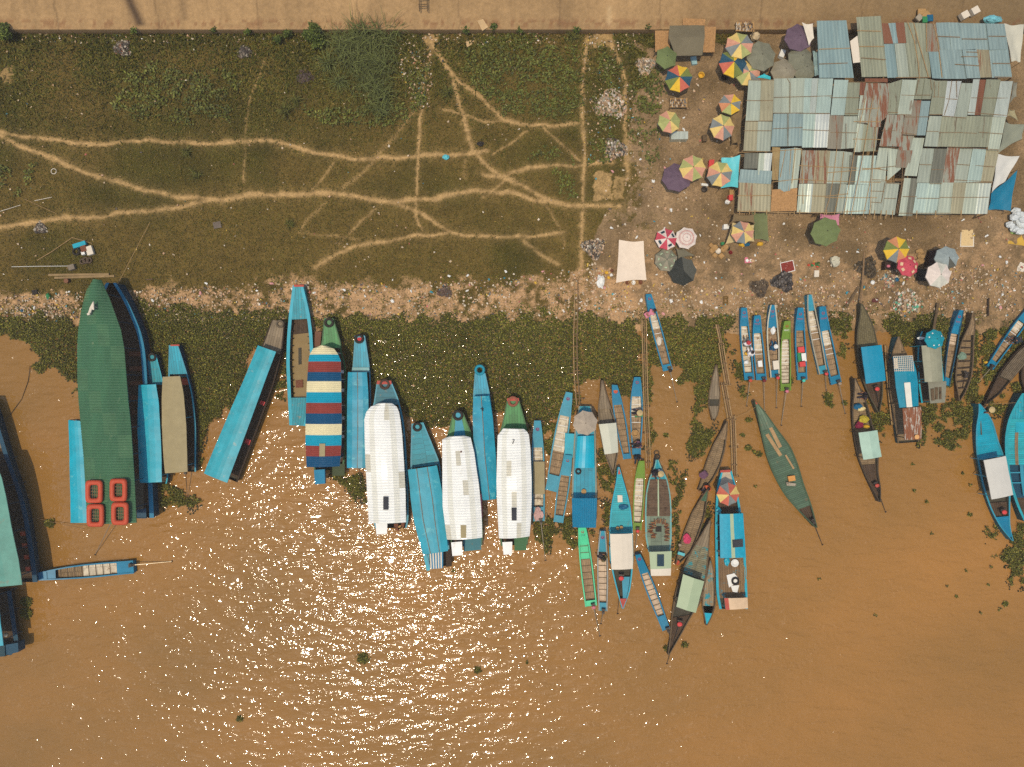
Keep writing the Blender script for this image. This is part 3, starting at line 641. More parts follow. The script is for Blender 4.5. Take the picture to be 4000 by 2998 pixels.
    b = Boat('boat with a flat tan roof and a bright blue bow', st, .75, .3, 0, name='covered_boat', group=GC, hullm=navy, rimm=blueL, floor=woodD, zf=.3, inm=inner); b.deck(0, .23, mat('bright_blue_deck', C(14, 160, 195), .45, wear=C(120, 150, 140), wamt=.25, plank=(2.5, .2)), 'bow_deck', dz=-.01, inset=1.04)
    b.slab([(666,1347),(700,1346),(701,1352),(666,1353)], 1.16, redP, 'bow_board'); b.roof(rf, 1.9, .05, [tanR], facets=4)
    b.rib(.29, orange, z=.62, w=.5, u0=.1, u1=.85, name='life_jacket_rack'); b.engine(1., .2, (733,1953), None, metalD)
    # --- long diagonal boat
    rf = [(1007,1350,1078,1375),(956,1475,1030,1502),(901,1600,983,1632),(848,1725,935,1760),(796,1850,887,1887)]
    st = [(x0-.02, y0, x1+.3, y1-.14) for x0, y0, x1, y1 in drop(rf, 2.0, .98)]
    st = unproject([(1063,1250,1112,1259),(1022,1350,1100,1371)], 1.0)+st[1:]
    b = Boat('long covered boat lying diagonally, blue roof with a darker centre band', st, .75, .3, 0, name='covered_boat', group=GC, hullm=woodD, rimm=woodD, floor=woodD, zf=.3); b.deck(0, .19, greyD, 'bow_deck', dz=-.01, inset=1.04)
    b.roof(rf, 2.0, .10, [mat('pale_blue_roof', C(62, 158, 178), .45, var=.2, wear=C(130, 165, 160), wamt=.38, ws=2), mat('deep_teal_roof', C(12, 150, 172), .45, wear=C(90, 160, 160), wamt=.24)], facets=6, stripes=lambda t, j: 1 if j in (2, 3) else 0, posts=5)
    b.tyre((1093,1266), 16, 'half hidden grey tyre on the bare wooden bow of the diagonal boat', greyD)
    b.rib(.5, redC, z=.7, w=.3, u0=.5, u1=.9, name='life_jacket_rack'); b.rib(.75, redC, z=.7, w=.4, u0=.5, u1=.9, name='life_jacket_rack')
    # --- open flooded barge
    st = unproject([(1148,1116,1186,1116),(1130,1223,1208,1223),(1121,1314,1217,1302),(1118,1422,1222,1400),(1124,1555,1222,1555),(1131,1662,1195,1665)], .9)
    b = Boat('open teal barge with brown water standing inside its long hold', st, .8, .35, .1, name='open_barge', cat='barge', hullm=teal, rimm=teal, inm=inner, floor=None, zf=.25, g=.2)
    b.deck(0, .24, tealD, 'bow_deck', dz=-.005, inset=1.06); b.deck(.8, 1, tealD, 'stern_deck', dz=-.005, inset=1.06); b.slab([(1148,1113),(1186,1113),(1187,1121),(1147,1121)], 1.26, redP, 'bow_board')
    b.deck(.24, .34, woodD, 'floor_boards', z=.36); b.deck(.34, .8, mud, 'bilge_water', z=.33)
    for t in np.linspace(.27, .77, 11):
        b.rib(t, woodD, z=.74, w=.05, u0=-.97, u1=-.78, name='rib', h=.4); b.rib(t, woodD, z=.74, w=.05, u0=.78, u1=.97, name='rib', h=.4)
    b.rib(.7, brnC, z=.42, w=.6, u0=-.6, u1=.1, name='loose_board'); b.rib(.5, inner, z=.36, w=1.3, u0=-.3, u1=0, name='loose_board')
    # --- striped boat
    rf = [(1249,1351,1275,1351),(1224,1362,1305,1363),(1210,1384,1320,1384),(1205,1410,1331,1410),(1198,1513,1333,1513),(1193,1663,1335,1663),(1193,1740,1333,1740),(1198,1825,1327,1822)]
    b = covered('passenger boat under a rounded roof striped cream, cyan, red and blue', ((1266,1244),(1301,1244),(1335,1362),(1253,1356)), rf, 2.5, mat('dull_green_hull', C(70, 100, 55), .6), greenP, .85, .35, GC, rimm=greenP, tail=.45)
    cr = mat('cream_stripe', C(232, 215, 165), .35, var=.06); cy = mat('cyan_stripe', C(18, 150, 195), .35, var=.08); rd = mat('red_stripe', C(145, 62, 50), .38, var=.12); bl = mat('blue_stripe', C(18, 75, 145), .35, var=.1)
    py = [1351,1386,1413,1455,1490,1533,1574,1616,1656,1700,1741,1783,1825]; seq = [0,1,2,3]*3
    b.roof(rf, 2.5, .34, [cr, cy, rd, bl], corr=.15, amp=.02, facets=5, stripes=[((py[i+1]-1351)/474, seq[i]) for i in range(12)], posts=5, postm=whiteP)
    hz = 2.5+.36; b.slab([(1248,1734),(1270,1734),(1269,1784),(1247,1784)], hz+.03, tanR, 'roof_hatch', .08)
    b.slab([(1298,1816),(1347,1812),(1346,1858),(1298,1860)], .95, mat('green_stern', C(85, 105, 60), .6, plank=(.3, 3)), 'stern_deck')
    b.slab([(1226,1837),(1268,1834),(1270,1890),(1230,1893)], [1.6, 1.75, 1.75, 1.6], corrB, 'stern_cabin_roof', .3)
    for t in np.linspace(.36, .9, 10): b.rib(t, whtC if int(t*20) % 2 else navy, z=1.15, w=.24, u0=.78, u1=1.0, name='seat')
    b.tyre((1285,1261), 19, 'black tyre lying on the green bow of the striped roof boat')
    b.slab([(1230,1296),(1256,1296),(1250,1355),(1228,1355)], .5, mat('brown_plank', C(120, 82, 60), .8), 'side_board')
    # --- blue roof boat behind it
    rf = [(1359,1455,1433,1455),(1356,1543,1439,1543),(1355,1690,1440,1690),(1355,1829,1436,1829)]
    b = covered('blue flat roofed boat between the striped roof and the leftmost white roof', ((1386,1312),(1425,1312),(1443,1452),(1374,1452)), rf, 1.8, navy, mat('cyan_bow_deck', C(15, 155, 195), .45, wear=C(100, 150, 160), wamt=.35, plank=(2.5, .2)), .75, .3, GC, rimm=blueL)
    b.roof(rf, 1.8, .08, [blueR], facets=4); b.tyre((1403,1324), 19, 'black tyre around a red spot on the blue bow beside the striped roof'); b.disc(.03, .22, redE, 'bow_mark', False)
    b.slab([(1376,1436),(1442,1436),(1443,1452),(1374,1452)], .95, mat('pale_worn_board', C(130, 175, 170), .5), 'hatch_board')
    seam(b, rf, 1.88, .5); b.engine(1., 0, (1412,1925), None, metalD)
    # --- white roofs
    rf = [(1480,1575,1530,1575),(1447,1590,1550,1590),(1430,1612,1559,1612),(1423,1640,1564,1640),(1424,1700,1571,1700),(1427,1808,1578,1808),(1434,1930,1584,1925),(1441,2043,1586,2041)]
    b = covered('covered boat with a rounded white corrugated roof and a dusty blue bow', ((1473,1491),(1528,1491),(1562,1580),(1458,1580)), rf, 2.4, navy, mat('dusty_blue_deck', C(72, 118, 140), .55, wear=C(120, 120, 105), wamt=.4, plank=(.35, 4)), .85, .35, GC, rimm=blueL, tail=.7)
    wroof(b, rf, 2.4, 1); b.tyre((1503,1502), 21, 'brown tyre on the red edged bow in front of the leftmost white roof', mat('brown_rubber', C(78, 58, 46), .8)); b.slab([(1473,1488),(1528,1488),(1530,1502),(1471,1502)], 1.27, redP, 'bow_board')
    b.slab([(1497,1941),(1517,1941),(1517,1992),(1497,1992)], 2.85, solarD, 'solar_panel', .05); b.slab([(1467,2044),(1513,2042),(1512,2086),(1470,2089)], [2.2, 2.2, 1.9, 1.9], whiteR, 'stern_awning')
    for i, (x, y) in enumerate([(1548,2052),(1562,2060),(1574,2050),(1570,2066),(1553,2066)]):
        c = W(x, y, .95); q = MB(); q.box(c, .32, .24, .2, i*.7); solo('wooden_crate', q, basketM if i % 2 else brnC, f'small {"tan" if i % 2 else "brown"} crate on the stern of the leftmost white roofed boat', 'crate', 'crates on a boat stern')
    rf = [(1593,1836,1707,1819),(1600,1900,1722,1895),(1605,1960,1733,1950),(1616,2037,1740,2025),(1652,2167,1750,2153)]
    b = covered('wide blue roofed boat set askew between the first two white roofs', ((1608,1656),(1653,1651),(1716,1812),(1602,1828)), rf, 2.0, navy, mat('teal_plank_bow', C(45, 145, 172), .5, wear=C(130, 150, 140), wamt=.32, plank=(.4, 1.6)), .8, .3, GC, rimm=blueL, tail=1.35)
    b.roof(rf, 2.0, .12, [mat('sky_blue_roof', C(34, 148, 180), .45, var=.16, wear=C(95, 165, 178), wamt=.4, ws=.9)], facets=4); seam(b, rf, 2.12, .3); seam(b, rf, 2.12, .66)
    b.tyre((1630,1669), 18, 'black tyre on the square teal bow of the skewed blue roofed boat')
    q = MB(); A, Bq, Cc, D = [W(x, y, 1.3) for x, y in ((1678,2160),(1731,2152),(1731,2220),(1682,2224))]
    for k in range(10):
        u, v = k/10, (k+1)/10; q.add([A.lerp(Bq, u), A.lerp(Bq, v), D.lerp(Cc, v), D.lerp(Cc, u)], [(3, 2, 1, 0)], k % 2)
    build('striped_awning', q, [canW, mat('blue_stripe_cloth', C(50, 120, 185), .7)], b.root)
    b.slab([(1740,2150),(1762,2146),(1764,2212),(1742,2216)], .9, woodD, 'engine_box', .3); b.slab([(1653,2170),(1676,2166),(1680,2228),(1667,2232)], .8, teal, 'stern_deck')
    rf = [(1755,1705,1812,1702),(1727,1717,1838,1709),(1727,1775,1853,1770),(1728,1834,1861,1830),(1728,1900,1871,1895),(1729,1979,1879,1979),(1738,2050,1883,2045),(1746,2109,1884,2101)]
    b = covered('covered boat with a white corrugated roof and a green bow with a blue middle', ((1770,1612),(1809,1612),(1850,1718),(1744,1718)), rf, 2.4, navy, greenP, .85, .35, GC, rimm=greenP, tail=.9)
    b.deck(.0, b.tb, mat('blue_bow_panel', C(22, 140, 185), .45, wear=C(110, 140, 140), wamt=.3), 'bow_panel', dz=.005, u0=-.5, u1=.5)
    wroof(b, rf, 2.4, 2); b.tyre((1789,1623), 21, 'black tyre on the green and blue bow of the middle white roofed boat')
    b.slab([(1799,2052),(1821,2052),(1821,2102),(1800,2102)], 2.78, tanR, 'roof_hatch', .05); b.slab([(1762,2120),(1805,2116),(1806,2170),(1767,2173)], [2.1, 2.1, 1.8, 1.8], whiteR, 'stern_awning'); b.slab([(1808,2104),(1880,2100),(1880,2148),(1812,2155)], .95, tealD, 'stern_deck')
    b.slab([(1873,1930),(1882,1930),(1885,2022),(1876,2022)], 1.6, pinkC, 'side_curtain'); q = MB(); q.blob(W(1801,1766,2.8), .07, .07, .04); build('roof_knob', q, brnC, b.root)
    rf = [(1849,1550,1911,1547),(1846,1632,1925,1632),(1852,1786,1937,1786),(1871,1882,1940,1882),(1886,1955,1939,1950)]
    b = covered('long slim boat with a deep blue roof ahead of the white roofs', ((1855,1458),(1895,1458),(1914,1548),(1848,1551)), rf, 1.7, navy, mat('sky_blue_deck', C(22, 155, 200), .45, wear=C(90, 150, 170), wamt=.25, plank=(2.5, .2)), .75, .35, GC, rimm=blueL)
    b.roof(rf, 1.7, .14, [blueR], facets=4, gable=True); seam(b, rf, 1.86, .5); b.tyre((1874,1446), 21, 'blue painted tyre at the bow of the long slim deep blue boat', bluT, z=1.2)
    q = MB(); c = W(1883,1598,1.9); q.tube([(c.x-.12, c.y, c.z), (c.x+.12, c.y+.03, c.z+.03)], .03); q.tube([(c.x, c.y-.14, c.z), (c.x, c.y+.14, c.z+.05)], .03); q.tube([(c.x, c.y, c.z), (c.x+.1, c.y-.14, c.z+.05)], .03); build('roof_cleat', q, black, b.root)
    rf = [(1966,1674,2046,1676),(1955,1688,2058,1686),(1944,1702,2066,1700),(1942,1760,2072,1755),(1939,1882,2077,1875),(1941,1955,2077,1955),(1945,2030,2074,2030),(1949,2104,2069,2096)]
    b = covered('covered boat with a white corrugated roof and an all green bow with a red tyre', ((1982,1559),(2026,1559),(2060,1680),(1958,1680)), rf, 2.4, mat('dark_green_hull', C(60, 85, 50), .6), greenP, .85, .35, GC, rimm=greenP, tail=.9)
    wroof(b, rf, 2.4, 3); b.tyre((2004,1569), 21, 'red brown tyre on the all green bow', redT); b.slab([(1982,1556),(2026,1556),(2028,1567),(1980,1567)], 1.27, redP, 'bow_board')
    b.slab([(1998,1984),(2018,1984),(2018,2034),(1999,2034)], 2.8, solarD, 'solar_panel', .05); b.slab([(1962,2119),(2001,2117),(2000,2166),(1967,2168)], [2.1, 2.1, 1.8, 1.8], whiteR, 'stern_awning'); b.slab([(2008,2102),(2057,2098),(2056,2150),(2010,2152)], .95, mat('green_stern_boards', C(85, 150, 90), .6, plank=(.25, 4)), 'stern_deck')
    q = MB(); c = W(2005, 1727, 2.85); q.tube([(c.x-.05, c.y-.15, c.z), (c.x, c.y, c.z), (c.x+.08, c.y+.14, c.z), (c.x-.06, c.y+.16, c.z)], .03); build('roof_cleat', q, black, b.root)
    # --- teal roof ferry at the left edge
    st = unproject([(-260,1560,-40,1560),(-235,1660,-5,1660),(-215,1793,32,1793),(-200,1920,80,1920),(-175,2010,103,2010),(-150,2173,130,2173),(-130,2275,142,2275)], 1.3)
    b = Boat('large dark hulled ferry with a faded teal roof cut off by the left edge', st, 1.3, .2, 0, name='river_ferry', cat='ferry', hullm=navy, rimm=navy, inm=woodD, floor=woodD, zf=.6, g=.2)
    b.roof([(-240,1800,-22,1800),(-225,1859,4,1859),(-205,1962,28,1962),(-190,2071,46,2071),(-165,2185,72,2185),(-140,2300,86,2285)], 3.0, .2, [mat('faded_teal_roof', C(90, 150, 130), .5, wear=C(120, 130, 105), wamt=.35, ws=1.2)], facets=4, posts=6, postm=navy)
    b.deck(.02, .27, greyD, 'bow_deck', dz=-.01)
    for i, t in enumerate(np.linspace(.36, .93, 10)): b.rib(t, orange if i > 5 else metalD, z=1.25, w=.3, u0=.78, u1=.92, name='life_jacket_rack' if i > 5 else 'seat', h=.3)
    # --- dark ferry bottom left
    st = unproject([(-200,2320,40,2310),(-190,2440,58,2440),(-180,2530,72,2530),(-170,2565,40,2560)], 1.0)
    b = Boat('dark ferry stern with a small blue cabin cut off at the lower left edge', st, 1.0, 0, 0, name='river_ferry', cat='ferry', hullm=woodD, rimm=navy, inm=woodD, floor=woodD, zf=.5, g=.2)
    b.roof([(-190,2330,-10,2330),(-185,2440,3,2440),(-180,2525,13,2523)], 2.6, .2, [teal], facets=4, posts=3); b.slab([(20,2520),(70,2512),(72,2548),(22,2560)], 1.5, navy, 'stern_cabin', .8); b.slab([(-150,2525),(18,2522),(20,2565),(-145,2575)], 1.6, mat('dark_blue_roof', C(20, 60, 80), .5), 'stern_cabin', .8)
    q = MB(); q.lathe(W(25,2480,1.2), [(.16, 0), (.16, .08), (.05, .1)], 14); build('pot_lid', q, metalL, b.root)
def seam(b, rf, z, u):
    w = unproject(rf, z); pts = [(p[0]*(1-u)+p[2]*u, p[1]*(1-u)+p[3]*u, z) for p in w]; q = MB(); q.tube(pts, .025, 5); build('roof_seam', q, bambooD, b.root)
def wroof(b, rf, z, k):
    b.roof(rf, z, .36, [whiteR, whiteR2, whiteR3], corr=.2, amp=.03, facets=7, stripes=lambda t, j: 1 if j in (1, 5) else (2 if (int(t*7)*3+j*5+k*2) % 11 == 0 else 0), posts=5, postm=whiteP)
fleet()
# ------------------------------------------------------------------ narrow longtail boats
def P2(*a): return a
GREY = (greyD, slatW)
narrow('narrow boat with tan sheet cover amidships beside the rightmost white roof', ((2087,1644),(2112,1644)), ((2082,2037),(2127,2036)), 16, blueL, 'purple', zs=.45, shaft=(2130,2190), sternt=.86, fl=(floorL, floorL), deckt=.17, boxt=.27).slab([(2083,1804),(2127,1804),(2128,1931),(2084,1931)], .6, tanR, 'cover_sheet')
q = MB(); q.blob(W(2102, 2012, .6), .34, .5, .12, .3, 12, 6); solo('cloth_bundle', q, paleC, 'pale pink cloth heaped on the stern of the narrow boat beside the white roof', 'cloth')
narrow('long slanting boat with pale floor boards left of the grey umbrella', ((2211,1531),(2236,1536)), ((2131,1913),(2178,1925)), 18, blueL, 'purple', zs=.42, shaft=None, deckt=.13, boxt=.24, sternt=.84, split=.6)
q = MB(); q.tube([W(2158,1920,.5), W(2122,2060,.15)], .03); solo('bamboo_pole', q, bamboo, 'thin bamboo pole stuck in the plants behind the long slanting boat', 'pole')
narrow('short narrow boat squeezed left of the blue corrugated awning', ((2208,1777),(2234,1780)), ((2162,2039),(2199,2044)), 14, blueL, 'ring', zs=.4, fl=(floorB, floorB), sternt=.9)
narrow('narrow boat with a red and yellow disc painted on its bow', ((2391,1504),(2411,1505)), ((2435,1795),(2466,1792)), 18, blueP, 'disc', zs=.4, fl=(floorB, floorB), deckt=.17, boxt=.27, sternt=.93)
bt = narrow('narrow boat loaded with baskets beside the long bamboo walkway', ((2478,1474),(2501,1474)), ((2470,1777),(2502,1777)), 22, blueP, 'ring', zs=.4, deckt=.16, boxt=.25)
q = MB(); q.torus(W(2481,1694,.45), .25, .05, 20, 6); q.lathe(W(2481,1694,.3), [(.2, 0), (.2, .02)], 12); solo('ring_basket', q, basketM, 'round wicker tray in the boat beside the bamboo walkway', 'basket')
narrow('lime green narrow boat with a plain bow beside the wooden cargo boat', ((2496,1801),(2517,1801)), ((2472,2069),(2505,2072)), 16, greenL, None, zs=.4, shaft=(2478,2170), cap=redC, deckt=.18, boxt=.26, fl=(floorL, floorL), rim=greenL)
narrow('mint green narrow boat lettered TTC under the blue awning', ((2259,2062),(2289,2062)), ((2286,2371),(2332,2365)), 10, mint, 'ring', zs=.42, shaft=(2343,2485), cap=pinkC, deckt=.13, boxt=.22, fl=(mint, floorB), split=.42, text='TTC', tm=navy, sternt=.93)
narrow('narrow boat with brown cargo and a short white propeller shaft', ((2344,2075),(2365,2075)), ((2338,2386),(2373,2388)), 14, blueL, 'purple', zs=.4, shaft=(2347,2437), deckt=.16, boxt=.27, fl=(pinkF, pinkF), rim=mat('worn_pale_rim', C(150, 150, 140), .6))
narrow('narrow boat with a gridded pale floor set diagonally', ((2482,2169),(2501,2165)), ((2588,2466),(2617,2456)), 14, blueP, 'purple', zs=.4, shaft=(2622,2512), deckt=.12, boxt=.26, fl=(pinkF, pinkF), sternt=.82)
narrow('blue boat drawn up onto the shore alone with its motor tail over open water', ((2523,1150),(2544,1149)), ((2591,1452),(2627,1444)), 10, blueP, 'ring', zs=.4, shaft=(2644,1571), cap=black, lift=.3, deckt=.14, boxt=.24, sternt=.92, fl=(floorL, floorB))
narrow('blue boat carrying two people in white shirts', ((2896,1203),(2917,1203)), ((2908,1486),(2946,1484)), 10, blueP, 'ring', zs=.4, shaft=(2916,1587), cap=orange, lift=.15, text='TTT', fl=(floorL, floorL), deckt=.16, boxt=.25)
narrow('blue boat with a brown plank floor and one white box', ((2947,1234),(2970,1232)), ((2954,1486),(2994,1485)), 10, blueP, 'ring', zs=.4, shaft=(2986,1609), cap=mat('maroon_cover', C(120, 35, 40), .6), lift=.1, text='TTCT', fl=(floorL, floorB), split=.55, deckt=.17, boxt=.27)
narrow('blue boat with a yellow sack on its bow locker', ((3010,1192),(3029,1192)), ((3009,1476),(3045,1474)), 20, blueP, 'ring', zs=.4, shaft=(3032,1594), cap=redC, lift=.15, rim=mat('cream_rim', C(190, 180, 150), .5), text='CT', fl=(floorB, floorB))
narrow('olive green boat lettered MHC with pale ribs', ((3065,1255),(3087,1254)), ((3049,1528),(3089,1526)), 10, greenL, 'ring', zs=.4, shaft=(3051,1662), cap=pinkC, lift=.1, text='MHC', tm=whtC, fl=(floorL, floorL), ribs=13, deckt=.17, boxt=.26)
narrow('blue boat carrying red and green boxes', ((3117,1203),(3138,1203)), ((3115,1486),(3153,1484)), 12, blueP, 'ring', zs=.4, shaft=(3129,1588), cap=mat('turquoise_cover', C(70, 190, 160), .5), lift=.15, text='TTMT', fl=(floorB, floorB))
narrow('blue boat with a worn faded bow leaning against its neighbour', ((3154,1153),(3173,1151)), ((3199,1464),(3232,1457)), 14, blueL, None, zs=.4, shaft=(3227,1525), cap=redC, lift=.2, fl=(floorL, floorB), rim=mat('grey_worn_rim', C(160, 150, 125), .6), deckt=.13, boxt=.2)
narrow('bright blue boat at the right end of the row with a long pale propeller pole', ((3201,1199),(3224,1197)), ((3247,1505),(3286,1493)), 10, blueP, 'ring', zs=.4, shaft=(3301,1616), cap=pinkF, lift=.15, text='TTMT', fl=(floorL, floorB), split=.5)
narrow('narrow blue boat leaning right behind the grey covered boat', ((3745,1212),(3765,1213)), ((3685,1500),(3709,1510)), 16, blueP, 'ring', zs=.4, shaft=None, lift=.15, text='TTC', fl=(pinkF, floorB), rim=navy)
narrow('narrow blue boat slanting in from the right edge', ((4052,1168),(4072,1182)), ((3854,1428),(3878,1445)), 14, blueP, None, zs=.4, lift=.1, fl=(floorL, floorB), shaft=(3815,1502))
narrow('single blue longtail boat lying crosswise on open water at left', ((142,2268),(141,2240)), ((524,2240),(520,2190)), 14, blueP, None, zs=.42, shaft=(672,2194), fl=(slatW, floorL), deckt=.1, boxt=.18, sternt=.82, rim=blueP)
# ------------------------------------------------------------------ other boats
def others():
    # grey umbrella boat
    st = unproject([(2261,1587,2308,1588),(2245,1690,2326,1690),(2238,1830,2329,1830),(2235,1945,2331,1945),(2240,2055,2325,2055)], .7)
    b = Boat('light blue cargo boat with a cyan sheet amidships and a blue corrugated stern awning', st, .6, .25, 0, name='cargo_boat', hullm=blueL, rimm=mat('worn_grey_rim', C(140, 140, 120), .6), floor=None, zf=.3)
    b.deck(0, .2, tealD, 'bow_deck', dz=-.01); b.deck(.2, .97, mat('bright_blue_boards', C(22, 150, 190), .45, wear=C(90, 150, 160), wamt=.3, plank=(2.5, .3)), 'deck', dz=-.06)
    b.roof([(2256,1704,2320,1702),(2252,1760,2321,1760),(2245,1828,2322,1828)], .95, .18, [mat('cyan_tarpaulin', C(18, 165, 210), .35, var=.1)], facets=6, posts=0, name='sheet_cover')
    b.roof([(2234,1947,2332,1947),(2235,2000,2330,2000),(2237,2060,2328,2062)], 1.9, .08, [corrB], facets=44, waves=11, gable=False, posts=2, name='stern_awning')
    b.tyre((2259,1843), 12, 'small black tyre lying on the light blue deck', z=.68)
    q = MB(); q.lathe(W(2280,1920,.6), [(.18, 0), (.2, .12), (.16, .14)], 14); solo('wicker_basket', q, basketM, 'round wicker basket beside the blue corrugated awning', 'basket')
    q = MB(); q.prism([W(x, y, .5) for x, y in ((2208,1693),(2246,1696),(2240,1790),(2205,1777))], .4); solo('float_platform', q, teal, 'small teal float between the slanting boat and the light blue cargo boat', 'float')
    # grey wood boat, white canopy
    b = pointed('bare wooden boat under a white rectangular canopy', (2352,1487), [(2343,1540,2367,1540),(2335,1590,2385,1590),(2338,1653,2406,1653),(2348,1720,2412,1715),(2362,1775,2415,1770)], (2396,1856), floor=greyD, hullm=mat('grey_hull_wood', C(110, 92, 70), .8), lift=.1)
    b.deck(0, .3, greyD, 'bow_deck', dz=-.02, inset=1.05); b.roof([(2339,1658,2407,1652),(2350,1710,2412,1706),(2362,1776,2415,1768)], 1.6, .12, [mat('ivory_canopy', C(200, 196, 170), .5, var=.06)], facets=4, gable=True, posts=2, name='canopy')
    # teal boat white canopy
    b = pointed('turquoise boat with a long white canopy and red tipped ends', (2417,1826), [(2406,1880,2434,1880),(2398,1920,2446,1920),(2387,1980,2462,1980),(2381,2063,2470,2063),(2382,2180,2473,2180),(2392,2235,2470,2235),(2410,2310,2460,2310)], (2433,2379), hullm=teal, floor=None, zs=.5)
    b.deck(.02, .5, tealT, 'fore_deck', dz=-.04); b.deck(.78, .97, blueL, 'stern_deck', dz=-.05, u0=-.1, u1=.9); b.deck(.0, .05, redP, 'bow_tip', dz=.02, inset=1.15); b.deck(.93, 1., redP, 'stern_tip', dz=.02, inset=1.15)
    b.roof([(2383,2087,2470,2085),(2385,2150,2472,2150),(2389,2226,2472,2223)], 1.9, .1, [canW], facets=4, posts=3, name='canopy'); b.engine(.78, -.2, (2412,2398), redC, metalD, 1.4)
    for i, (x, y, m, l) in enumerate([(2411,2063,basketM,'left'),(2426,2060,basketM,'right')]):
        q = MB(); q.lathe(W(x, y, .5), [(.12, 0), (.14, .1), (.1, .2), (.13, .22)], 12); solo('wicker_basket', q, m, f'{l} one of two small baskets in front of the white canopy', 'basket', 'baskets before the white canopy')
    q = MB(); q.blob(W(2435,1982,.65), .36, .2, .14, .3); solo('tarp_bundle', q, bluC, 'crumpled blue tarpaulin on the turquoise fore deck', 'tarpaulin')
    q = MB(); q.prism([W(x, y, .6) for x, y in ((2412,1935),(2431,1936),(2432,1962),(2413,1963))], .03); solo('white_cloth', q, canW, 'small white cloth spread on the turquoise fore deck', 'cloth')
    # wooden cargo boat with rear shelter
    b = pointed('teal edged wooden cargo boat with firewood and a pale green stern shelter', (2567,1796), [(2553,1830,2582,1830),(2535,1868,2604,1868),(2524,1930,2618,1930),(2521,2000,2622,2000),(2522,2100,2622,2100)], (2576,2156), hullm=navy, rimm=mat('chalky_teal', C(110, 165, 155), .6, wear=C(140, 140, 120), wamt=.4), floor=None, zs=.6, tailw=42, tipw=5)
    b.deck(0, .22, tealD, 'bow_deck', dz=-.01, inset=1.05); b.deck(.22, .62, mat('patched_brown_boards', C(112, 88, 66), .85, var=.3, vs=4, wear=C(80, 60, 45), wamt=.4, plank=(.12, 2.2)), 'hold_cover', dz=.05); b.deck(.62, 1., mat('grey_green_deck', C(130, 140, 115), .7, plank=(.8, .8)), 'after_deck', dz=-.03)
    b.roof([(2536,2157,2624,2154),(2540,2210,2622,2205),(2543,2250,2620,2249)], 1.9, .04, [canG, canW], facets=4, stripes=[(.68, 0), (1.1, 1)], posts=2, name='stern_shelter'); b.slab([(2567,2167),(2594,2167),(2594,2213),(2567,2213)], 2.0, solar, 'solar_panel')
    b.tyre((2567,1785), 12, 'small black tyre at the tip of the wooden cargo boat', z=1.1); b.rib(.76, black, z=.66, w=.42, u0=-.25, u1=.25, name='open_hatch'); b.deck(.22, .62, canG, 'keel_board', dz=.06, u0=-.06, u1=.06)
    FW = 'firewood stacked on the wooden cargo boat'
    for i in range(34):
        if i < 14: x, y, ln, ro = 2548+rnd.uniform(-9, 9), 2042+i*4.6, .34, rnd.uniform(-.2, .2)
        elif i < 26: x, y, ln, ro = 2604+rnd.uniform(-5, 5), 2046+(i-14)*6, .34, rnd.uniform(-.2, .2)
        else: x, y, ln, ro = 2556+(i-26)*6, 2038+rnd.uniform(-4, 4), .4, 1.5+rnd.uniform(-.2, .2)
        c = W(x, y, .66+rnd.uniform(0, .06)); q = MB(); d = Vector((math.cos(ro), math.sin(ro), 0))*ln/2; q.tube([c-d, c+d], .04, 5)
        solo('firewood_log', q, brnC if i % 3 else mat('split_wood', C(165, 115, 70), .8, vs=9), 'split firewood log piled behind the brown hold cover', 'firewood', FW)
    # three grey sampans in the middle
    b = pointed('small empty plank boat lying upright beside the bamboo walkway', (2799,1425), [(2782,1470,2807,1470),(2770,1530,2814,1530),(2766,1580,2812,1580),(2775,1625,2803,1625)], (2787,1643), floor=None, zs=.3, rise=.2)
    b.deck(.03, .62, greyD, 'deck', dz=-.03); b.deck(.62, .74, woodD, 'well', z=.15); b.deck(.74, .97, greyD, 'stern_deck', dz=-.03)
    b = pointed('worn sampan with a purple bundle at its stern below the bamboo walkway', (2841,1646), [(2812,1690,2838,1695),(2785,1740,2833,1755),(2757,1810,2815,1820),(2740,1870,2785,1875)], (2739,1915), zs=.4, tailw=12)
    b.deck(0, .25, wood, 'bow_deck', dz=-.03); q = MB(); q.blob(W(2749,1856,.5), .32, .3, .14, .3); solo('cloth_bundle', q, cloths['purple'], 'dull purple bundle in the worn sampan', 'bundle')
    q = MB(); q.blob(W(2765,1905,.5), .2, .16, .12, .2); solo('plastic_bag', q, orange, 'orange bag at the stern of the worn sampan', 'bag')
    b = pointed('brown slatted sampan with a dark green bow and magenta cloth aboard', (2766,1911), [(2730,1955,2760,1960),(2700,2010,2752,2025),(2672,2080,2728,2095),(2650,2150,2700,2160)], (2645,2206), zs=.4, tailw=6)
    b.deck(0, .16, mat('dull_green_deck', C(70, 100, 72), .7, plank=(2., .2)), 'bow_deck', dz=-.02, inset=1.05)
    q = MB(); q.blob(W(2683,2106,.5), .3, .34, .12, .35, 12, 6); solo('cloth_bundle', q, magC, 'magenta cloth heaped in the brown slatted sampan', 'cloth'); q = MB(); q.box(W(2661,2164,.5), .55, .22, .12, -.3); solo('plastic_tray', q, mat('pale_blue_plastic', C(110, 175, 180), .5), 'pale blue tray in the brown slatted sampan', 'tray'); q = MB(); q.blob(W(2656,2130,.5), .13, .13, .08); solo('clay_pot', q, pinkF, 'small tan pot in the brown slatted sampan', 'pot')
    q = MB(); q.blob(W(2647,2200,.5), .16, .2, .1, .25); solo('plastic_bag', q, orange, 'orange bag at the tip of the brown slatted sampan', 'bag')
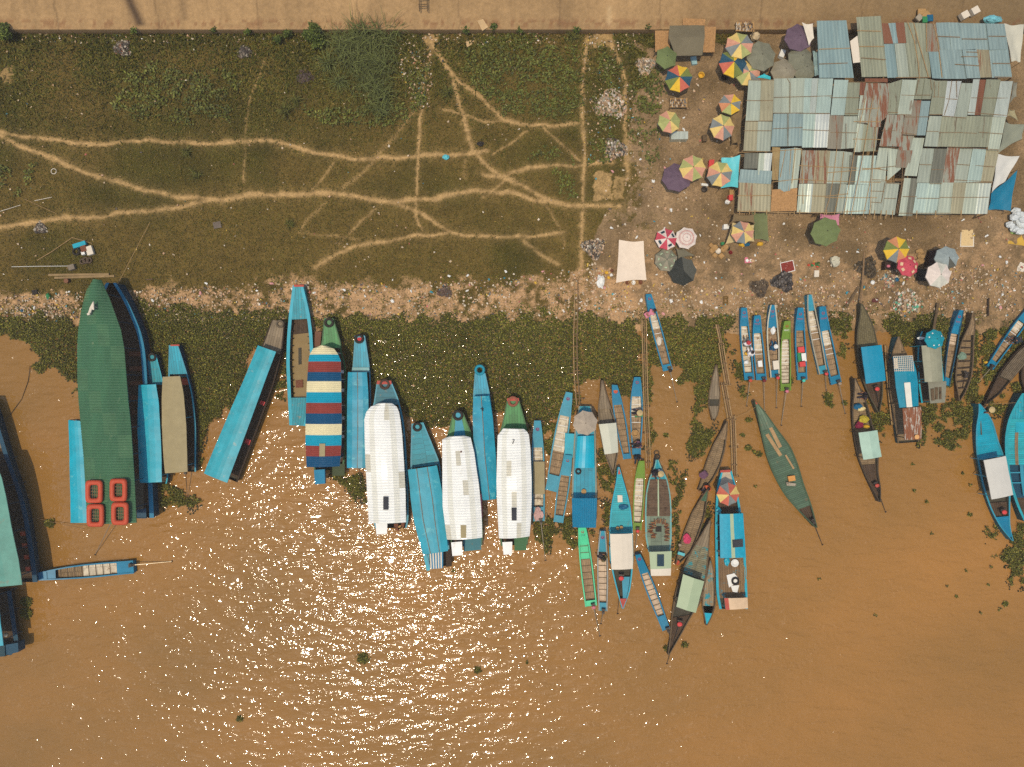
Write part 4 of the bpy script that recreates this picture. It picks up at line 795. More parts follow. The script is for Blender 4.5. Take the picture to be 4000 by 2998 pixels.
    # big wooden boat with pale green canopy
    b = pointed('long wooden boat with a teal stained deck and a pale green canopy', (2775,2032), [(2735,2090,2770,2095),(2700,2150,2768,2165),(2660,2240,2757,2272),(2636,2330,2735,2360),(2622,2420,2705,2400),(2617,2490,2660,2480)], (2612,2560), zs=.5, rise=.4, floor=None, hullm=mat('dark_boat_wood', C(70, 60, 48), .8), rimm=wood)
    b.deck(0, .2, greyD, 'bow_deck', dz=-.02, inset=1.04); b.deck(.2, .42, slatT, 'deck', dz=-.04); b.deck(.72, .98, woodD, 'stern_floor', z=.3)
    b.roof([(2669,2244,2751,2272),(2655,2310,2734,2335),(2642,2371,2718,2395)], 1.9, .16, [canG], facets=4, gable=True, posts=3, name='canopy'); b.engine(.76, -.1, (2605,2593), redC, metalD, 1.5)
    b = pointed('small patched boat with blue stains tied beside the long wooden boat', (2776,2188), [(2760,2240,2790,2240),(2745,2310,2796,2310),(2742,2370,2795,2370),(2750,2410,2778,2415)], (2760,2444), zs=.35, rise=.25, floor=None)
    b.deck(0, .28, mat('grey_bow_boards', C(155, 136, 108), .8, wear=C(50, 155, 175), wamt=.5, plank=(2, .2)), 'bow_deck', dz=-.02); b.deck(.28, .72, mat('stained_boards', C(165, 140, 105), .8, wear=C(60, 150, 165), wamt=.5, ws=1.2, plank=(2.5, .14)), 'floor_boards', z=.22); b.deck(.72, .82, woodD, 'well', z=.2); b.deck(.82, .98, tealB, 'stern_deck', dz=-.02)
    # house boat with umbrella
    st = unproject([(2814,1841,2853,1838),(2800,1900,2872,1900),(2796,1980,2890,1975),(2795,2060,2900,2060),(2797,2180,2912,2180),(2800,2320,2918,2318),(2812,2380,2920,2380)], .6)
    b = Boat('long house boat with a bright blue cabin roof and a cluttered after deck', st, .6, .3, 0, name='house_boat', hullm=mat('worn_teal_hull', C(60, 130, 140), .6, wear=C(130, 110, 80), wamt=.4), rimm=teal, floor=None, zf=.3, g=.12)
    b.deck(0, .13, mat('flaking_white_deck', C(190, 170, 140), .7, wear=C(150, 90, 70), wamt=.36), 'bow_deck', dz=-.01); b.deck(.13, .66, woodD, 'floor_boards', z=.35); b.deck(.62, .92, mat('blue_brown_deck', C(135, 105, 72), .8, wear=C(50, 145, 165), wamt=.42, ws=1.1, plank=(2.4, .18)), 'after_deck', dz=-.02)
    b.slab([(2814,1838),(2853,1836),(2854,1845),(2813,1847)], .95, redP, 'bow_board')
    b.roof([(2811,2009,2903,2006),(2812,2090,2908,2088),(2814,2181,2914,2178)], 1.9, .08, [mat('bright_blue_roof', C(12, 150, 195), .5, var=.12, vs=4, wear=C(40, 165, 200), wamt=.4, ws=4), canG], facets=7, stripes=lambda t, j: 1 if j == 3 else 0, posts=4)
    b.slab([(2861,2110),(2902,2107),(2903,2137),(2863,2140)], 2.05, solarD, 'solar_panel'); b.roof([(2829,2337,2920,2335),(2832,2360,2921,2358),(2835,2383,2922,2377)], 1.5, .08, [mat('cream_awning', C(215, 180, 140), .6), redP], facets=6, stripes=lambda t, j: 1 if j == 0 else 0, posts=2, name='stern_awning')
    q = MB(); q.torus(W(2873,2271,.72), .24, .08, 22, 8); solo('tyre', q, black, 'black tyre on white cloth on the cluttered after deck', 'tyre', 'tyres lying on boat bows', True)
    for (quad, lab) in ((((2838,2248),(2868,2240),(2892,2268),(2848,2296)), 'white cloth spread under the tyre on the after deck'), (((2855,2290),(2888,2286),(2880,2316),(2862,2312)), 'small white cloth at the edge of the after deck')):
        q = MB(); q.prism([W(x, y, .63) for x, y in quad], .02); solo('white_cloth', q, whtC, lab, 'cloth')
    q = MB(); q.lathe(W(2869,2199,.62), [(.26, 0), (.3, .12), (.26, .13), (.12, .05)], 16); solo('wash_basin', q, whtC, 'round white basin behind the bright blue cabin roof', 'basin')
    q = MB(); q.blob(W(2840,2194,.7), .24, .3, .16, .25); solo('plastic_bag', q, tealB, 'blue bundle behind the bright blue cabin roof', 'bundle')
    for i in range(5):
        q = MB(); q.tube([W(2893+i*4, 2180+i*9, .7), W(2888+i*7, 2320-i*14, .72)], .025, 5); solo('bamboo_pole', q, bamboo, 'loose bamboo pole on the cluttered after deck', 'pole', 'bamboo poles on the after deck')
    q = MB(); q.blob(W(2807,1995,.75), .2, .3, .2, .3); solo('plastic_bag', q, tealB, 'teal bundle under the bow umbrella of the house boat', 'bundle')
    # old green boat on open water
    b = pointed('long old green wooden boat lying alone on open water', (2950,1568), [(2955,1620,2986,1610),(2972,1690,3030,1670),(2994,1780,3088,1745),(3020,1850,3117,1815),(3062,1930,3140,1895),(3112,1990,3168,1970)], (3190,2062), zs=.5, rise=.4, srise=.3, hullm=mat('old_green_hull', C(72, 80, 58), .8, wear=C(110, 90, 65), wamt=.4), rimm=mat('old_green_rim', C(70, 88, 62), .8), floor=None, tailw=4)
    b.deck(.0, .22, mat('old_green_deck', C(108, 124, 96), .75, wear=C(130, 118, 85), wamt=.42, plank=(2.4, .2)), 'bow_deck', dz=-.02, inset=1.04); b.deck(.22, .84, mat('old_green_slats', C(88, 110, 84), .75, wear=C(125, 110, 78), wamt=.38, ws=1.2, plank=(.15, 4, .02), groove=.5), 'deck', dz=-.04); b.deck(.84, .97, woodD, 'stern_floor', z=.4); b.deck(0, .025, orange, 'bow_tip', dz=.03, inset=1.3)
    b.engine(.95, 0, (3212,2129), None, metalD); PL = 'planks lying on the old green boat'
    for quad in (((2988,1642),(3000,1637),(3055,1745),(3042,1752)), ((2990,1700),(3002,1694),(3056,1778),(3044,1784)), ((3066,1780),(3071,1776),(3104,1830),(3098,1834))):
        q = MB(); q.prism([W(x, y, .56) for x, y in quad], .04); solo('plank', q, mat('fresh_plank', C(175, 138, 92), .8, var=.2, vs=4), 'pale loose plank on the deck of the old green boat', 'plank', PL)
    q = MB(); q.prism([W(x, y, .75) for x, y in ((3078,1862),(3105,1858),(3108,1878),(3082,1882))], .2); solo('wooden_box', q, mat('orange_box', C(205, 140, 70), .7), 'flat orange box on the stern half of the old green boat', 'box')
    q = MB(); q.prism([W(x, y, .7) for x, y in ((3072,1884),(3110,1890),(3108,1900),(3074,1898))], .15); solo('wooden_box', q, floorL, 'pale board beside the orange box on the old green boat', 'box')
    # right hand boats
    b = pointed('brown wooden boat shaded by a plain blue canopy, drawn up to the shore', (3363,1187), [(3352,1235,3388,1235),(3345,1300,3412,1285),(3346,1350,3426,1340),(3352,1420,3440,1410),(3370,1490,3448,1480),(3395,1550,3448,1545)], (3434,1612), floor=None, zs=.5, rise=.4, lift=.1, hullm=mat('brown_green_hull', C(80, 72, 52), .8))
    b.deck(0, .4, mat('khaki_boards', C(118, 105, 72), .8, wear=C(90, 78, 52), wamt=.36, plank=(.3, .16)), 'bow_deck', dz=-.03, inset=1.04); b.deck(.7, .96, woodD, 'stern_floor', z=.32); b.roof([(3364,1357,3444,1348),(3372,1420,3452,1412),(3383,1500,3460,1488)], 1.9, .06, [blueC], facets=4, posts=3, name='canopy'); b.engine(.78, .1, (3440,1640), redC, metalD, 1.3)
    b = pointed('brown boat with yellow and red cargo ahead of a shiny pale canopy', (3340,1478), [(3330,1530,3362,1530),(3327,1590,3388,1585),(3330,1650,3405,1650),(3338,1720,3428,1715),(3352,1790,3432,1785),(3380,1860,3430,1850),(3405,1910,3440,1905)], (3438,1962), floor=slatW, zs=.45, hullm=mat('dark_slim_hull', C(72, 60, 45), .8))
    b.deck(0, .2, wood, 'bow_deck', dz=-.03); b.deck(.7, .97, woodD, 'stern_floor', z=.3); b.roof([(3354,1691,3427,1681),(3362,1740,3435,1732),(3373,1797,3444,1785)], 1.7, .12, [canGs], facets=4, gable=True, posts=2, name='canopy'); b.engine(.86, 0, (3459,2001), metalR, metalD, 1.2)
    for x, y, rx, ry, m, nm, lab in ((3352,1589,.34,.24,bluC,'sack','blue sack forward in the boat with yellow and red cargo'),(3364,1598,.3,.2,mat('cream_sack', C(232, 205, 140), .7),'sack','cream sack beside the blue sack'),(3374,1640,.44,.3,mat('yellow_green_goods', C(190, 165, 50), .8, var=.4, vs=16),'sack','heap of yellow green produce'),(3357,1660,.32,.32,mat('maroon_bag', C(130, 28, 55), .5),'plastic_bag','glossy maroon bag under the produce heap'),(3385,1668,.26,.16,yelC,'plastic_bag','bright yellow bag next to the shiny pale canopy')):
        q = MB(); q.blob(W(x, y, .5), rx, ry, .2, .22, 11, 6); solo(nm, q, m, lab, 'bag' if 'bag' in nm else 'sack')
    # lattice boat
    st = unproject([(3496,1317,3502,1317),(3478,1380,3530,1375),(3470,1430,3560,1420),(3474,1530,3580,1525),(3490,1611,3590,1600),(3508,1733,3590,1727)], .6)
    b = Boat('blue roofed boat with a lattice panel in front and a rusty tin roof behind', st, .6, .35, 0, name='covered_boat', hullm=mat('old_blue_hull', C(30, 90, 110), .6), rimm=wood, floor=slatW, zf=.3, lift=.1)
    b.deck(0, .2, wood, 'bow_deck', dz=-.02); b.roof([(3487,1396,3562,1390),(3494,1447,3579,1445),(3499,1510,3586,1505),(3514,1594,3588,1587)], 1.9, .1, [mat('flat_blue_roof', C(10, 132, 175), .45, wear=C(120, 160, 165), wamt=.26, ws=2)], facets=4, gable=True, posts=4)
    b.slab([(3532,1496),(3556,1494),(3564,1591),(3542,1592)], 2.06, whiteP, 'roof_strip', .04); b.roof([(3526,1596,3598,1590),(3530,1655,3599,1650),(3534,1719,3600,1717)], 2.0, .05, [rust], facets=24, waves=8, posts=2, name='stern_roof')
    q = MB()
    for k in range(11):
        x = 3491+k*7.4; q.tube([W(x, 1392-k*.3, 2.1), W(x+4, 1452, 2.1)], .022, 4)
    for k in range(8):
        y = 1393+k*8; q.tube([W(3489+k*.8, y, 2.12), W(3563+k*1.2, y-3, 2.12)], .022, 4)
    build('lattice_panel', q, canW, b.root); q = MB(); q.prism([W(x, y, 2.05) for x, y in ((3490,1400),(3505,1399),(3508,1440),(3492,1440))], .02); build('white_panel', q, canW, b.root)
    q = MB(); q.lathe(W(3577,1707,2.05), [(.14, 0), (.18, .18), (.12, .2)], 14); solo('bucket', q, mat('tan_plastic', C(225, 165, 100), .6), 'tan bucket at the corner of the rusty tin roof', 'bucket')
    # grey covered boat with teal umbrella
    st = unproject([(3596,1296,3650,1290),(3586,1327,3672,1327),(3586,1420,3680,1420),(3592,1510,3690,1505),(3602,1575,3690,1570)], .7)
    b = Boat('boat with a grey green cabin roof and tyres along its left side', st, .65, .2, 0, name='covered_boat', hullm=mat('dark_teal_hull', C(25, 70, 85), .6), rimm=teal, floor=woodD, zf=.3, lift=.05)
    b.roof([(3600,1351,3675,1351),(3606,1420,3680,1420),(3613,1493,3683,1491)], 1.9, .2, [canGrey], facets=6, posts=3); b.roof([(3625,1493,3697,1490),(3630,1535,3695,1532),(3634,1577,3692,1573)], 1.7, .03, [mat('grey_board_awning', C(135, 130, 108), .6)], facets=4, posts=2, name='stern_awning')
    for quad in (((3636,1520),(3648,1518),(3652,1565),(3640,1566)), ((3652,1514),(3664,1513),(3664,1560),(3655,1562)), ((3668,1514),(3678,1513),(3678,1560),(3670,1561))): b.slab(quad, 1.78, wood, 'roof_board')
    for y, k in ((1421,'upper'),(1444,'middle'),(1490,'lower')):
        q = MB(); c = W(3593, y, .75); q.torus(c, .14, .05, 16, 6); solo('tyre', q, black, f'{k} of three small tyres along the side of the grey covered boat', 'tyre', 'fender tyres of the grey covered boat', True)
    q = MB(); q.box(W(3600,1340,1.0), .5, .45, .3, .1); solo('cool_box', q, mat('navy_box', C(40, 45, 75), .6), 'dark cool box beside the teal umbrella', 'box'); q = MB(); q.blob(W(3597,1322,1.1), .34, .12, .08, .15); solo('sack', q, whtC, 'white sack on the dark cool box', 'sack')
    # messy wooden boat
    b = pointed('cluttered wooden boat with nets and open ribs between the blue boats at right', (3798,1222), [(3778,1270,3802,1270),(3755,1330,3803,1330),(3738,1400,3803,1400),(3731,1480,3797,1470),(3738,1530,3772,1530)], (3750,1567), floor=slatW, zs=.45, lift=.1, hullm=wood)
    b.deck(0, .25, wood, 'bow_deck', dz=-.02); 
    for t in np.linspace(.32, .85, 8): b.rib(t, woodD, z=.45, w=.1)
    q = MB(); q.blob(W(3757,1392,.6), .34, .3, .12, .4, 12, 6); solo('fishing_net', q, mat('green_net', C(120, 140, 115), .9), 'pale green net heaped in the cluttered wooden boat', 'net'); b.engine(.7, .1, (3752,1545), None, metalD, 1.4)
    b = pointed('plank roofed old boat slanting off the right edge', (4052,1296), [(4010,1330,4050,1345),(3960,1385,4012,1415),(3905,1455,3955,1480),(3868,1530,3905,1540)], (3848,1584), floor=None, zs=.5, lift=.05, hullm=woodD); b.deck(.03, .62, mat('grey_planks', C(120, 102, 78), .85, var=.3, vs=3, plank=(2.5, .13, .025), groove=.3), 'plank_roof', dz=.1); b.deck(.62, .95, woodD, 'floor_boards', z=.3)
    # turquoise boat, white canopy right
    b = pointed('bright blue boat with a big white canopy near the right edge', (3826,1578), [(3814,1610,3842,1605),(3808,1660,3872,1645),(3812,1740,3900,1730),(3820,1800,3922,1780),(3840,1900,3948,1890),(3870,1990,3945,1985),(3905,2060,3942,2055)], (3957,2114), floor=None, zs=.55, hullm=mat('dull_blue_hull', C(40, 90, 105), .6), rimm=blueL)
    b.deck(.0, .4, mat('bright_slat_deck', C(8, 155, 195), .45, plank=(.15, 4, .015), groove=.7), 'fore_deck', dz=-.03, inset=1.03); b.deck(.82, .97, blueP, 'stern_deck', dz=-.03); b.deck(.72, .82, woodD, 'engine_well', z=.35); b.roof([(3843,1799,3929,1782),(3858,1875,3943,1858),(3874,1952,3958,1934)], 1.9, .08, [mat('grey_white_canopy', C(205, 198, 182), .55, var=.05)], facets=4, posts=3, name='canopy'); b.engine(.78, .1, (3930,2075), redC, metalD, 1.4)
    q = MB(); q.tube([W(3828,1600,.75), W(3834,1700,.7)], .035, 5); solo('oar', q, wood, 'oar laid on the bright blue fore deck', 'oar')
    # large turquoise boat at right edge
    st = unproject([(3985,1537,4030,1537),(3962,1580,4070,1580),(3940,1635,4090,1635),(3930,1703,4098,1703),(3930,1760,4098,1760),(3938,1850,4092,1850),(3950,1900,4085,1900),(3975,1980,4070,1980),(4000,2037,4050,2040)], .9)
    b = Boat('large turquoise wooden boat cut off by the right edge', st, .85, .3, .1, name='cargo_boat', hullm=mat('dark_turq_hull', C(20, 80, 95), .6), rimm=mat('turquoise_rim', C(45, 150, 165), .5, wear=C(110, 110, 95), wamt=.3), floor=woodD, zf=.45, g=.14)
    b.deck(0, .2, tealD, 'bow_deck', dz=-.01, inset=1.03); b.deck(.2, .56, tealT, 'deck', dz=-.06); b.deck(.3, .56, wood, 'deck_plank', dz=-.04, u0=-.62, u1=-.45); b.slab([(3967,1640),(4030,1640),(4030,1690),(3967,1690)], .86, teal, 'hatch'); b.deck(.56, .82, navy, 'hold', z=.5); b.rib(.62, blueL, w=.1); b.rib(.7, blueL, w=.1); b.deck(.56, .8, blueL, 'side_bench', dz=-.1, u0=-.35, u1=-.15)
    b = pointed('dark slim hull lying against the right edge above the turquoise boat', (4012,1385), [(3992,1430,4035,1430),(3990,1480,4035,1480)], (4010,1532), floor=woodD, zs=.4, hullm=woodD)
others()
# ------------------------------------------------------------------ market sheds with tin roofs
def tin(nm, c, wear=None, wamt=.3, rough=.42, metal=.12, ws=1.0): return mat('tin_'+nm, C(*c), rough+.06, metal, .16, 1.1, wear=C(*wear) if wear else None, wamt=wamt, ws=ws, stretch=(3.6, .32, 1), spec=.35)
RU = (130, 80, 52)
TIN = dict(g=tin('grey_green', (158, 162, 140), (120, 112, 86), .34), g2=tin('dull_green', (142, 142, 114), (110, 98, 74), .4), d=tin('dark_grey', (108, 106, 88)), t=tin('tan', (160, 150, 116), (120, 100, 70), .4), k=tin('khaki_streaked', (150, 138, 104), RU, .5),
 b=tin('blue_grey', (136, 153, 144), (150, 150, 130), .3), b2=tin('sky_grey', (128, 149, 142), (110, 130, 125), .3), p=tin('pale', (178, 182, 156), (160, 155, 126), .35, .36, .2), pb=tin('pale_blue', (176, 190, 170), None, .3, .34, .25), s=tin('shiny', (202, 204, 180), (172, 174, 150), .36, .26, .4), w=tin('bright', (222, 220, 198), None, .3, .22, .45),
 r=tin('rust_streaked', (152, 150, 128), RU, .62, .6, .05, 1.1), rr=tin('rusty', (142, 130, 104), (126, 78, 52), .85, .7, .05, .9), R=tin('red_rust', (126, 76, 50), (100, 56, 40), .45, .75, .1), rb=tin('brown_worn', (134, 124, 102), RU, .5, .6, .05), c=mat('tan_ground_sheet', C(158, 132, 86), .8, var=.15), m=mat('woven_mat', C(178, 132, 82), .85, var=.3, vs=9))
class Shed:
    def __init__(s, label, corners, zf, group='market sheds'):
        s.zf = zf; xs = [c[0] for c in corners]; ys = [c[1] for c in corners]
        c = W(sum(xs)/4, sum(ys)/4, 3); s.root = thing('market_shed', label, 'market shed', (c.x, c.y, gz(500)), group); s.k = 0
        for px, py in corners+[mid(corners[0], corners[1], .33), mid(corners[0], corners[1], .66), mid(corners[3], corners[2], .33), mid(corners[3], corners[2], .66), mid(corners[0], corners[3], .5), mid(corners[1], corners[2], .5)]:
            q = MB(); p = W(px, py, zf(py)-.12); g_ = gz(py); q.tube([(p.x, p.y, g_-.1), (p.x, p.y, p.z)], .06, 6); build('post', q, bambooD, s.root)
    def sheet(s, tl, tr, br, bl, m='g', up=0., name='roof_sheet', horiz=False):
        """a corrugated sheet between four pixel corners"""
        s.k += 1; up = up+.022*(s.k % 3)
        w = math.hypot(tr[0]-tl[0], tr[1]-tl[1])/S; n = max(6, int(w/.0635)); b = MB(); rows = 4; ph = rnd.uniform(0, 6); tw = rnd.uniform(-.05, .05); bow = rnd.uniform(-.01, .03); am = .0055 if name == 'roof_sheet' else .004
        if horiz: tl, tr, br, bl = bl, tl, tr, br; n = 14
        for i in range(rows+1):
            v = i/rows; l = mid(tl, bl, v); r = mid(tr, br, v)
            for j in range(n+1):
                u = j/n; p = mid(l, r, u); z = s.zf(p[1])+up+am*math.sin(j*PI/2+ph)+tw*(u-.5)+bow*math.sin(PI*u)+.008*math.sin(v*5+ph)
                b.v.append(tuple(W(p[0], p[1], z)))
        for i in range(rows):
            for j in range(n): b.f.append((i*(n+1)+j, (i+1)*(n+1)+j, (i+1)*(n+1)+j+1, i*(n+1)+j+1)); b.m.append(0)
        return build(name, b, TIN[m] if isinstance(m, str) else m, s.root)
    def batten(s, pts, r=.028, m=None):
        q = MB(); q.tube([W(x, y, s.zf(y)+.07) for x, y in pts], r, 5); return build('roof_batten', q, m or bamboo, s.root)
def o1(x, y): return (2880+x/2.859, 280+y/2.859)
def o2(x, y): return (3400+x/2.763, 280+y/2.763)
def o3(x, y): return (3200+x/2.0725, y/2.0725)
def sheds():
    zA = lambda y: 3.2-.35*(y-60)/250
    zB = lambda y: float(np.interp(y, [300, 455, 600], [2.85, 3.05, 2.85])); zC = lambda y: float(np.interp(y, [590, 715, 850], [2.72, 2.62, 2.4]))
    # upper shed
    A = Shed('blue grey tin roofed shed backing onto the concrete slope', [(3180,90),(3920,95),(3952,305),(3205,305)], zA)
    for q, m in [(((-20,170),(110,168),(150,632),(0,632)),'b2'),(((108,168),(220,166),(280,632),(148,632)),'b2'),(((300,140),(400,136),(440,625),(345,625)),'g2'),(((398,136),(498,130),(552,622),(438,625)),'g2'),
        (((505,190),(560,190),(600,355),(525,355)),'rr'),(((560,190),(620,186),(640,352),(580,355)),'b2'),(((618,186),(690,184),(710,350),(636,352)),'rr'),(((688,184),(770,186),(800,352),(706,350)),'g2'),(((525,358),(610,355),(640,630),(552,632)),'b2'),(((610,355),(700,352),(735,630),(640,630)),'g'),(((700,350),(780,350),(805,628),(735,630)),'g2'),(((770,186),(870,190),(905,628),(800,630)),'g2'),(((868,190),(945,195),(985,420),(880,420)),'rb'),(((885,420),(985,420),(1010,640),(915,635)),'b2')]: A.sheet(*[o3(*p) for p in q], m)
    for q, m in [(((945,185),(1045,183),(1075,405),(972,405)),'b'),(((1045,183),(1130,185),(1160,405),(1070,405)),'b'),(((972,405),(1075,405),(1110,640),(1008,640)),'b'),(((1070,405),(1160,405),(1195,640),(1105,640)),'b'),(((1130,188),(1240,190),(1270,400),(1160,405)),'b'),(((1160,405),(1275,405),(1305,635),(1195,635)),'b'),(((1238,190),(1355,192),(1375,405),(1265,405)),'b'),(((1275,403),(1375,405),(1398,628),(1305,630)),'k'),(((1352,192),(1500,195),(1530,400),(1378,405)),'b'),(((1375,402),(1530,398),(1562,632),(1400,632)),'b')]: A.sheet(*[o3(*p) for p in q], m)
    for l in [((715,180),(770,330),(800,500),(812,640)),((765,185),(800,330),(850,500),(885,625)),((868,190),(870,420)),((925,185),(960,340),(995,630)),((0,520),(230,512)),((305,250),(500,255)),((325,378),(530,378)),((340,470),(540,485)),((960,295),(1140,303)),((1155,317),(1360,318)),((1370,295),(1510,296)),((1190,423),(1290,425)),((1150,460),(1285,462)),((1100,522),(1300,535)),((1405,515),(1550,516)),((0,400),(250,392)),((620,630),(900,628)),((1420,625),(1562,628))]: A.batten([o3(*p) for p in l], m=bambooD if l[0][1] > 400 or l[0][0] > 940 else bamboo)
    q = MB(); q.prism([W(*o3(x, y), zz) for x, y, zz in ((250,335,3.0),(310,290,3.1),(335,505,2.9),(275,512,2.8))], .03); build('roof_cloth', q, canW, A.root)
    # middle shed
    B = Shed('large middle market shed with patchwork tin roof and shiny sheets at its left end', [(2925,312),(3950,318),(3898,590),(2900,590)], zB)
    for q, m in [(((127,95),(268,95),(250,556),(93,555)),'p'),(((268,92),(412,92),(393,552),(250,556)),'t'),(((410,80),(500,78),(490,465),(400,468)),'g'),(((500,78),(592,76),(588,462),(490,465)),'p'),(((592,76),(752,72),(735,460),(588,462)),'p'),(((750,75),(835,76),(808,465),(735,468)),'pb'),(((835,76),(912,76),(880,468),(808,468)),'s'),(((910,78),(1072,78),(1034,470),(876,470)),'pb'),(((1085,92),(1242,95),(1196,488),(1042,488)),'pb'),(((1240,115),(1372,118),(1345,492),(1198,490)),'g2'),
        (((90,560),(232,560),(216,888),(68,886)),'t'),(((232,558),(392,560),(368,892),(214,888)),'g'),(((404,472),(580,470),(566,835),(374,838)),'b'),(((580,468),(736,466),(724,832),(566,835)),'b'),(((735,470),(876,470),(850,848),(722,850)),'pb'),(((876,474),(1034,474),(1006,850),(850,850)),'w'),(((1035,490),(1190,492),(1158,868),(1006,862)),'rb'),(((1190,500),(1342,500),(1315,855),(1158,866)),'g'),
        (((1372,118),(1440,125),(1425,266),(1352,264)),'R'),(((1440,128),(1520,132),(1460,580),(1345,575)),'r'),(((1520,132),(1601,135),(1601,600),(1462,590)),'r'),(((1372,266),(1455,230),(1410,575),(1340,575)),'p'),(((1340,580),(1415,585),(1375,900),(1300,900)),'p'),(((1412,590),(1555,605),(1545,890),(1375,895)),'g2'),(((1425,78),(1680,78),(1680,122),(1425,118)),'R')]: B.sheet(*[o1(*p) for p in q], m, horiz=(q[0] == (1425,78)))
    for q, m, up in [(((40,125),(150,128),(110,600),(0,600)),'r',0),(((118,130),(215,128),(200,470),(90,560)),'r',0),(((205,130),(345,85),(295,462),(190,462)),'g2',0),(((345,88),(502,92),(440,466),(293,464)),'p',.02),(((500,75),(590,75),(560,300),(470,300)),'g2',0),(((590,72),(695,95),(650,300),(555,300)),'g2',0),(((690,100),(832,100),(782,466),(632,466)),'g2',.01),(((832,104),(984,104),(906,490),(776,484)),'w',.02),(((984,125),(1110,128),(1042,492),(908,490)),'g',0),(((1110,85),(1180,85),(1125,468),(1050,466)),'s',0),(((1180,88),(1255,90),(1190,472),(1118,470)),'R',.02),(((1252,85),(1405,88),(1330,478),(1188,475)),'g2',0),(((1405,105),(1538,105),(1472,492),(1326,488)),'s',.02),
        (((-10,470),(110,470),(60,820),(-40,830)),'r',0),(((180,465),(270,465),(200,808),(95,806)),'r',.01),(((268,468),(365,470),(330,812),(200,808)),'r',0),(((400,312),(552,312),(500,690),(335,680)),'rb',.05),(((550,318),(648,318),(592,690),(500,690)),'b',.04),(((635,480),(772,482),(722,812),(580,808)),'g',0),(((770,482),(906,486),(850,812),(720,812)),'g2',0),(((905,492),(1040,490),(985,815),(850,812)),'g2',0),(((1038,480),(1182,480),(1130,815),(985,815)),'g2',0),(((1180,482),(1322,486),(1268,818),(1128,815)),'g2',0),(((1320,492),(1464,492),(1388,852),(1266,848)),'p',0)]: B.sheet(*[o2(*p) for p in q], m, up)
    for l in [((127,95),(410,98)),((410,290),(1060,272)),((95,325),(400,325)),((95,555),(395,552)),((400,465),(1030,468)),((70,662),(380,662)),((400,640),(730,625)),((730,650),(1030,662)),((1040,680),(1340,686)),((1040,292),(1370,292)),((1200,472),(1345,470)),((1115,670),(1110,870)),((1215,580),(1215,860)),((560,80),(590,130),(588,460)),((566,470),(566,830)),((1240,118),(1600,120))]: B.batten([o1(*p) for p in l], .02, bambooD)
    for l in [((1601,270),(1560,500),(1540,720),(1520,930),(1480,1600)),((1520,270),(1490,420),(1440,720),(1390,1010),(1270,1610)),((1430,300),(1400,450),(1330,760),(1290,1000),(1185,1630)),((1335,425),(1601,408)),((1300,560),(1601,560)),((1295,755),(1601,760))]: B.batten([o1(*p) for p in l], .026)
    for l in [((190,440),(300,445)),((300,465),(440,468)),((330,255),(480,260)),((500,255),(650,255)),((670,275),(800,280)),((815,295),(940,300)),((1090,285),(1500,288)),((640,465),(780,465)),((780,480),(1035,503)),((1050,440),(1470,475)),((370,490),(490,492)),((500,490),(640,490)),((120,640),(270,640)),((600,645),(735,648)),((740,660),(1000,658)),((1010,662),(1150,668)),((1170,655),(1430,675)),((330,660),(490,682)),((100,805),(300,830)),((850,812),(1390,845)),((880,100),(850,300),(800,470)),((930,100),(935,280)),((650,80),(660,200)),((690,110),(690,280)),((740,110),(730,280)),((520,90),(490,260))]: B.batten([o2(*p) for p in l], .02, bambooD)
    # lower shed
    Cc = Shed('long lower market shed with a dark gap and overhanging bamboo along its eave', [(2895,605),(3890,600),(3855,835),(2885,825)], zC)
    for q, m, up in [(((82,912),(242,912),(225,1085),(70,1085)),'d',0),(((242,912),(305,912),(290,1155),(222,1150)),'p',0),(((305,912),(392,912),(366,1160),(285,1156)),'w',.02),(((35,1092),(390,1112),(376,1258),(14,1240)),'b',.03),(((20,1240),(200,1248),(185,1570),(0,1568)),'k',0),(((200,1248),(380,1256),(370,1572),(185,1570)),'t',0),(((480,865),(560,862),(520,1340),(455,1310)),'b',.02),(((560,862),(635,855),(590,1330),(515,1345)),'b',.02),(((635,850),(718,862),(668,1300),(590,1310)),'p',.02),(((390,842),(480,850),(455,1215),(388,1210)),'c',-.02),(((386,1320),(672,1300),(660,1558),(372,1562)),'m',0),
        (((728,880),(880,882),(850,1250),(690,1250)),'r',0),(((880,882),(1040,885),(1000,1252),(850,1250)),'k',.01),(((1040,888),(1165,890),(1130,1252),(1000,1252)),'g',0),(((1165,890),(1290,905),(1245,1255),(1130,1252)),'g',0),(((1258,935),(1345,938),(1305,1260),(1240,1258)),'d',.03),(((1345,940),(1410,940),(1368,1262),(1308,1262)),'pb',.04),(((1410,940),(1556,940),(1508,1266),(1366,1262)),'pb',.05),(((690,1255),(790,1254),(760,1578),(664,1575)),'p',.02),(((790,1254),(850,1254),(820,1580),(760,1578)),'s',.02),(((850,1254),(1000,1256),(970,1582),(820,1580)),'t',0),(((1000,1256),(1145,1256),(1108,1580),(968,1580)),'d',0),(((1145,1258),(1220,1258),(1195,1585),(1105,1582)),'g',0),(((1218,1264),(1366,1264),(1332,1590),(1196,1590)),'pb',.02),(((1366,1264),(1508,1268),(1472,1590),(1332,1590)),'pb',.02)]: Cc.sheet(*[o1(*p) for p in q], m, up, 'woven_mat' if m == 'm' else 'roof_sheet')
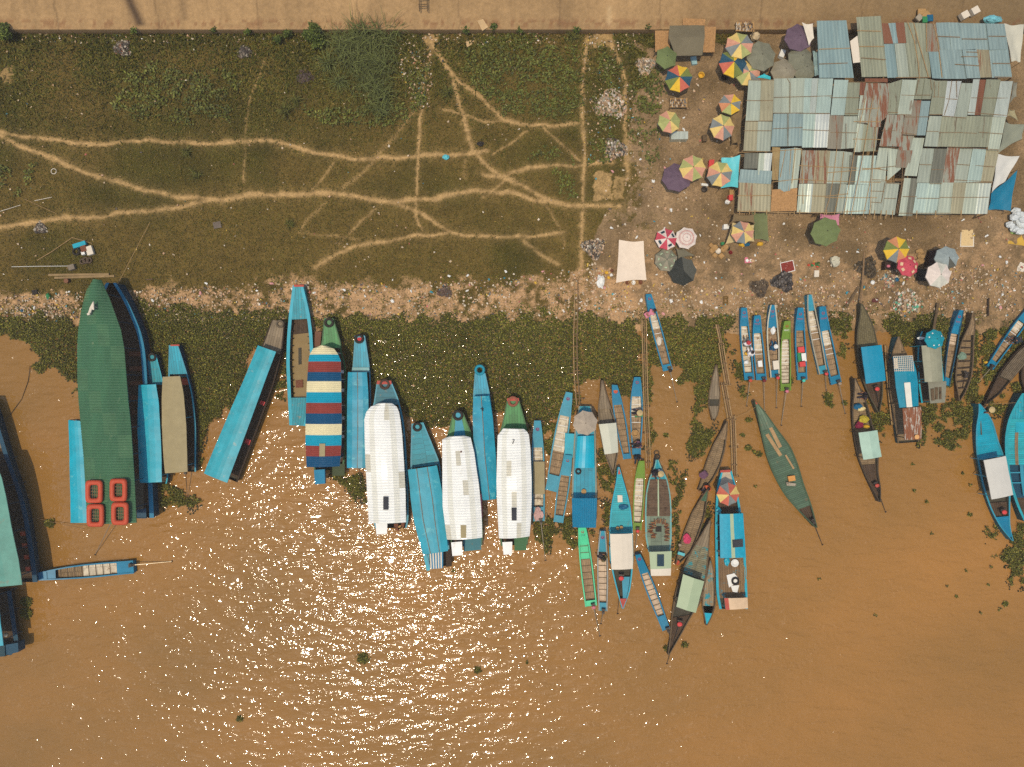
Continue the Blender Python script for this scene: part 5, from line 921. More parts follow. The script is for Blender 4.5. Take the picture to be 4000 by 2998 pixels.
    for q, m, up in [(((92,822),(190,826),(160,1185),(20,1178)),'p',.02),(((190,826),(295,840),(330,1050),(180,1180)),'p',.02),(((296,850),(455,852),(418,1042),(270,1036)),'rb',.06),(((460,715),(585,718),(500,1130),(362,1125)),'p',.04),(((330,690),(470,695),(448,855),(300,850)),'r',.05),(((560,830),(692,832),(640,1202),(498,1200)),'g',.01),(((692,832),(828,835),(770,1204),(638,1204)),'d',.02),(((828,820),(968,825),(905,1202),(768,1204)),'r',.01),(((966,832),(1106,834),(1042,1198),(902,1200)),'g',0),(((1106,832),(1252,834),(1190,1202),(1040,1202)),'pb',.02),(((1252,842),(1392,846),(1312,1204),(1188,1202)),'t',0),
        (((20,1182),(172,1188),(112,1535),(-12,1532)),'g',0),(((172,1202),(312,1204),(262,1548),(110,1540)),'g',0),(((366,1150),(442,1152),(388,1558),(304,1556)),'p',0),(((440,1152),(510,1156),(452,1562),(384,1560)),'d',0),(((508,1204),(636,1205),(582,1538),(455,1536)),'pb',.01),(((636,1205),(768,1205),(722,1540),(580,1538)),'pb',0),(((766,1198),(902,1200),(866,1538),(720,1540)),'p',.01),(((900,1200),(1036,1200),(986,1538),(864,1534)),'t',0),(((1036,1204),(1172,1204),(1128,1538),(986,1536)),'p',.01),(((1170,1206),(1306,1206),(1262,1538),(1126,1538)),'s',0)]: Cc.sheet(*[o2(*p) for p in q], m, up)
    for l in [((0,905),(380,890),(720,868)),((0,1388),(380,1385)),((0,1560),(640,1575)),((390,1235),(700,1200)),((690,1050),(1000,1066),(1601,1090)),((1000,1132),(1601,1080)),((690,1205),(1000,1225),(1601,1238)),((670,1385),(980,1395),(1240,1365)),((980,1410),(1560,1410)),((660,1575),(1000,1580),(1440,1555)),((540,870),(480,1180)),((600,865),(570,1330)),((650,860),(610,1250)),((720,870),(735,1480)),((1110,870),(1070,1200),(1030,1420),(965,1615)),((1190,900),(1150,1280),(1080,1610)),((1510,930),(1490,1200),(1405,1620)),((400,920),(440,1210))]: Cc.batten([o1(*p) for p in l], .024)
    for l in [((0,1050),(270,1022)),((60,1050),(190,1070)),((20,1165),(340,1185)),((170,1205),(340,1215)),((150,1370),(280,1372)),((350,1350),(500,1352)),((500,1368),(745,1370)),((750,1360),(1275,1358)),((530,1005),(660,1008)),((660,1058),(795,1060)),((935,1002),(1340,1030)),((905,1170),(1320,1192)),((640,1212),(770,1212)),((1040,1198),(1310,1200)),((350,1035),(335,1240),(275,1530)),((375,1060),(330,1330),(290,1535)),((300,1530),(860,1530)),((0,1290),(150,1295)),((0,1410),(120,1418)),((160,1195),(120,1410))]: Cc.batten([o2(*p) for p in l], .022, bambooD)
    for x in (30,140,200,330,460,640,700,1000,1230,1480): Cc.batten([o1(x, 1545), o1(x-6, 1600)], .03)
    for x in (40,110,165,235,495,700,975): Cc.batten([o2(x+8, 1500), o2(x, 1590)], .03)
sheds()
# ------------------------------------------------------------------ umbrellas
FAB = dict(y=(228,180,50), Y=(225,190,110), o=(122,128,60), O=(170,168,100), b=(52,78,112), B=(128,130,122), r=(198,102,78), R=(212,150,118), n=(205,135,90), g=(86,98,62), G=(126,122,98), D=(88,86,74), p=(104,82,92), w=(228,208,188), W=(205,198,176), k=(48,50,44), t=(10,140,165), P=(200,75,85), c=(150,158,150), v=(112,122,72), x=(150,138,112), H=(176,158,134))
FM = {}
def fab(k):
    if k not in FM:
        m = mat('umbrella_cloth_'+str(len(FM)), C(*FAB[k]), .75, var=.14, vs=3, wear=tuple(v*.72 for v in C(*FAB[k])[:3])+(1,), wamt=.3, ws=2.5); FM[k] = m
        p = m.node_tree.nodes['Principled BSDF']
    return FM[k]
def umbrella(px, py, rp, cols, label, z=None, h=.34, rot=0., tilt=(0, 0), base=None, patch=None, sq=1.0, n=8):
    g = gz(py) if base is None else base; zz = (g+1.95) if z is None else z
    if tilt == (0, 0): tilt = (rnd.uniform(-.13, .13), rnd.uniform(-.13, .13))
    c = W(px, py, zz); r = rp/S*(1-zz/HC); root = thing('umbrella', label, 'umbrella', (c.x, c.y, g), 'umbrellas')
    keys = list(dict.fromkeys(cols)); b = MB(); RR = 4
    rings = []
    b.v.append((c.x, c.y, c.z+h))
    M = n*2
    for i in range(1, RR+1):
        f = i/RR
        for j in range(M):
            a = rot+2*PI*j/M; k = 1.0 if j % 2 == 0 else (math.cos(PI/n)*(1-.035*f)); q = r*f*k
            zc = h*(1-f**1.25)-(.035*f*math.sin(PI*f*.8) if j % 2 else 0)
            x, y = q*math.cos(a), q*math.sin(a)*sq
            b.v.append((c.x+x, c.y+y, c.z+zc+x*tilt[0]+y*tilt[1]))
    for j in range(M):
        m = keys.index(cols[(j//2) % len(cols)])
        b.f.append((0, 1+j, 1+(j+1) % M)); b.m.append(m)
        for i in range(RR-1):
            p0 = 1+i*M; b.f.append((p0+j, p0+M+j, p0+M+(j+1) % M, p0+(j+1) % M)); b.m.append(m)
    # valance
    s0 = 1+(RR-1)*M; k0 = len(b.v)
    for j in range(M): v = b.v[s0+j]; b.v.append((v[0], v[1], v[2]-.1))
    for j in range(M): b.f.append((s0+j, k0+j, k0+(j+1) % M, s0+(j+1) % M)); b.m.append(keys.index(cols[(j//2) % len(cols)]))
    can = build('canopy', b, [fab(k) for k in keys], root)
    q = MB(); q.tube([(c.x, c.y, g-.05), (c.x, c.y, c.z+h+.02)], .025, 6); build('pole', q, metalL, root)
    q = MB(); q.lathe((c.x, c.y, c.z+h), [(.035, 0), (.03, .04), (.01, .07)], 8); build('finial', q, metalD, root)
    q = MB()
    for j in range(n):
        a = rot+2*PI*j/n; e = (c.x+r*.97*math.cos(a), c.y+r*.97*math.sin(a)*sq, c.z-.02+r*.97*math.cos(a)*tilt[0]+r*.97*math.sin(a)*tilt[1]); q = MB(); q.tube([(c.x, c.y, c.z+h-.06), ((c.x+e[0])/2, (c.y+e[1])/2, c.z+h*.5-.06), e], .008, 4); build('rib', q, metalD, root)
    if patch:
        ring, m, ln, wd = patch
        for j in ring:
            a = rot+2*PI*(j+.5)/n; rr = r*.66; q = MB(); ca, sa = math.cos(a), math.sin(a)
            pts = []
            for u, v in ((-ln, -wd), (-ln, wd), (ln, wd), (ln, -wd)):
                x, y = (rr+u)*ca-v*sa, (rr+u)*sa+v*ca; f = math.hypot(x, y)/(r*.95); pts.append((c.x+x, c.y+y, c.z+h*(1-min(1, f)**1.25)+.03+x*tilt[0]+y*tilt[1]))
            q.prism(pts, .01); build('printed_patch', q, m, root)
    return root
E = PI/8
umbrella(2603,226,45,'v','plain olive green umbrella beside the grey tarpaulin stall', rot=E, n=6)
umbrella(2651,308,53,'oyrboyrb'.replace('b','b'),'rainbow umbrella with blue red yellow and olive panels, above the fish rack', rot=.1)
umbrella(2614,477,46,'OYROORYO','pale cream and pink umbrella beside the tin topped table', rot=.2)
umbrella(2888,179,55,'BOYRBYOR','faded pastel umbrella nearest the concrete wall', rot=.15, z=3.2)
umbrella(2863,249,57,'byobryob'.replace('b','b'),'strong yellow red and blue umbrella overlapping the pastel ones', rot=.05, z=3.0)
umbrella(2922,287,52,'OYBROYBR','pale yellow umbrella tucked against the corner of the middle shed', rot=.3, z=2.7)
umbrella(2973,220,60,'G','large plain grey umbrella between the pastel umbrella and the sheds', rot=.2, z=2.9)
umbrella(3120,148,56,'p','dark purple umbrella half covered by a white cloth', rot=.1, z=3.0)
umbrella(3125,228,49,'G','sagging grey green umbrella under the dark purple one', rot=.4, z=2.7, h=.5)
umbrella(3061,279,50,'x','brownish grey umbrella at the back wall of the middle shed', rot=.0, z=2.5, h=.5)
umbrella(3142,272,48,'G','grey green umbrella squeezed between two others at the shed corner', rot=.25, z=2.45, h=.5)
umbrella(2852,408,44,'yRBnOyB','torn multicoloured umbrella beside the left end of the middle shed', rot=.3, h=.2, n=7)
umbrella(2821,498,50,'YOYBYRBR','faded yellow and grey umbrella at the foot of the middle shed', rot=.12)
umbrella(2644,694,59,'p','large plain mauve umbrella on the open dirt', rot=.15)
umbrella(2705,658,51,'YOrOYROR'.replace('r','R'),'pale yellow green and pink umbrella overlapping the mauve one', rot=.0, z=3.1)
umbrella(2811,681,50,'YOYRBYRB','faded umbrella half hidden under the cyan tarpaulin', rot=.2)
umbrella(2602,935,44,'wPwPwPwP','red and white panelled umbrella with printed patches', rot=.1, patch=((0,2,4,6), solar, .08, .15))
umbrella(2680,931,43,'w','white umbrella with thin pink rings beside the red and white one', rot=.2)
umbrella(2602,1017,46,'Gx','small grey patterned umbrella beside the black one', rot=.3, patch=(tuple(range(8)), canG, .05, .1))
umbrella(2667,1061,56,'DDkkkkkD','black umbrella with a dark grey side', rot=.1)
umbrella(2901,909,46,'YRBYRBYR','faded umbrella rising through the cream tarpaulin', rot=.2, z=2.6)
umbrella(3225,906,56,'v','olive green umbrella with a pink cloth behind it below the lower shed', rot=.1)
umbrella(3502,976,51,'bynoyBnr'.replace('b','o').replace('r','y'),'yellow green and orange umbrella out on the dirt beside the red one', rot=.05, tilt=(0,.1))
umbrella(3546,1039,44,'P','red umbrella with cream printed patches', rot=.2, patch=((0,1,3,4,6,7), Y_ := mat('cream_print', C(225,185,140), .7), .09, .12))
umbrella(3698,1009,47,'ccccccDc','grey blue umbrella with one dark panel', rot=.05)
umbrella(3666,1075,51,'wWwwwWWw','off white umbrella next to the grey blue one', rot=.15, z=2.6)
umbrella(2286,1653,50,'H','plain grey umbrella over the bow of the light blue cargo boat', z=2.3, base=.6, rot=.2)
umbrella(2844,1931,46,'YrBrYrBr','red yellow and grey umbrella over the bow of the house boat', z=2.3, base=.5, rot=.0)
umbrella(3651,1326,39,'t','teal umbrella with white marks on the grey covered boat', z=2.2, base=.5, rot=.1, patch=((0,2,3,5,6), whtC, .04, .05))
q = MB(); c = W(2680,931,gz(931)+2.0)
for rr in (.3, .5, .56):
    q = MB(); q.torus((c.x, c.y, c.z+.34*(1-(rr/.82)**1.25)+.012), rr, .012, 28, 4); o = build('printed_ring', q, mat('pink_ring', C(215,130,120), .7), bpy.data.objects['umbrella.017'])
# ------------------------------------------------------------------ tarpaulins, cloths and stalls
def cloth(label, poly, z, m, cat='tarpaulin', name='tarpaulin', sag=.15, poles=True, n=10, group=None, fold=.03):
    """poly: 4 px corners (TL TR BR BL) with heights; hangs on corner poles"""
    zs = z if isinstance(z, (list, tuple)) else [z]*4; P = [W(p[0], p[1], q) for p, q in zip(poly, zs)]
    c = sum(P, Vector())/4; g = gz(sum(p[1] for p in poly)/4); root = thing(name, label, cat, (c.x, c.y, g), group); b = MB(); s1, s2 = rnd.uniform(0, 6), rnd.uniform(0, 6)
    for i in range(n+1):
        for j in range(n+1):
            u, v = j/n, i/n; p = P[0].lerp(P[1], u).lerp(P[3].lerp(P[2], u), v); ed = 1-abs(2*u-1)**4*1
            pinch = .05*math.sin(PI*u)*((v < .01)-(v > .99))
            b.v.append((p.x+.04*math.sin(PI*v)*((u > .99)*-1+(u < .01)), p.y-pinch*2, p.z-sag*math.sin(PI*u)*math.sin(PI*v)+fold*math.sin(u*9+s1+v*3)*math.sin(v*7+s2)))
    for i in range(n):
        for j in range(n): b.f.append((i*(n+1)+j, (i+1)*(n+1)+j, (i+1)*(n+1)+j+1, i*(n+1)+j+1)); b.m.append(0)
    build('sheet', b, m, root, True)
    if poles:
        for p in P:
            q = MB(); q.tube([(p.x, p.y, g-.05), (p.x, p.y, p.z+.05)], .025, 5); build('pole', q, bamboo, root)
    return root
cloth('large white sheet stretched on poles above baskets near the shore', [(2418,937),(2514,942),(2526,1095),(2406,1106)], [1.5,1.5,1.4,1.4], mat('white_sheet', C(236,212,182), .75, var=.06, vs=3, wear=C(215,180,145), wamt=.2), fold=.05)
cloth('cyan tarpaulin at the left end of the lower shed', [(2818,616),(2891,606),(2884,734),(2815,737)], [2.3,2.5,2.4,2.2], mat('cyan_tarp', C(95,195,195), .45, var=.08), fold=.05)
cloth('olive tarpaulin hung from the front of the lower shed', [(2938,830),(2998,830),(3004,945),(2948,935)], [2.2,2.2,1.5,1.5], mat('olive_tarp', C(112,116,72), .75))
cloth('brown tarpaulin between the shed and the cream one', [(2866,834),(2945,838),(2948,872),(2858,868)], [2.2,2.2,2.1,2.1], mat('brown_tarp', C(128,106,72), .75))
cloth('cream tarpaulin spread around a faded umbrella', [(2862,870),(2945,880),(2946,944),(2834,954)], [2.3,2.3,1.7,1.5], mat('cream_tarp', C(205,178,122), .75))
cloth('corrugated blue plastic sheet hanging off the right end of the lower shed', [(3872,752),(3976,664),(3946,826),(3861,822)], [2.2,2.0,1.6,1.6], mat('blue_tarp', C(15,115,170), .5, var=.2, vs=2, stretch=(12,1,1)), fold=.06)
cloth('white tarpaulin above the blue sheet at the right end of the sheds', [(3897,602),(3984,610),(3925,712),(3874,752)], [2.6,2.2,2.0,2.2], mat('white_tarp', C(212,205,188), .6, var=.06), fold=.06)
cloth('white tarpaulin at the top right corner beside the upper shed', [(3920,93),(4002,95),(3985,245),(3952,243)], [3.0,2.6,2.4,2.8], mat('white_tarp2', C(202,194,168), .65, var=.06), fold=.06)
cloth('grey green tarpaulin hanging at the right end of the middle shed', [(3925,478),(4006,485),(3990,545),(3902,598)], [2.6,2.1,1.9,2.5], mat('grey_tarp', C(142,142,118), .6, var=.08), fold=.08)
cloth('beige tarpaulin scrap at the right end of the middle shed', [(3940,424),(3964,430),(3978,474),(3935,452)], [2.6,2.3,2.2,2.6], mat('beige_tarp', C(165,152,112), .7), poles=False)
cloth('small grey cloth near the top of the right shed end', [(3958,318),(3975,320),(3970,378),(3945,405)], [2.7,2.4,2.3,2.6], mat('grey_rag', C(135,130,110), .7), poles=False)
cloth('white cloth thrown over the dark purple umbrella', [(3132,88),(3176,92),(3180,150),(3160,180)], [3.45,3.5,3.4,3.3], canW, 'cloth', 'cloth', poles=False, sag=.02)
cloth('teal cloth bundle draped over the back corner of the middle shed', [(2948,302),(2985,288),(3010,300),(3010,312)], [2.9,3.0,2.95,2.85], mat('turq_cloth', C(60,185,185), .6), 'cloth', 'cloth', poles=False, sag=-.15)
cloth('net coloured awning along the left wall of the middle shed', [(2852,420),(2902,425),(2892,560),(2858,565)], [1.9,2.3,2.3,1.7], mat('net_awning', C(138,112,76), .9, var=.25, vs=4), sag=.2, fold=.07)
cloth('pink cloth behind the olive umbrella below the lower shed', [(3205,836),(3281,836),(3278,882),(3198,870)], [1.8,1.8,1.7,1.7], mat('pink_sheet', C(205,130,145), .7), 'cloth', 'cloth', sag=.05)
cloth('dark grey tarpaulin wedge between the patterned and white umbrellas', [(2640,968),(2668,972),(2716,1000),(2650,1015)], [2.0,2.1,1.9,1.9], mat('wedge_tarp', C(118,110,88), .75), sag=.05)
cloth('teal plastic sheeting against the wall of the upper shed', [(3174,198),(3200,200),(3206,300),(3180,300)], [2.7,2.8,2.8,2.6], mat('pale_teal_sheet', C(130,150,140), .5), sag=.1, fold=.08, poles=False)
# stall by the wall
st_ = thing('market_stall', 'stall with a hipped grey tarpaulin roof and woven mat platforms on each side', 'stall', tuple(W(2680,155,gz(155))))
q = MB(); Z = [W(x, y, z) for x, y, z in ((2616,101,3.0),(2725,99,3.0),(2753,146,3.3),(2612,148,3.3),(2743,217,2.7),(2639,219,2.7),(2752,101,2.9))]
q.add(Z, [(0,3,2,1),(3,5,4,2),(1,2,6)], 0); build('tarpaulin_roof', q, mat('stall_grey_tarp', C(118,106,80), .7, var=.12), st_)
for quad in (((2559,120),(2618,120),(2618,200),(2559,203)), ((2747,105),(2797,106),(2791,205),(2747,205)), ((2667,72),(2756,76),(2753,100),(2667,99))):
    q = MB(); q.prism([W(x, y, 2.0) for x, y in quad], .06); build('mat_platform', q, TIN['m'], st_)
for x, y in ((2562,200),(2562,122),(2794,108),(2790,203),(2640,216),(2742,214)):
    q = MB(); p = W(x, y, 1.98); q.tube([(p.x, p.y, gz(y)-.1), (p.x, p.y, p.z)], .035, 6); build('post', q, bambooD, st_)
q = MB(); q.prism([W(x, y, 1.2) for x, y in ((2698,222),(2720,220),(2724,250),(2704,253))], .25); solo('water_tub', q, mat('pale_blue_tub', C(150,180,175), .5), 'pale blue tub on the ground in front of the grey stall', 'tub')
def rack(label, quad, z, seed, cat='fish rack'):
    rg = random.Random(seed); c = W(*quad[0], z); root = thing('drying_rack', label, cat, tuple(W(sum(p[0] for p in quad)/4, sum(p[1] for p in quad)/4, gz(quad[2][1]))))
    q = MB(); q.prism([W(x, y, z) for x, y in quad], .04); build('rack_top', q, basketM, root)
    for x, y in quad:
        p = W(x, y, z-.04); q = MB(); q.tube([(p.x, p.y, gz(y)-.05), (p.x, p.y, p.z)], .03, 5); build('leg', q, bambooD, root)
    k = 0
    fm = [mat('dried_fish_'+n, C(*cc), .5, var=.3, vs=10) for n, cc in (('grey', (120,112,100)), ('pale', (190,175,150)), ('brown', (85,66,52)))]
    for u in np.arange(.05, .97, .085):
        for v in (.2, .5, .8):
            p = mid(mid(quad[0], quad[1], u), mid(quad[3], quad[2], u), v); p = W(p[0]+rg.uniform(-2, 2), p[1]+rg.uniform(-2, 2), z+.025); q = MB(); a = 1.5+rg.uniform(-.5, .5)
            d = Vector((math.cos(a), math.sin(a), 0))*.15; n_ = Vector((-d.y, d.x, 0))*.28
            q.prism([p-d*.9, p-d*.3-n_, p+d*.3-n_*.9, p+d*.75-n_*.15, p+d+n_*.6-d*-.1, p+d*1.0+n_*.0-n_*.6, p+d*.75+n_*.15, p+d*.3+n_*.9, p-d*.3+n_][:3]+[p+d*.75-n_*.15, p+d+n_*.6-d*-.1][:1]+[p+d*1.1-n_*.5, p+d*1.1+n_*.5, p+d*.75+n_*.15, p+d*.3+n_*.9, p-d*.3+n_], .03)
            solo('dried_fish', q, fm[rg.randrange(3)], f'split fish drying on the rack {"on the concrete ledge" if seed == 1 else "below the rainbow umbrella"}', 'fish', 'fish on the ledge rack' if seed == 1 else 'fish on the ground rack')
rack('drying rack of silvery fish above the wall next to the pastel umbrella', [(2876,88),(2946,88),(2947,124),(2874,122)], 2.3, 1)
rack('low drying rack with brown fish below the rainbow umbrella', [(2617,385),(2685,384),(2685,420),(2618,420)], 1.5, 2)
def solid(name, label, cat, quad, z, h, m, group=None):
    q = MB(); g = gz(quad[2][1]); q.prism([W(x, y, g+z) for x, y in quad], h); return solo(name, q, m, label, cat, group)
solid('metal_table', 'long tin topped table beside the pale pink umbrella', 'table', [(2622,514),(2688,514),(2688,544),(2622,545)], .7, .7, TIN['s'])
solid('crate', 'red and white crate behind the cyan tarpaulin umbrella', 'crate', [(2771,625),(2791,624),(2788,652),(2769,656)], .4, .4, redC)
solid('polystyrene_box', 'white box near the dark purple umbrella', 'box', [(3053,192),(3071,198),(3061,226),(3043,219)], .4, .4, whtC)
q = MB(); q.blob(W(2950,143,gz(143)+.4), .36, .34, .35, .22, 11, 6); solo('sack', q, mat('pale_sack', C(205,178,135), .8, var=.15), 'lumpy pale sack beside the grey umbrella at the wall', 'sack')
q = MB(); c = W(2736,300,gz(300)); q.lathe(c, [(.17,0),(.22,.3),(.24,.32),(.2,.31),(.16,.06),(.02,.05)], 18); solo('bucket', q, yelC, 'yellow bucket on the dirt between the umbrellas', 'bucket')
q = MB(); c = W(2828,306,gz(306)); q.lathe(c, [(.2,0),(.26,.3),(.28,.32),(.24,.31),(.2,.06),(.02,.05)], 18); solo('bucket', q, black, 'black tub under the strong yellow and red umbrella', 'tub')
solid('open_crate', 'empty square wooden crate beside the faded yellow umbrella', 'frame', [(2745,527),(2762,526),(2762,551),(2746,553)], .4, .4, wood)
solid('red_crate', 'red crate against the left wall of the lower shed', 'crate', [(2848,762),(2864,760),(2864,782),(2848,784)], .5, .5, redC)
solid('carton', 'brown carton stacked above the red crate', 'carton', [(2850,744),(2866,742),(2866,760),(2850,762)], .5, .5, basketM)
q = MB(); q.blob(W(2842,790,gz(790)+.2), .22, .2, .2, .2); solo('sack', q, whtC, 'white sack at the left wall of the lower shed', 'sack')
q = MB(); c = W(2749,743,gz(743)); q.lathe(c, [(.2,0),(.24,.22),(.25,.24),(.19,.22),(.16,.1),(.02,.12)], 16); solo('cooking_pot', q, metalD, 'round cooking pot near the mauve umbrella', 'pot')
solid('plastic_tray', 'pale tray behind the cooking pot', 'tray', [(2741,716),(2767,719),(2766,728),(2740,725)], .15, .15, whtC)
for i, (x, y) in enumerate([(2775,960),(2790,970),(2779,981),(2803,983),(2790,1000),(2815,1002),(2822,977),(2831,968)]):
    q = MB(); c = W(x, y, gz(y)); s_ = .2+.03*(i % 3); q.lathe(c, [(s_,0),(s_*1.1,.2),(s_*.95,.24),(s_*.7,.2),(.02,.2)], 4 if i in (0,2,4,5) else 12); solo('wicker_basket', q, canW if i == 3 else basketM, 'white lined wicker basket in the middle of the basket cluster' if i == 3 else 'tan wicker basket in the cluster on the dirt below the cream tarpaulin', 'basket', 'wicker basket cluster')
for (x, y), m, l in (((2842,973),black,'black bowl at the edge of the wicker basket cluster'),((2852,988),mat('dark_red_bowl', C(115,30,25), .4),'dark red bowl beside the wicker basket cluster')):
    q = MB(); q.lathe(W(x, y, gz(y)), [(.1,0),(.16,.14),(.13,.13),(.02,.05)], 14); solo('bowl', q, m, l, 'bowl')
solid('green_crate', 'small green crate at the corner of the cream tarpaulin', 'crate', [(2817,947),(2829,945),(2830,956),(2819,958)], .3, .3, grnC)
solid('white_box', 'white box left of the faded umbrella in the cream tarpaulin', 'box', [(2828,877),(2849,876),(2847,894),(2827,895)], .5, .5, whtC)
for (x, y), m, l in (((2898,956),yelC,'yellow bag under the edge of the cream tarpaulin'),((2968,953),yelC,'bright yellow bag under the olive tarpaulin'),((2918,956),bluC,'blue bag under the cream tarpaulin')):
    q = MB(); q.blob(W(x, y, gz(y)+.15), .24, .17, .16, .25); solo('plastic_bag', q, m, l, 'bag')
solid('pink_mat', 'pink mat with two white dishes on the dirt', 'mat', [(2909,1006),(2941,1004),(2943,1026),(2909,1029)], .03, .03, pinkC)
for x, l in ((2918,'left'),(2933,'right')):
    q = MB(); q.lathe(W(x, 1019, gz(1019)+.03), [(.07,0),(.12,.05),(.1,.05),(.02,.02)], 14); solo('dish', q, whtC, f'{l} white dish on the pink mat', 'dish')
solid('drying_tray', 'square tray of red chillies with a white border', 'tray', [(3047,1028),(3098,1016),(3107,1058),(3054,1072)], .05, .05, whtC)
solid('chillies', 'red chillies spread on the white bordered tray', 'chillies', [(3050,1030),(3096,1019),(3104,1056),(3056,1069)], .07, .02, mat('red_chilli', C(140,52,40), .7, var=.5, vs=18, wear=C(190,150,130), wamt=.4, ws=8))
for i in range(9):
    q = MB(); a = i*.9; c = W(3180+rnd.uniform(-22, 18), 1034+rnd.uniform(-8, 10), gz(1034)+.08); q.blob(c, .12, .09, .08, .3); solo('vegetable', q, [grnC, mat('leaf_veg', C(70,95,45), .8), orange][i % 3], ['green vegetable on the ground below the olive umbrella', 'dark leafy vegetable on the ground below the olive umbrella', 'orange fruit on the ground below the olive umbrella'][i % 3], 'vegetable', 'vegetables on the ground')
solid('seed_box', 'wooden box of produce below the vegetables', 'box', [(3182,1057),(3200,1057),(3199,1082),(3181,1083)], .15, .15, canW)
q = MB(); q.blob(W(3263,1022,gz(1022)+.25), .36, .4, .28, .3, 10, 6); solo('sack', q, mat('grey_white_sack', C(200,190,160), .8), 'crumpled pale sack on the dirt right of the chilli tray', 'sack')
solid('cream_mat', 'cream mat of drying grain below the right part of the lower shed', 'mat', [(3754,895),(3805,894),(3805,965),(3750,965)], .04, .04, canW)
solid('grain', 'yellow grain spread on the cream mat', 'grain', [(3757,899),(3801,898),(3801,961),(3754,961)], .055, .015, mat('grain', C(222,188,132), .9, var=.15, vs=12))
for i, (x, y) in enumerate([(3968,825),(3985,840),(3962,850),(3978,865),(3946,880),(3995,855),(3990,882),(3965,896),(3985,905),(4004,875),(3972,838)]):
    q = MB(); q.blob(W(x, y, gz(y)+.2+.12*(i % 3)), .34, .26, .24, .22, 10, 6); solo('sack', q, mat('striped_white_sack', C(215,215,205), .6, var=.2, vs=6, wear=C(60,95,130), wamt=.3, ws=3), 'blue and white sack in the heap at the right edge', 'sack', 'sacks at the right edge')
solid('yellow_sheet', 'yellow sheet beneath the sacks at the right edge', 'sheet', [(3948,905),(3985,910),(4010,962),(3936,952)], .03, .03, mat('yellow_sheet', C(205,160,60), .7))
solid('green_sheet', 'green sheet between the sacks and the yellow sheet', 'sheet', [(3944,900),(3980,902),(3984,918),(3950,914)], .06, .03, mat('green_sheet', C(140,165,90), .7))
solid('white_sheet', 'cream sheet lying on the dirt at the right edge', 'sheet', [(3985,990),(4020,988),(4020,1065),(3972,1060)], .04, .04, canW)
for i, (x, y, m, l) in enumerate([(3486,1098,metalL,'tin kettle among the goods below the red umbrella'),(3474,1090,metalL,'steel pot among the goods below the red umbrella'),(3499,1094,bluC,'blue jar among the goods below the red umbrella'),(3516,1095,basketM,'small tan box among the goods below the red umbrella'),(3405,1105,whtC,'white bucket lying on the dirt left of the red umbrella')]):
    q = MB(); q.lathe(W(x, y, gz(y)), [(.13,0),(.17,.18),(.12,.24),(.05,.27)], 12); solo('container', q, m, l, 'container')
solid('dark_table', 'dark table with goods shaded by the yellow and orange umbrella', 'table', [(3457,1022),(3500,1022),(3500,1050),(3456,1052)], .6, .6, mat('dark_table', C(58,40,32), .7))
q = MB(); q.blob(W(3470,1040,gz(1040)+.68), .14, .12, .1, .2); solo('plastic_bag', q, pinkC, 'pink bag on the dark table', 'bag')
for i, (x, y) in enumerate([(3594,985),(3600,1005),(3592,1022)]):
    q = MB(); q.blob(W(x, y, gz(y)+.18), .3, .24, .18, .25); solo('sack', q, mat('tan_sack', C(170,132,82), .85), 'tan sack in the pile right of the red umbrella', 'sack', 'tan sacks beside the red umbrella')
solid('dark_crate', 'black crate left of the off white umbrella', 'crate', [(3588,1050),(3622,1052),(3620,1098),(3586,1096)], .4, .4, black)
solid('dark_box', 'dark box under the grey blue umbrella', 'box', [(3636,980),(3672,972),(3660,1030),(3625,1040)], .6, .6, mat('dark_goods', C(66,42,36), .7, var=.4, vs=8))
for i, (x, y, m) in enumerate([(2461,1105,basketM),(2473,1106,whtC),(2486,1106,basketM),(2500,1105,brnC),(2450,1106,brnC)]):
    q = MB(); q.lathe(W(x, y, gz(y)), [(.14,0),(.18,.2),(.16,.24),(.02,.2)], 12); solo('basket', q, m, ['first tan basket under the lower edge of the white sheet','white basket under the lower edge of the white sheet','tan basket right of the white one under the white sheet','brown basket at the right under the white sheet','brown basket at the left under the white sheet'][i], 'basket')
q = MB(); q.blob(W(2346,1102,gz(1102)+.2), .3, .5, .2, .3, 12, 6); solo('white_sack', q, whtC, 'white sack lying left of the white sheet near the shore', 'sack')
for i, (x, y, m) in enumerate([(2370,1066,yelC),(2378,1085,yelC),(2388,1075,whtC),(2390,1058,brnC)]):
    q = MB(); q.blob(W(x, y, gz(y)+.12), .14, .13, .12, .2); solo('jerrycan', q, m, ['upper yellow can left of the white sheet','lower yellow can left of the white sheet','white can left of the white sheet','brown can left of the white sheet'][i], 'can')
# things on the concrete
for quad, l in (((( 1877,80),(1893,76),(1903,108),(1885,116)), 'square of cardboard lying on the concrete ledge'), ((1820,168),(1838,160),(1845,172),(1828,184)), ) if False else ((((1864,82),(1887,75),(1907,107),(1884,121)), 'square of cardboard lying on the concrete ledge'),):
    q = MB(); q.prism([W(x, y, 1.86) for x, y in quad], .02); solo('cardboard', q, mat('cardboard', C(205,168,118), .9), l, 'cardboard')
q = MB(); q.prism([W(x, y, gz(170)+.12) for x, y in ((1818,166),(1838,158),(1845,172),(1825,185))], .03); solo('cardboard', q, mat('cardboard', C(205,168,118), .9), 'tan cardboard scrap in the weeds below the ledge', 'cardboard')
ld = thing('wooden_ladder', 'small wooden ladder lying on the concrete slope', 'ladder', tuple(W(1650,20,2.3)))
for x in (1637,1668):
    q = MB(); q.tube([W(x, -12, 2.75), W(x+2, 46, 2.35)], .035, 6); build('rail', q, wood, ld)
for y in (-2, 20, 28):
    q = MB(); q.tube([W(1634, y, 2.62-(y+2)*.006), W(1672, y-3, 2.62-(y+2)*.006)], .03, 6); build('rung', q, wood, ld)
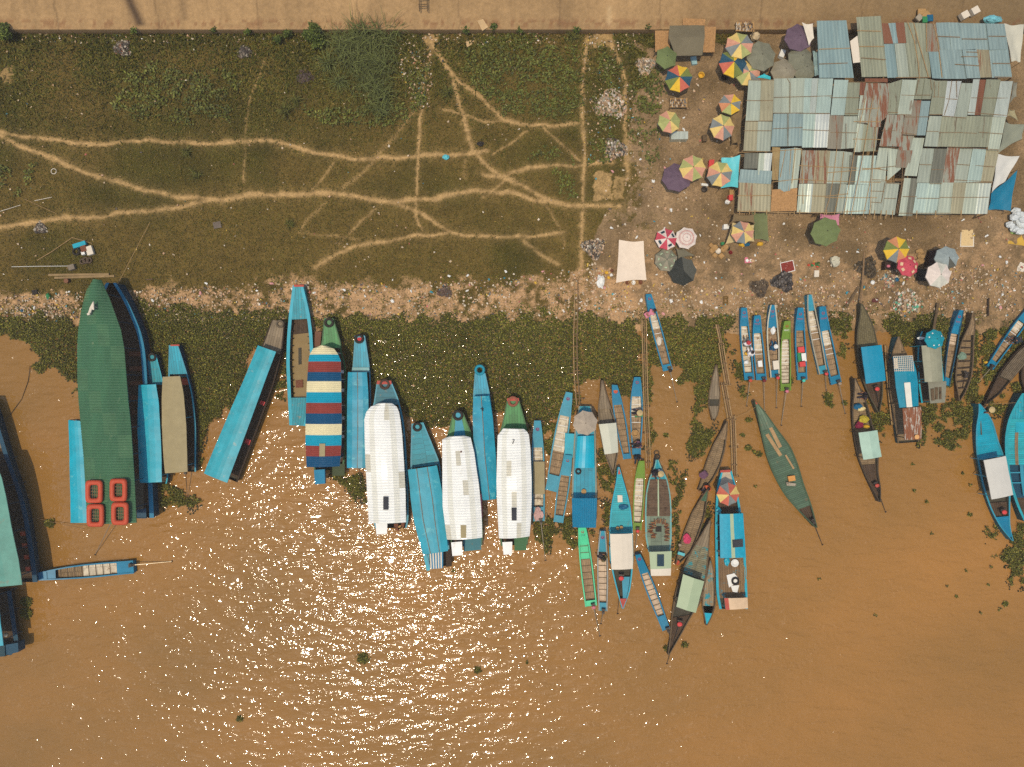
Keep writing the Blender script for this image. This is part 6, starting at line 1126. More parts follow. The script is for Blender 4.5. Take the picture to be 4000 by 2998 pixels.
for i, (x, y, m, l) in enumerate([(3766,62,canW,'left pale carton on the ledge behind the upper shed'),(3806,45,canW,'right pale carton on the ledge behind the upper shed')]):
    q = MB(); q.box(W(x, y, 2.3), .55, .5, .4, .5); solo('carton', q, m, l, 'carton')
for i, (x, y, m) in enumerate([(3600,48,basketM),(3618,60,basketM),(3632,72,bluC),(3590,70,floorL),(3612,78,grnC)]):
    q = MB(); q.box(W(x, y, 2.25+.05*i), .6-.06*i, .45, .12, i*.8); solo('folded_carton', q, m, ['tan flattened carton topmost in the scrap behind the upper shed','second tan flattened carton behind the upper shed','blue scrap behind the upper shed','pale flattened carton behind the upper shed','green scrap behind the upper shed'][i], 'carton')
q = MB(); q.blob(W(3878,78,2.4), .65, .28, .3, .25, 12, 6); solo('tarp_bundle', q, mat('pale_blue_bundle', C(150,185,195), .6, var=.3, vs=6), 'pale blue bundle on the ledge above the right end of the upper shed', 'bundle')
# ------------------------------------------------------------------ bamboo walkways, ropes, shore junk
def walkway(label, pts, w, z0, z1, cross, rails=2, r=.04, cw=.5, name='bamboo_walkway'):
    n = len(pts); Z = np.linspace(z0, z1, n); c = W(*mid(pts[0], pts[-1], .5), 0); root = thing(name, label, 'walkway', (c.x, c.y, 0), 'bamboo walkways')
    P = [W(p[0], p[1], z) for p, z in zip(pts, Z)]
    for k in range(rails):
        o = (k-(rails-1)/2)*w; q = MB(); q.tube([(p.x+o, p.y, p.z) for p in P], r, 6); build('bamboo_pole', q, bamboo if k % 2 == 0 else bambooD, root)
    for t, wide in cross:
        i = t*(n-1); a = P[int(i)].lerp(P[min(n-1, int(i)+1)], i-int(i)); h = wide/S/2
        q = MB(); q.tube([(a.x-h, a.y, a.z-.07), (a.x+h, a.y+.03, a.z-.07)], .035, 5); build('cross_piece', q, bambooD, root)
        for s_ in (-1, 1):
            q = MB(); q.tube([(a.x+s_*h*.8, a.y, -.3), (a.x+s_*h*.8, a.y, a.z+.25)], .035, 5); build('stake', q, bambooD, root)
    return root
walkway('ladder like bamboo walkway leading over the plants to the grey umbrella boat', [(2250,1095),(2251,1200),(2247,1330),(2249,1460),(2259,1585)], .26, .55, .45, [(i/11, 22) for i in range(12)]+[(.75,50),(.95,56)])
walkway('long single file bamboo walkway running out beside the loaded narrow boats', [(2516,1250),(2519,1400),(2521,1500),(2526,1640),(2534,1830)], .16, .45, .4, [(.08,20),(.3,20),(.52,22),(.66,34),(.82,30),(.97,20)], 3, .045)
walkway('dark plank walkway starting from the shore weeds', [(2800,1268),(2810,1310),(2816,1340)], .14, .4, .35, [(.15,40),(.9,20)], 2, .055)
walkway('upper bamboo walkway section above the small plank boat', [(2816,1340),(2828,1420),(2843,1508)], .17, .4, .35, [(.05,18),(.5,20),(.97,26)], 3, .045)
walkway('middle bamboo walkway section beside the small plank boat', [(2827,1496),(2838,1560),(2853,1642)], .17, .42, .35, [(.05,22),(.5,18),(.97,20)], 3, .045)
walkway('lower bamboo walkway section ending above the house boat', [(2862,1625),(2866,1720),(2868,1800),(2870,1865)], .17, .42, .35, [(.05,24),(.45,34),(.75,20),(.98,34)], 3, .045)
walkway('bamboo pole walkway squeezed between the blue canopy boat and the lattice boat', [(3462,1350),(3466,1450),(3476,1550),(3488,1660)], .15, .4, .3, [(.1,24),(.5,20),(.95,18)], 2, .05)
def plank(label, a, b, w, z, m, name='plank'):
    A, B_ = W(*a, z[0]), W(*b, z[1]); d = (B_-A).normalized(); n = Vector((-d.y, d.x, 0))*w/2; q = MB(); q.prism([A-n, A+n, B_+n, B_-n], .05); return solo(name, q, m, label, 'plank')
plank('plank gangway from the shore to the teal umbrella boat', (3665,1185), (3648,1290), .2, (.5,.75), wood)
plank('long thin pole running up the shore from the blue canopy boat', (3377,985), (3364,1190), .12, (.5,.95), bambooD)
plank('grey plank sloping beside the bow of the blue canopy boat', (3355,1120), (3305,1200), .2, (.4,.3), wood)
plank('dark board standing in the weeds near the right edge', (3862,1165), (3860,1235), .14, (.4,.3), woodD)
plank('upper long plank lying in the grass at the bow of the green ferry', (188,1075), (425,1072), .16, (.5,.5), mat('sunned_plank', C(150,122,82), .85, var=.25))
plank('lower long plank lying in the grass at the bow of the green ferry', (212,1086), (446,1079), .16, (.48,.48), mat('sunned_plank', C(150,122,82), .85, var=.25))
plank('short board in the grass right of the green ferry bow', (570,1093), (596,1091), .1, (.45,.45), wood)
def rope(label, pts, z, r=.018, m=None, name='rope'):
    q = MB(); q.tube([W(x, y, zz) for (x, y), zz in zip(pts, z)], r, 5); return solo(name, q, m or bamboo, label, 'rope')
rope('mooring rope from the green ferry up to a stake in the grass', [(455,1120),(520,995),(585,870)], [1.5,.95,.75])
rope('pale rope stretched across the grass to the junk pile', [(45,1043),(150,1041),(268,1040)], [.55,.55,.6], m=whtC)
rope('long bamboo cane lying in the grass left of the junk pile', [(145,1018),(200,985),(278,932)], [.6,.6,.6], .025)
rope('short cane above the junk pile', [(278,928),(330,942),(360,952)], [.62,.62,.62], .022)
rope('white cane lying in the upper left grass', [(135,785),(203,771)], [.75,.75], .022, canW)
rope('thin cane lying in the upper left grass', [(95,778),(220,835)], [.75,.75], .018)
rope('cane at the left edge of the grass', [(-5,828),(80,802)], [.75,.75], .02, canW)
rope('cable curving through the water to the left ferry', [(5,1655),(40,1620),(85,1560),(110,1490),(118,1430)], [.5,.1,.02,.05,.1], .02, black)
rope('mooring line from the left ferry to the green ferry', [(105,2012),(180,2035),(330,2066)], [.9,.1,.6], .018, bambooD)
rope('oar pole lying on the shore at the left edge', [(-5,1130),(45,1145),(90,1163)], [.3,.3,.3], .03, bambooD)
rope('thin line from the walkway to the tip of the old green boat', [(2872,1632),(2920,1612),(2950,1592)], [.4,.3,.8], .012)
rope('line strung between the right hand boats', [(3845,1580),(3920,1577),(3990,1572)], [.7,.6,1.1], .014)
# junk around the green ferry's bow
for x, y, R_, l in ((298,983,17,'black tyre in the junk pile above the green ferry'),(335,1017,14,'upper brown tyre leaning in the junk pile'),(348,1018,13,'right brown tyre leaning in the junk pile'),(322,1022,12,'left brown tyre leaning in the junk pile')):
    q = MB(); c = W(x, y, gz(y)+.1); q.torus(c, R_/S*.72, R_/S*.25, 20, 7); solo('tyre', q, black if 'black' in l else mat('brown_tyre', C(92,74,58), .8, var=.3, vs=6), l, 'tyre', None, True)
for x, y, rx, ry, m, l, nm in ((312,957,.5,.16,teal,'teal boards on top of the junk pile','board'),(328,970,.22,.3,brnC,'brown box in the junk pile','box'),(352,980,.24,.34,canW,'striped pale box in the junk pile','box'),(327,990,.13,.13,whtC,'white can in the junk pile','can'),(281,1045,.24,.2,mat('grey_tan_board', C(130,115,95), .8),'grey square board below the junk pile','board')):
    q = MB(); q.box(W(x, y, gz(y)+.2), rx*2, ry*2, .25, .3); solo(nm, q, m, l, nm)
q = MB(); q.lathe(W(268,1100,gz(1100)), [(.16,0),(.18,.35),(.16,.36),(.02,.36)], 16); solo('barrel', q, mat('brown_drum', C(125,82,55), .7), 'small brown drum standing below the planks', 'drum')
q = MB(); q.blob(W(188,1157,gz(1157)+.1), .16, .2, .16, .25); solo('plastic_bag', q, grnC, 'bright green bag on the shore left of the green ferry', 'bag')
q = MB(); q.box(W(138,1142,gz(1142)+.1), .4, .34, .2, .2); solo('crate', q, black, 'black crate on the shore left of the green ferry', 'crate')
q = MB(); q.blob(W(86,1214,gz(1214)+.08), .12, .12, .12, .1); solo('plastic_can', q, bluC, 'small blue can on the shore at far left', 'can')
q = MB(); q.box(W(849,880,gz(880)+.05), .6, .5, .1, .2); solo('concrete_block', q, mat('grey_block', C(112,98,84), .9), 'grey square block lying in the grass', 'block')
q = MB(); q.torus(W(210,670,gz(670)+.05), .2, .03, 18, 5); solo('wire_ring', q, canW, 'pale wire ring in the left grass', 'ring')
for x, y, l in ((1742,615,'white and turquoise bag on the path crossing'),(1876,562,'dark bag on the side path')):
    q = MB(); q.blob(W(x, y, gz(y)+.12), .26, .2, .14, .3); solo('plastic_bag', q, mat('turquoise_bag', C(110,180,190), .5, var=.3, vs=8) if 'white' in l else black, l, 'bag')
q = MB()
for x in (2828,2842):
    q.tube([W(x, 1160, .3), W(x, 1192, .3)], .05, 5)
for y in (1160,1168,1184): q.tube([W(2826, y, .34), W(2845, y, .34)], .04, 5)
solo('wooden_rack', q, mat('dirty_yellow_wood', C(120,90,40), .8), 'small wooden rack lying in the rubbish above the weeds', 'rack')
solid('red_tray', 'dark red tray lying in the shore rubbish at right', 'tray', [(3408,1168),(3432,1166),(3430,1182),(3405,1182)], .06, .05, mat('dark_red', C(90,40,35), .6))

# ------------------------------------------------------------------ people
def person(label, px, py, z, pose, face, shirt, legs, hat=None, sc=1.0, hair=True):
    """pose: sit, stand, bend; face: heading in degrees (0 = +X)"""
    c = W(px, py, z); a = R(face); f = Vector((math.cos(a), math.sin(a), 0)); l = Vector((-f.y, f.x, 0)); up = Vector((0, 0, 1))
    p = lambda x, y, zz: c+(f*x+l*y+up*zz)*sc
    if pose == 'sit': hip, ch, nk, hd = (0,0,.22), (.04,0,.5), (.07,0,.72), (.12,0,.86); kn = (.40,.14,.36); ft = (.62,.13,.06); el = (.12,.28,.42); ha = (.36,.18,.34)
    elif pose == 'bend': hip, ch, nk, hd = (0,0,.86), (.3,0,1.08), (.5,0,1.14), (.66,0,1.14); kn = (.06,.12,.46); ft = (-.02,.12,.06); el = (.46,.24,.86); ha = (.62,.16,.66)
    else: hip, ch, nk, hd = (0,0,.92), (.02,0,1.25), (.03,0,1.45), (.05,0,1.6); kn = (.04,.11,.48); ft = (-.02,.12,.06); el = (.04,.29,1.12); ha = (.22,.26,.95)
    V = []; E_ = []; Rr = []
    def add(v, r, par=None):
        V.append(p(*v)); Rr.append(r*sc); k = len(V)-1
        if par is not None: E_.append((par, k))
        return k
    m = lambda v, s: (v[0], v[1]*s, v[2])
    lp = lambda u, v, t: tuple(u[i]*(1-t)+v[i]*t for i in range(3))
    h = add(hip, .14); c1 = add(ch, .15, h); n = add(nk, .06, c1); hh = add(hd, .105, n); add((hd[0]+.03, 0, hd[2]+.09), .085, hh); add((hd[0]+.115, 0, hd[2]-.01), .022, hh)
    for s in (-1, 1):
        sh = add((ch[0]+.6*(nk[0]-ch[0]), .19*s, ch[2]+.6*(nk[2]-ch[2])), .065, c1); e = add(m(el, s), .048, sh); w_ = add(m(ha, s), .035, e)
        d = Vector(ha)-Vector(el); d.normalize(); pk = tuple(Vector(m(ha, s))+Vector((d.x, 0, d.z))*.07); pl = add(pk, .034, w_)
        for i in range(4): add(tuple(Vector(pk)+Vector((d.x*.09*(1-.08*abs(i-1.4)), (i-1.5)*.02, d.z*.09-.02))), .010, pl)
        add(tuple(Vector(m(ha, s))+Vector((.05, -.045*s, 0))), .012, w_)
        hp = add((hip[0], .1*s, hip[2]-.02), .10, h); k = add(m(kn, s), .07, hp); fo = add(m(ft, s), .045, k); add((ft[0]+.16, ft[1]*s, .04), .035, fo)
    root = thing('person', label, 'person', tuple(c), 'people')
    def skinned(name, V, E_, Rr, mt):
        me = bpy.data.meshes.new(name); me.from_pydata([tuple(v-c) for v in V], E_, []); o = bpy.data.objects.new(name, me); COL.objects.link(o); o.parent = root
        mo = o.modifiers.new('Skin', 'SKIN'); mo.use_smooth_shade = True
        for i, sv in enumerate(me.skin_vertices[0].data): sv.radius = (Rr[i], Rr[i]); sv.use_root = (i == 0)
        o.modifiers.new('Sub', 'SUBSURF').render_levels = 1; me.materials.append(mt); return o
    skinned('body', V, E_, Rr, skin)
    q = lambda *vs: [p(*v) for v in vs]
    sA = [(ch[0]+.6*(nk[0]-ch[0]), .2*s, ch[2]+.6*(nk[2]-ch[2])) for s in (-1, 1)]; tp = lp(ch, nk, .55)
    skinned('shirt', q(lp(hip, ch, .1), ch, tp, sA[0], lp(sA[0], m(el, -1), .8), sA[1], lp(sA[1], m(el, 1), .8)), [(0,1),(1,2),(2,3),(3,4),(2,5),(5,6)], [.175*sc,.185*sc,.13*sc,.1*sc,.075*sc,.1*sc,.075*sc], cloths[shirt])
    skinned('trousers', q(hip, (hip[0],-.1,hip[2]-.03), m(kn,-1), lp(kn, ft, .8) if 0 else lp(m(kn,-1), m(ft,-1), .8), (hip[0],.1,hip[2]-.03), kn, lp(kn, ft, .8)), [(0,1),(1,2),(2,3),(0,4),(4,5),(5,6)], [.165*sc,.125*sc,.095*sc,.07*sc,.125*sc,.095*sc,.07*sc], cloths[legs])
    hc = p(hd[0]-.01, 0, hd[2]+.06); b = MB()
    if hat == 'cone': b.lathe(hc, [(.24*sc, .0), (.12*sc, .1*sc), (.01, .17*sc)], 16); build('hat', b, strawM, root)
    elif hat: b.lathe(hc, [(.17*sc, .0), (.12*sc, .02), (.11*sc, .09*sc), (.02, .1*sc)], 14); build('hat', b, hat, root)
    else: b.blob(hc, .125*sc, .125*sc, .1*sc, .04, 12, 7); build('hair', b, hairM, root, True)
    return root
person('person in a pink shirt bending over the side of the boat drawn up alone', 2519, 1236, .35, 'bend', 30, 'pink', 'pink')
person('person in a white shirt and red cap sitting in the crowded blue boat', 2910, 1348, .3, 'sit', 90, 'white', 'grey', redE)
person('person in a white shirt bareheaded behind the red capped one', 2926, 1385, .3, 'sit', 95, 'white', 'white')
person('person in dark clothes sitting at the stern of the loaded narrow boat', 2486, 1783, .3, 'sit', 270, 'navy', 'navy')
person('person in blue sitting in the boat with the yellow sack', 3014, 1362, .3, 'sit', 80, 'blue', 'blue', whtC)
person('person in dark clothes sitting before the blue sack', 3370, 1546, .4, 'sit', 180, 'dark', 'dark')
person('person in dark blue standing in the boat slanting in from the right edge', 3954, 1330, .4, 'bend', 190, 'navy', 'navy')
person('person in a conical hat crouching at the bow of the bright blue boat', 3851, 1598, .5, 'sit', 200, 'olive', 'dark', 'cone')
person('person in dark clothes crouching in the boat with the gridded brown cargo', 2360, 2178, .3, 'sit', 150, 'olive', 'dark')
person('person in an orange vest at the stern of the worn sampan', 2760, 1900, .35, 'sit', 230, 'orange', 'dark')
person('person in purple sitting near the stern of the loaded narrow boat', 2494, 1733, .3, 'sit', 200, 'purple', 'dark')
person('person in grey sitting beside baskets in the loaded narrow boat', 2497, 1613, .3, 'sit', 170, 'grey', 'dark', 'cone')
person('person standing under the bow awning of the wooden cargo boat', 2553, 1842, .7, 'sit', 300, 'dark', 'dark')
person('second person in pale clothes on the teal bow of the wooden cargo boat', 2578, 1845, .7, 'sit', 200, 'white', 'grey', 'cone')
# loads in the narrow boats
LOADS = [((2916,1382,.2,.14),yelC,'plastic_bag','yellow bag between the two people in white shirts'),((2915,1416,.18,.16),whtC,'plastic_bag','white bundle behind the two people in white shirts'),((2968,1422,.16,.24),whtC,'box','white box in the brown floored blue boat'),((3018,1243,.16,.36),yelC,'sack','yellow sack on the bow locker of a blue boat'),((3020,1292,.2,.32),whtC,'basin','pale basin in the boat with the yellow sack'),((3030,1427,.22,.34),canW,'box','grey white box near the stern of the boat with the yellow sack'),((3128,1367,.24,.22),redC,'box','upper red box in the blue boat'),((3133,1422,.22,.22),redC,'box','lower red box in the blue boat'),((3122,1397,.15,.36),grnC,'box','green box between the red boxes'),((3137,1397,.2,.32),whtC,'box','white box with a red stripe between the red boxes'),((2495,1623,.3,.14),grnC,'tray','green tray in the loaded narrow boat'),((2616,1437,.16,.14),yelC,'can','yellow can at the stern of the boat drawn up alone'),((2575,1332,.2,.34),canW,'net','pale net heap in the boat drawn up alone'),((3850,1416,.14,.1),yelC,'can','yellow can in the boat slanting in from the right edge')]
for (x, y, rx, ry), m, nm, l in LOADS:
    q = MB(); c = W(x, y, .42)
    if nm in ('box', 'tray'): q.box(c, rx*2, ry*2, .22, .12)
    else: q.blob(c, rx, ry, .14, .2, 10, 6)
    solo(nm, q, m, l, nm.replace('plastic_', ''))

# ------------------------------------------------------------------ vegetation
rs = np.random.RandomState(7)
def inboat(X, Y, z=.1):
    k = (1-z/HC)/S; x, y = (X-2000)*k, (1499-Y)*k; m = np.zeros(X.shape, bool)
    for p in FOOT:
        xs = [a for a, _ in p]; ys = [b for _, b in p]; b = (x > min(xs)) & (x < max(xs)) & (y > min(ys)) & (y < max(ys))
        if b.any(): m[b] |= inpoly(x[b], y[b], p)
    return m
def leaves(name, X, Y, Z, L, Wd, tilt, cols, m, lift=0.):
    """diamond leaves: photograph x,y (px), base height, length, width"""
    n = len(X); k = (1-Z/HC)/S; bx, by = (X-2000)*k, (1499-Y)*k; a = rs.uniform(0, 2*PI, n); d = np.stack([np.cos(a), np.sin(a)], 1); pn = np.stack([-d[:, 1], d[:, 0]], 1)
    ct, st = np.cos(tilt), np.sin(tilt); roll = rs.uniform(-.5, .5, n); V = np.zeros((n, 4, 3))
    def pt(t, s): return np.stack([bx+d[:, 0]*L*t*ct+pn[:, 0]*Wd*s, by+d[:, 1]*L*t*ct+pn[:, 1]*Wd*s, Z+L*t*st+Wd*s*roll+lift], 1)
    V[:, 0], V[:, 1], V[:, 2], V[:, 3] = pt(0, 0), pt(.55, -.5), pt(1, 0), pt(.55, .5)
    return fastmesh(name, V.reshape(-1, 3), 4, m, cols)
def scatter(polys, dens, ragged=26, sc=.02, seed=1, hole=0.):
    out = []
    for poly in polys:
        xs = [p[0] for p in poly]; ys = [p[1] for p in poly]; x0, x1, y0, y1 = min(xs)-ragged, max(xs)+ragged, min(ys)-ragged, max(ys)+ragged
        n = int((x1-x0)*(y1-y0)/2500*dens); X = rs.uniform(x0, x1, n); Y = rs.uniform(y0, y1, n)
        wx = (vnoise(X, Y, sc, seed, 3)-.5)*ragged*3; wy = (vnoise(X, Y, sc, seed+1, 3)-.5)*ragged*3
        k = inpoly(X+wx, Y+wy, poly)
        if hole: k &= vnoise(X, Y, .03, seed+5, 3) > hole
        out.append(np.stack([X[k], Y[k]], 1))
    return np.concatenate(out)
DENSE = [[(-300,1225),(300,1240),(300,1520),(240,1445),(150,1440),(100,1380),(60,1300),(-300,1290)], [(540,1180),(1000,1225),(1130,1215),(1140,1500),(1090,1400),(1000,1350),(900,1560),(770,1700),(750,1450),(600,1500),(560,1300)],
 [(1180,1225),(1700,1240),(2250,1230),(2250,1640),(2140,1640),(2080,1660),(1960,1600),(1830,1640),(1720,1680),(1600,1640),(1500,1560),(1340,1480),(1330,1330)], [(2265,1235),(2500,1235),(2505,1470),(2500,1560),(2430,1560),(2330,1500),(2260,1500)], [(2530,1240),(2860,1250),(2800,1460),(2720,1500),(2640,1450),(2560,1430),(2530,1400)], [(3420,1255),(3500,1230),(3760,1255),(3830,1300),(3830,1480),(3700,1500),(3560,1330),(3500,1330)]]
PATCHY = [[(740,1460),(800,1480),(830,1600),(800,1680),(765,1870),(745,1700)], [(800,1560),(870,1570),(850,1640),(800,1640)], [(590,1885),(680,1890),(740,1930),(790,1970),(750,1985),(640,1960),(595,1985)], [(1330,1870),(1430,1865),(1440,1960),(1370,1950)], [(2690,1430),(2790,1430),(2780,1660),(2800,1700),(2740,1760),(2700,1700),(2720,1560)], [(2690,1700),(2770,1690),(2740,1790),(2690,1780),(2680,1740)], [(2600,1790),(2640,1800),(2660,1900),(2650,2150),(2622,2190),(2625,1950)], [(2650,1880),(2690,1840),(2700,1850),(2670,1920)],
 [(2085,1650),(2200,1640),(2240,1690),(2200,1800),(2140,1780)], [(2080,2030),(2150,2010),(2190,2080),(2150,2180),(2090,2110)], [(2195,2010),(2230,2000),(2240,2060),(2330,2070),(2300,2110),(2250,2150),(2195,2100)], [(2340,1830),(2400,1820),(2390,1930),(2350,1900)], [(2350,1960),(2385,1960),(2390,2040),(2360,2060)], [(2330,1750),(2375,1740),(2370,1800),(2340,1810)], [(2850,1380),(2900,1400),(2920,1560),(2880,1500)], [(2680,2080),(2700,2060),(2770,1960),(2790,2000),(2780,2060),(2740,2100)],
 [(3240,1220),(3330,1240),(3290,1400),(3270,1380)], [(3385,1560),(3480,1590),(3490,1680),(3440,1730),(3410,1680)], [(3590,1580),(3700,1560),(3800,1600),(3810,1690),(3720,1720),(3640,1690),(3600,1720)], [(3760,1480),(3860,1450),(3870,1560),(3800,1570),(3780,1620)], [(3840,1300),(4060,1250),(4060,1320),(3900,1500),(3840,1480)], [(3870,1580),(3960,1500),(4060,1480),(4060,1560),(3950,1620),(3870,1620)], [(3840,2040),(3910,2050),(3900,2110),(3840,2100)], [(3960,2010),(4080,2010),(4080,2290),(3960,2290),(3940,2200),(3890,2230),(3880,2170),(3950,2130)], [(3220,1560),(3250,1540),(3260,1580),(3230,1590)], [(3050,1480),(3110,1480),(3100,1510),(3060,1510)], [(2900,1420),(2920,1420),(2925,1480),(2890,1480)], [(3640,1720),(3700,1700),(3760,1750),(3720,1760)], [(3590,1700),(3620,1700),(3615,1745),(3580,1745)], [(2515,1350),(2540,1350),(2545,1600),(2520,1620)], [(2520,1640),(2550,1640),(2555,1780),(2530,1760)], [(1290,1560),(1330,1560),(1350,1900),(1300,1880)], [(1060,1500),(1130,1480),(1120,1560),(1080,1540)]]
leafm = attrmat('floating_leaves', .6, .2, 6., 0, 40, .15)
def leafcols(n, X, Y, seed, base=((78,76,24),(106,102,34),(56,56,18),(144,134,54)), p=(.42,.28,.20,.10)):
    bc = np.array([cl(*c) for c in base]); i = rs.choice(len(base), n, p=p); sh = .62+.5*vnoise(X, Y, .018, seed, 3)+.45*vnoise(X, Y, .004, seed+3, 2)
    return bc[i]*(sh*rs.uniform(.8, 1.2, n))[:, None]
FRINGE = [[(-300,1190),(540,1165),(1000,1190),(1700,1205),(2260,1190),(2520,1195),(2860,1200),(3420,1190),(3830,1215),(4100,1230),(4100,1290),(3400,1270),(2860,1270),(2260,1270),(-300,1270)], [(600,1100),(1100,1075),(1500,1090),(2000,1060),(2280,1100),(2250,1180),(1500,1190),(620,1180)]]
P_ = np.concatenate([scatter(DENSE, 330, 34, .02, 21), scatter(PATCHY, 420, 20, .03, 31, .40), scatter(FRINGE[:1], 60, 40, .02, 81, .52), scatter(FRINGE[1:], 50, 30, .02, 91, .60)])
P_ = P_[~inboat(P_[:, 0], P_[:, 1])]; n = len(P_); Zl = np.maximum(.02, np.interp(P_[:, 1], [1150, 1240, 1330], [.26, .12, .0]))+rs.uniform(0, .22, n)*(.5+vnoise(P_[:, 0], P_[:, 1], .03, 41, 2))
tag(leaves('water_hyacinth', P_[:, 0], P_[:, 1], Zl, rs.uniform(.07, .15, n), rs.uniform(.05, .11, n), rs.uniform(-.1, .9, n), leafcols(n, P_[:, 0], P_[:, 1], 43), leafm), kind='stuff')
# dark wet mat of roots and stems under the leaves
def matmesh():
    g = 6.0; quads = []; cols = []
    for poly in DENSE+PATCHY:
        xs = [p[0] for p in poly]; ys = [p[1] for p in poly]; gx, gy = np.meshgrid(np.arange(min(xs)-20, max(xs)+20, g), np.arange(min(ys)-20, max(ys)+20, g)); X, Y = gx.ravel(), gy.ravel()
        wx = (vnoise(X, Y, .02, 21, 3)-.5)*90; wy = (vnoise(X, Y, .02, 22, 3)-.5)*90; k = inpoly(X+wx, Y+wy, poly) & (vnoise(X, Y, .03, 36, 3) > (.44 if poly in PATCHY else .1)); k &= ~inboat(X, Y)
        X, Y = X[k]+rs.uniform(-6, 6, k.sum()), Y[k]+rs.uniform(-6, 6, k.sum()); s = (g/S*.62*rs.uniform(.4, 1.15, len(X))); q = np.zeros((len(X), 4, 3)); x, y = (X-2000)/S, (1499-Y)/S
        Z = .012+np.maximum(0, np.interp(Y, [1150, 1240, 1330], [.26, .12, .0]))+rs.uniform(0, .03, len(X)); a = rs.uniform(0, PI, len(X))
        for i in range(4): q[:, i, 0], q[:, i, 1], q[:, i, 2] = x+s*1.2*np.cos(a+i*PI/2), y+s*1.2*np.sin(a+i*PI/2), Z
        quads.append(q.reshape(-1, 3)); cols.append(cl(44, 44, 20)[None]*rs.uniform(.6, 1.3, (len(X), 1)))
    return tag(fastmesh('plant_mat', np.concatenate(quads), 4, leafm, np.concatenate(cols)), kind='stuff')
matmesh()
# small free floating clumps, each one a thing
for i, (x, y, r) in enumerate([(1418,2572,26),(1866,2618,16),(936,2808,13),(103,2352,24),(103,2395,26),(195,2045,22),(2676,2519,14),(2604,2532,12),(2925,1640,13),(2922,1750,14),(3150,2020,6),(3235,1550,20),(3300,1575,12),(2600,1700,10),(2552,1695,12),(2965,1776,13),(3790,2010,9),(3925,2360,12),(2945,1765,8),(3620,1960,7),(2900,1700,10),(2935,1420,10),(3565,1815,5),(3760,1850,5),(3790,1895,5),(3570,1916,6),(3640,2085,5),(3775,2230,5),(3700,2290,4),(3860,2285,5),(3735,2330,6),(3830,2395,4),(3905,2380,5),(3200,2262,4),(3420,2405,4),(2950,1900,5),(2060,2590,5),(1770,2230,5)]):
    k = int(r*r*.5); A = rs.uniform(0, 2*PI, k); Q = r*np.sqrt(rs.uniform(0, 1, k))*rs.uniform(.6, 1.1, k); X, Y = x+Q*np.cos(A), y+Q*np.sin(A)*.85
    o = leaves('floating_plant', X, Y, rs.uniform(.01, .12, k), rs.uniform(.09, .18, k), rs.uniform(.06, .12, k), rs.uniform(0, .9, k), leafcols(k, X, Y, 50+i), leafm)
    c = W(x, y, 0); o.data.transform(__import__('mathutils').Matrix.Translation(-c)); o.location = c
    tag(o, 'small clump of green water plants drifting alone on the brown river', 'plant', 'floating plant clumps')
# grass blades and weeds on the bank
def grass():
    n = 150000; X = rs.uniform(-400, 2900, n); Y = rs.uniform(122, 1240, n); yard, beach, path, n1, n2, n3 = land_masks(X, Y)
    den = (1-yard)*(1-.8*np.clip(beach*1.3, 0, 1))*(1-np.clip(path*1.5, 0, 1))*(.4+.9*n1); k = (rs.uniform(0, 1, n) < den) & ~inboat(X, Y); X, Y, n1, n3 = X[k], Y[k], n1[k], n3[k]; n = len(X)
    Z = np.interp(Y, [120, 700, 1000, 1150, 1240], [1.0, .75, .45, .26, .12])
    lush = np.clip((620-Y)/420, 0, 1)*np.clip(1.4-np.abs(n3-.35)*2.2, .2, 1)
    green = np.array([cl(80, 80, 22), cl(98, 92, 30), cl(110, 98, 38), cl(66, 66, 18)]); dry = np.array([cl(112, 94, 40), cl(128, 106, 48), cl(98, 84, 36), cl(86, 76, 28)])
    i = rs.choice(4, n); cc = np.where((rs.uniform(0, 1, n) < .25+.75*lush)[:, None], green[i], dry[i])*(.7+.6*n1)[:, None]
    L = rs.uniform(.10, .24, n)*(1+1.1*lush); o = leaves('grass', X, Y, Z, L, L*.26, rs.uniform(.15, 1.1, n), cc, attrmat('grass_blades', .75, .15, 6., 0, 40, .2)); tag(o, kind='stuff')
grass()
def weeds():
    regs = [[(1860,150),(2260,140),(2260,440),(2100,470),(1960,420),(1820,300)], [(1180,420),(1640,380),(1600,480),(1250,470)], [(2050,600),(2230,600),(2230,640),(2060,640)], [(2140,680),(2240,650),(2240,760),(2150,760)], [(2310,170),(2420,250),(2420,600),(2310,640)], [(500,250),(900,280),(900,480),(450,450)], [(-100,700),(140,640),(120,720),(-100,760)], [(2460,440),(2620,530),(2560,640),(2470,600)], [(2470,350),(2560,330),(2580,420),(2490,440)], [(1560,240),(1660,240),(1640,420),(1580,440)], [(3350,1180),(3420,1220),(3420,1280),(3380,1260)], [(2500,300),(2600,260),(2600,420),(2520,440)]]
    Q = scatter(regs, 60, 40, .015, 61, .42); X, Y = Q[:, 0], Q[:, 1]; n = len(X); Z = np.interp(Y, [120, 700, 1000, 1240], [1.0, .75, .45, .12])+rs.uniform(0, .3, n)
    o = leaves('weeds', X, Y, Z, rs.uniform(.14, .32, n), rs.uniform(.08, .16, n), rs.uniform(-.1, .8, n), leafcols(n, X, Y, 66, ((84,88,26),(100,102,34),(66,68,22),(116,114,44))), attrmat('weed_leaves', .65, .15, 6., 0, 40, .3)); tag(o, kind='stuff')
weeds()
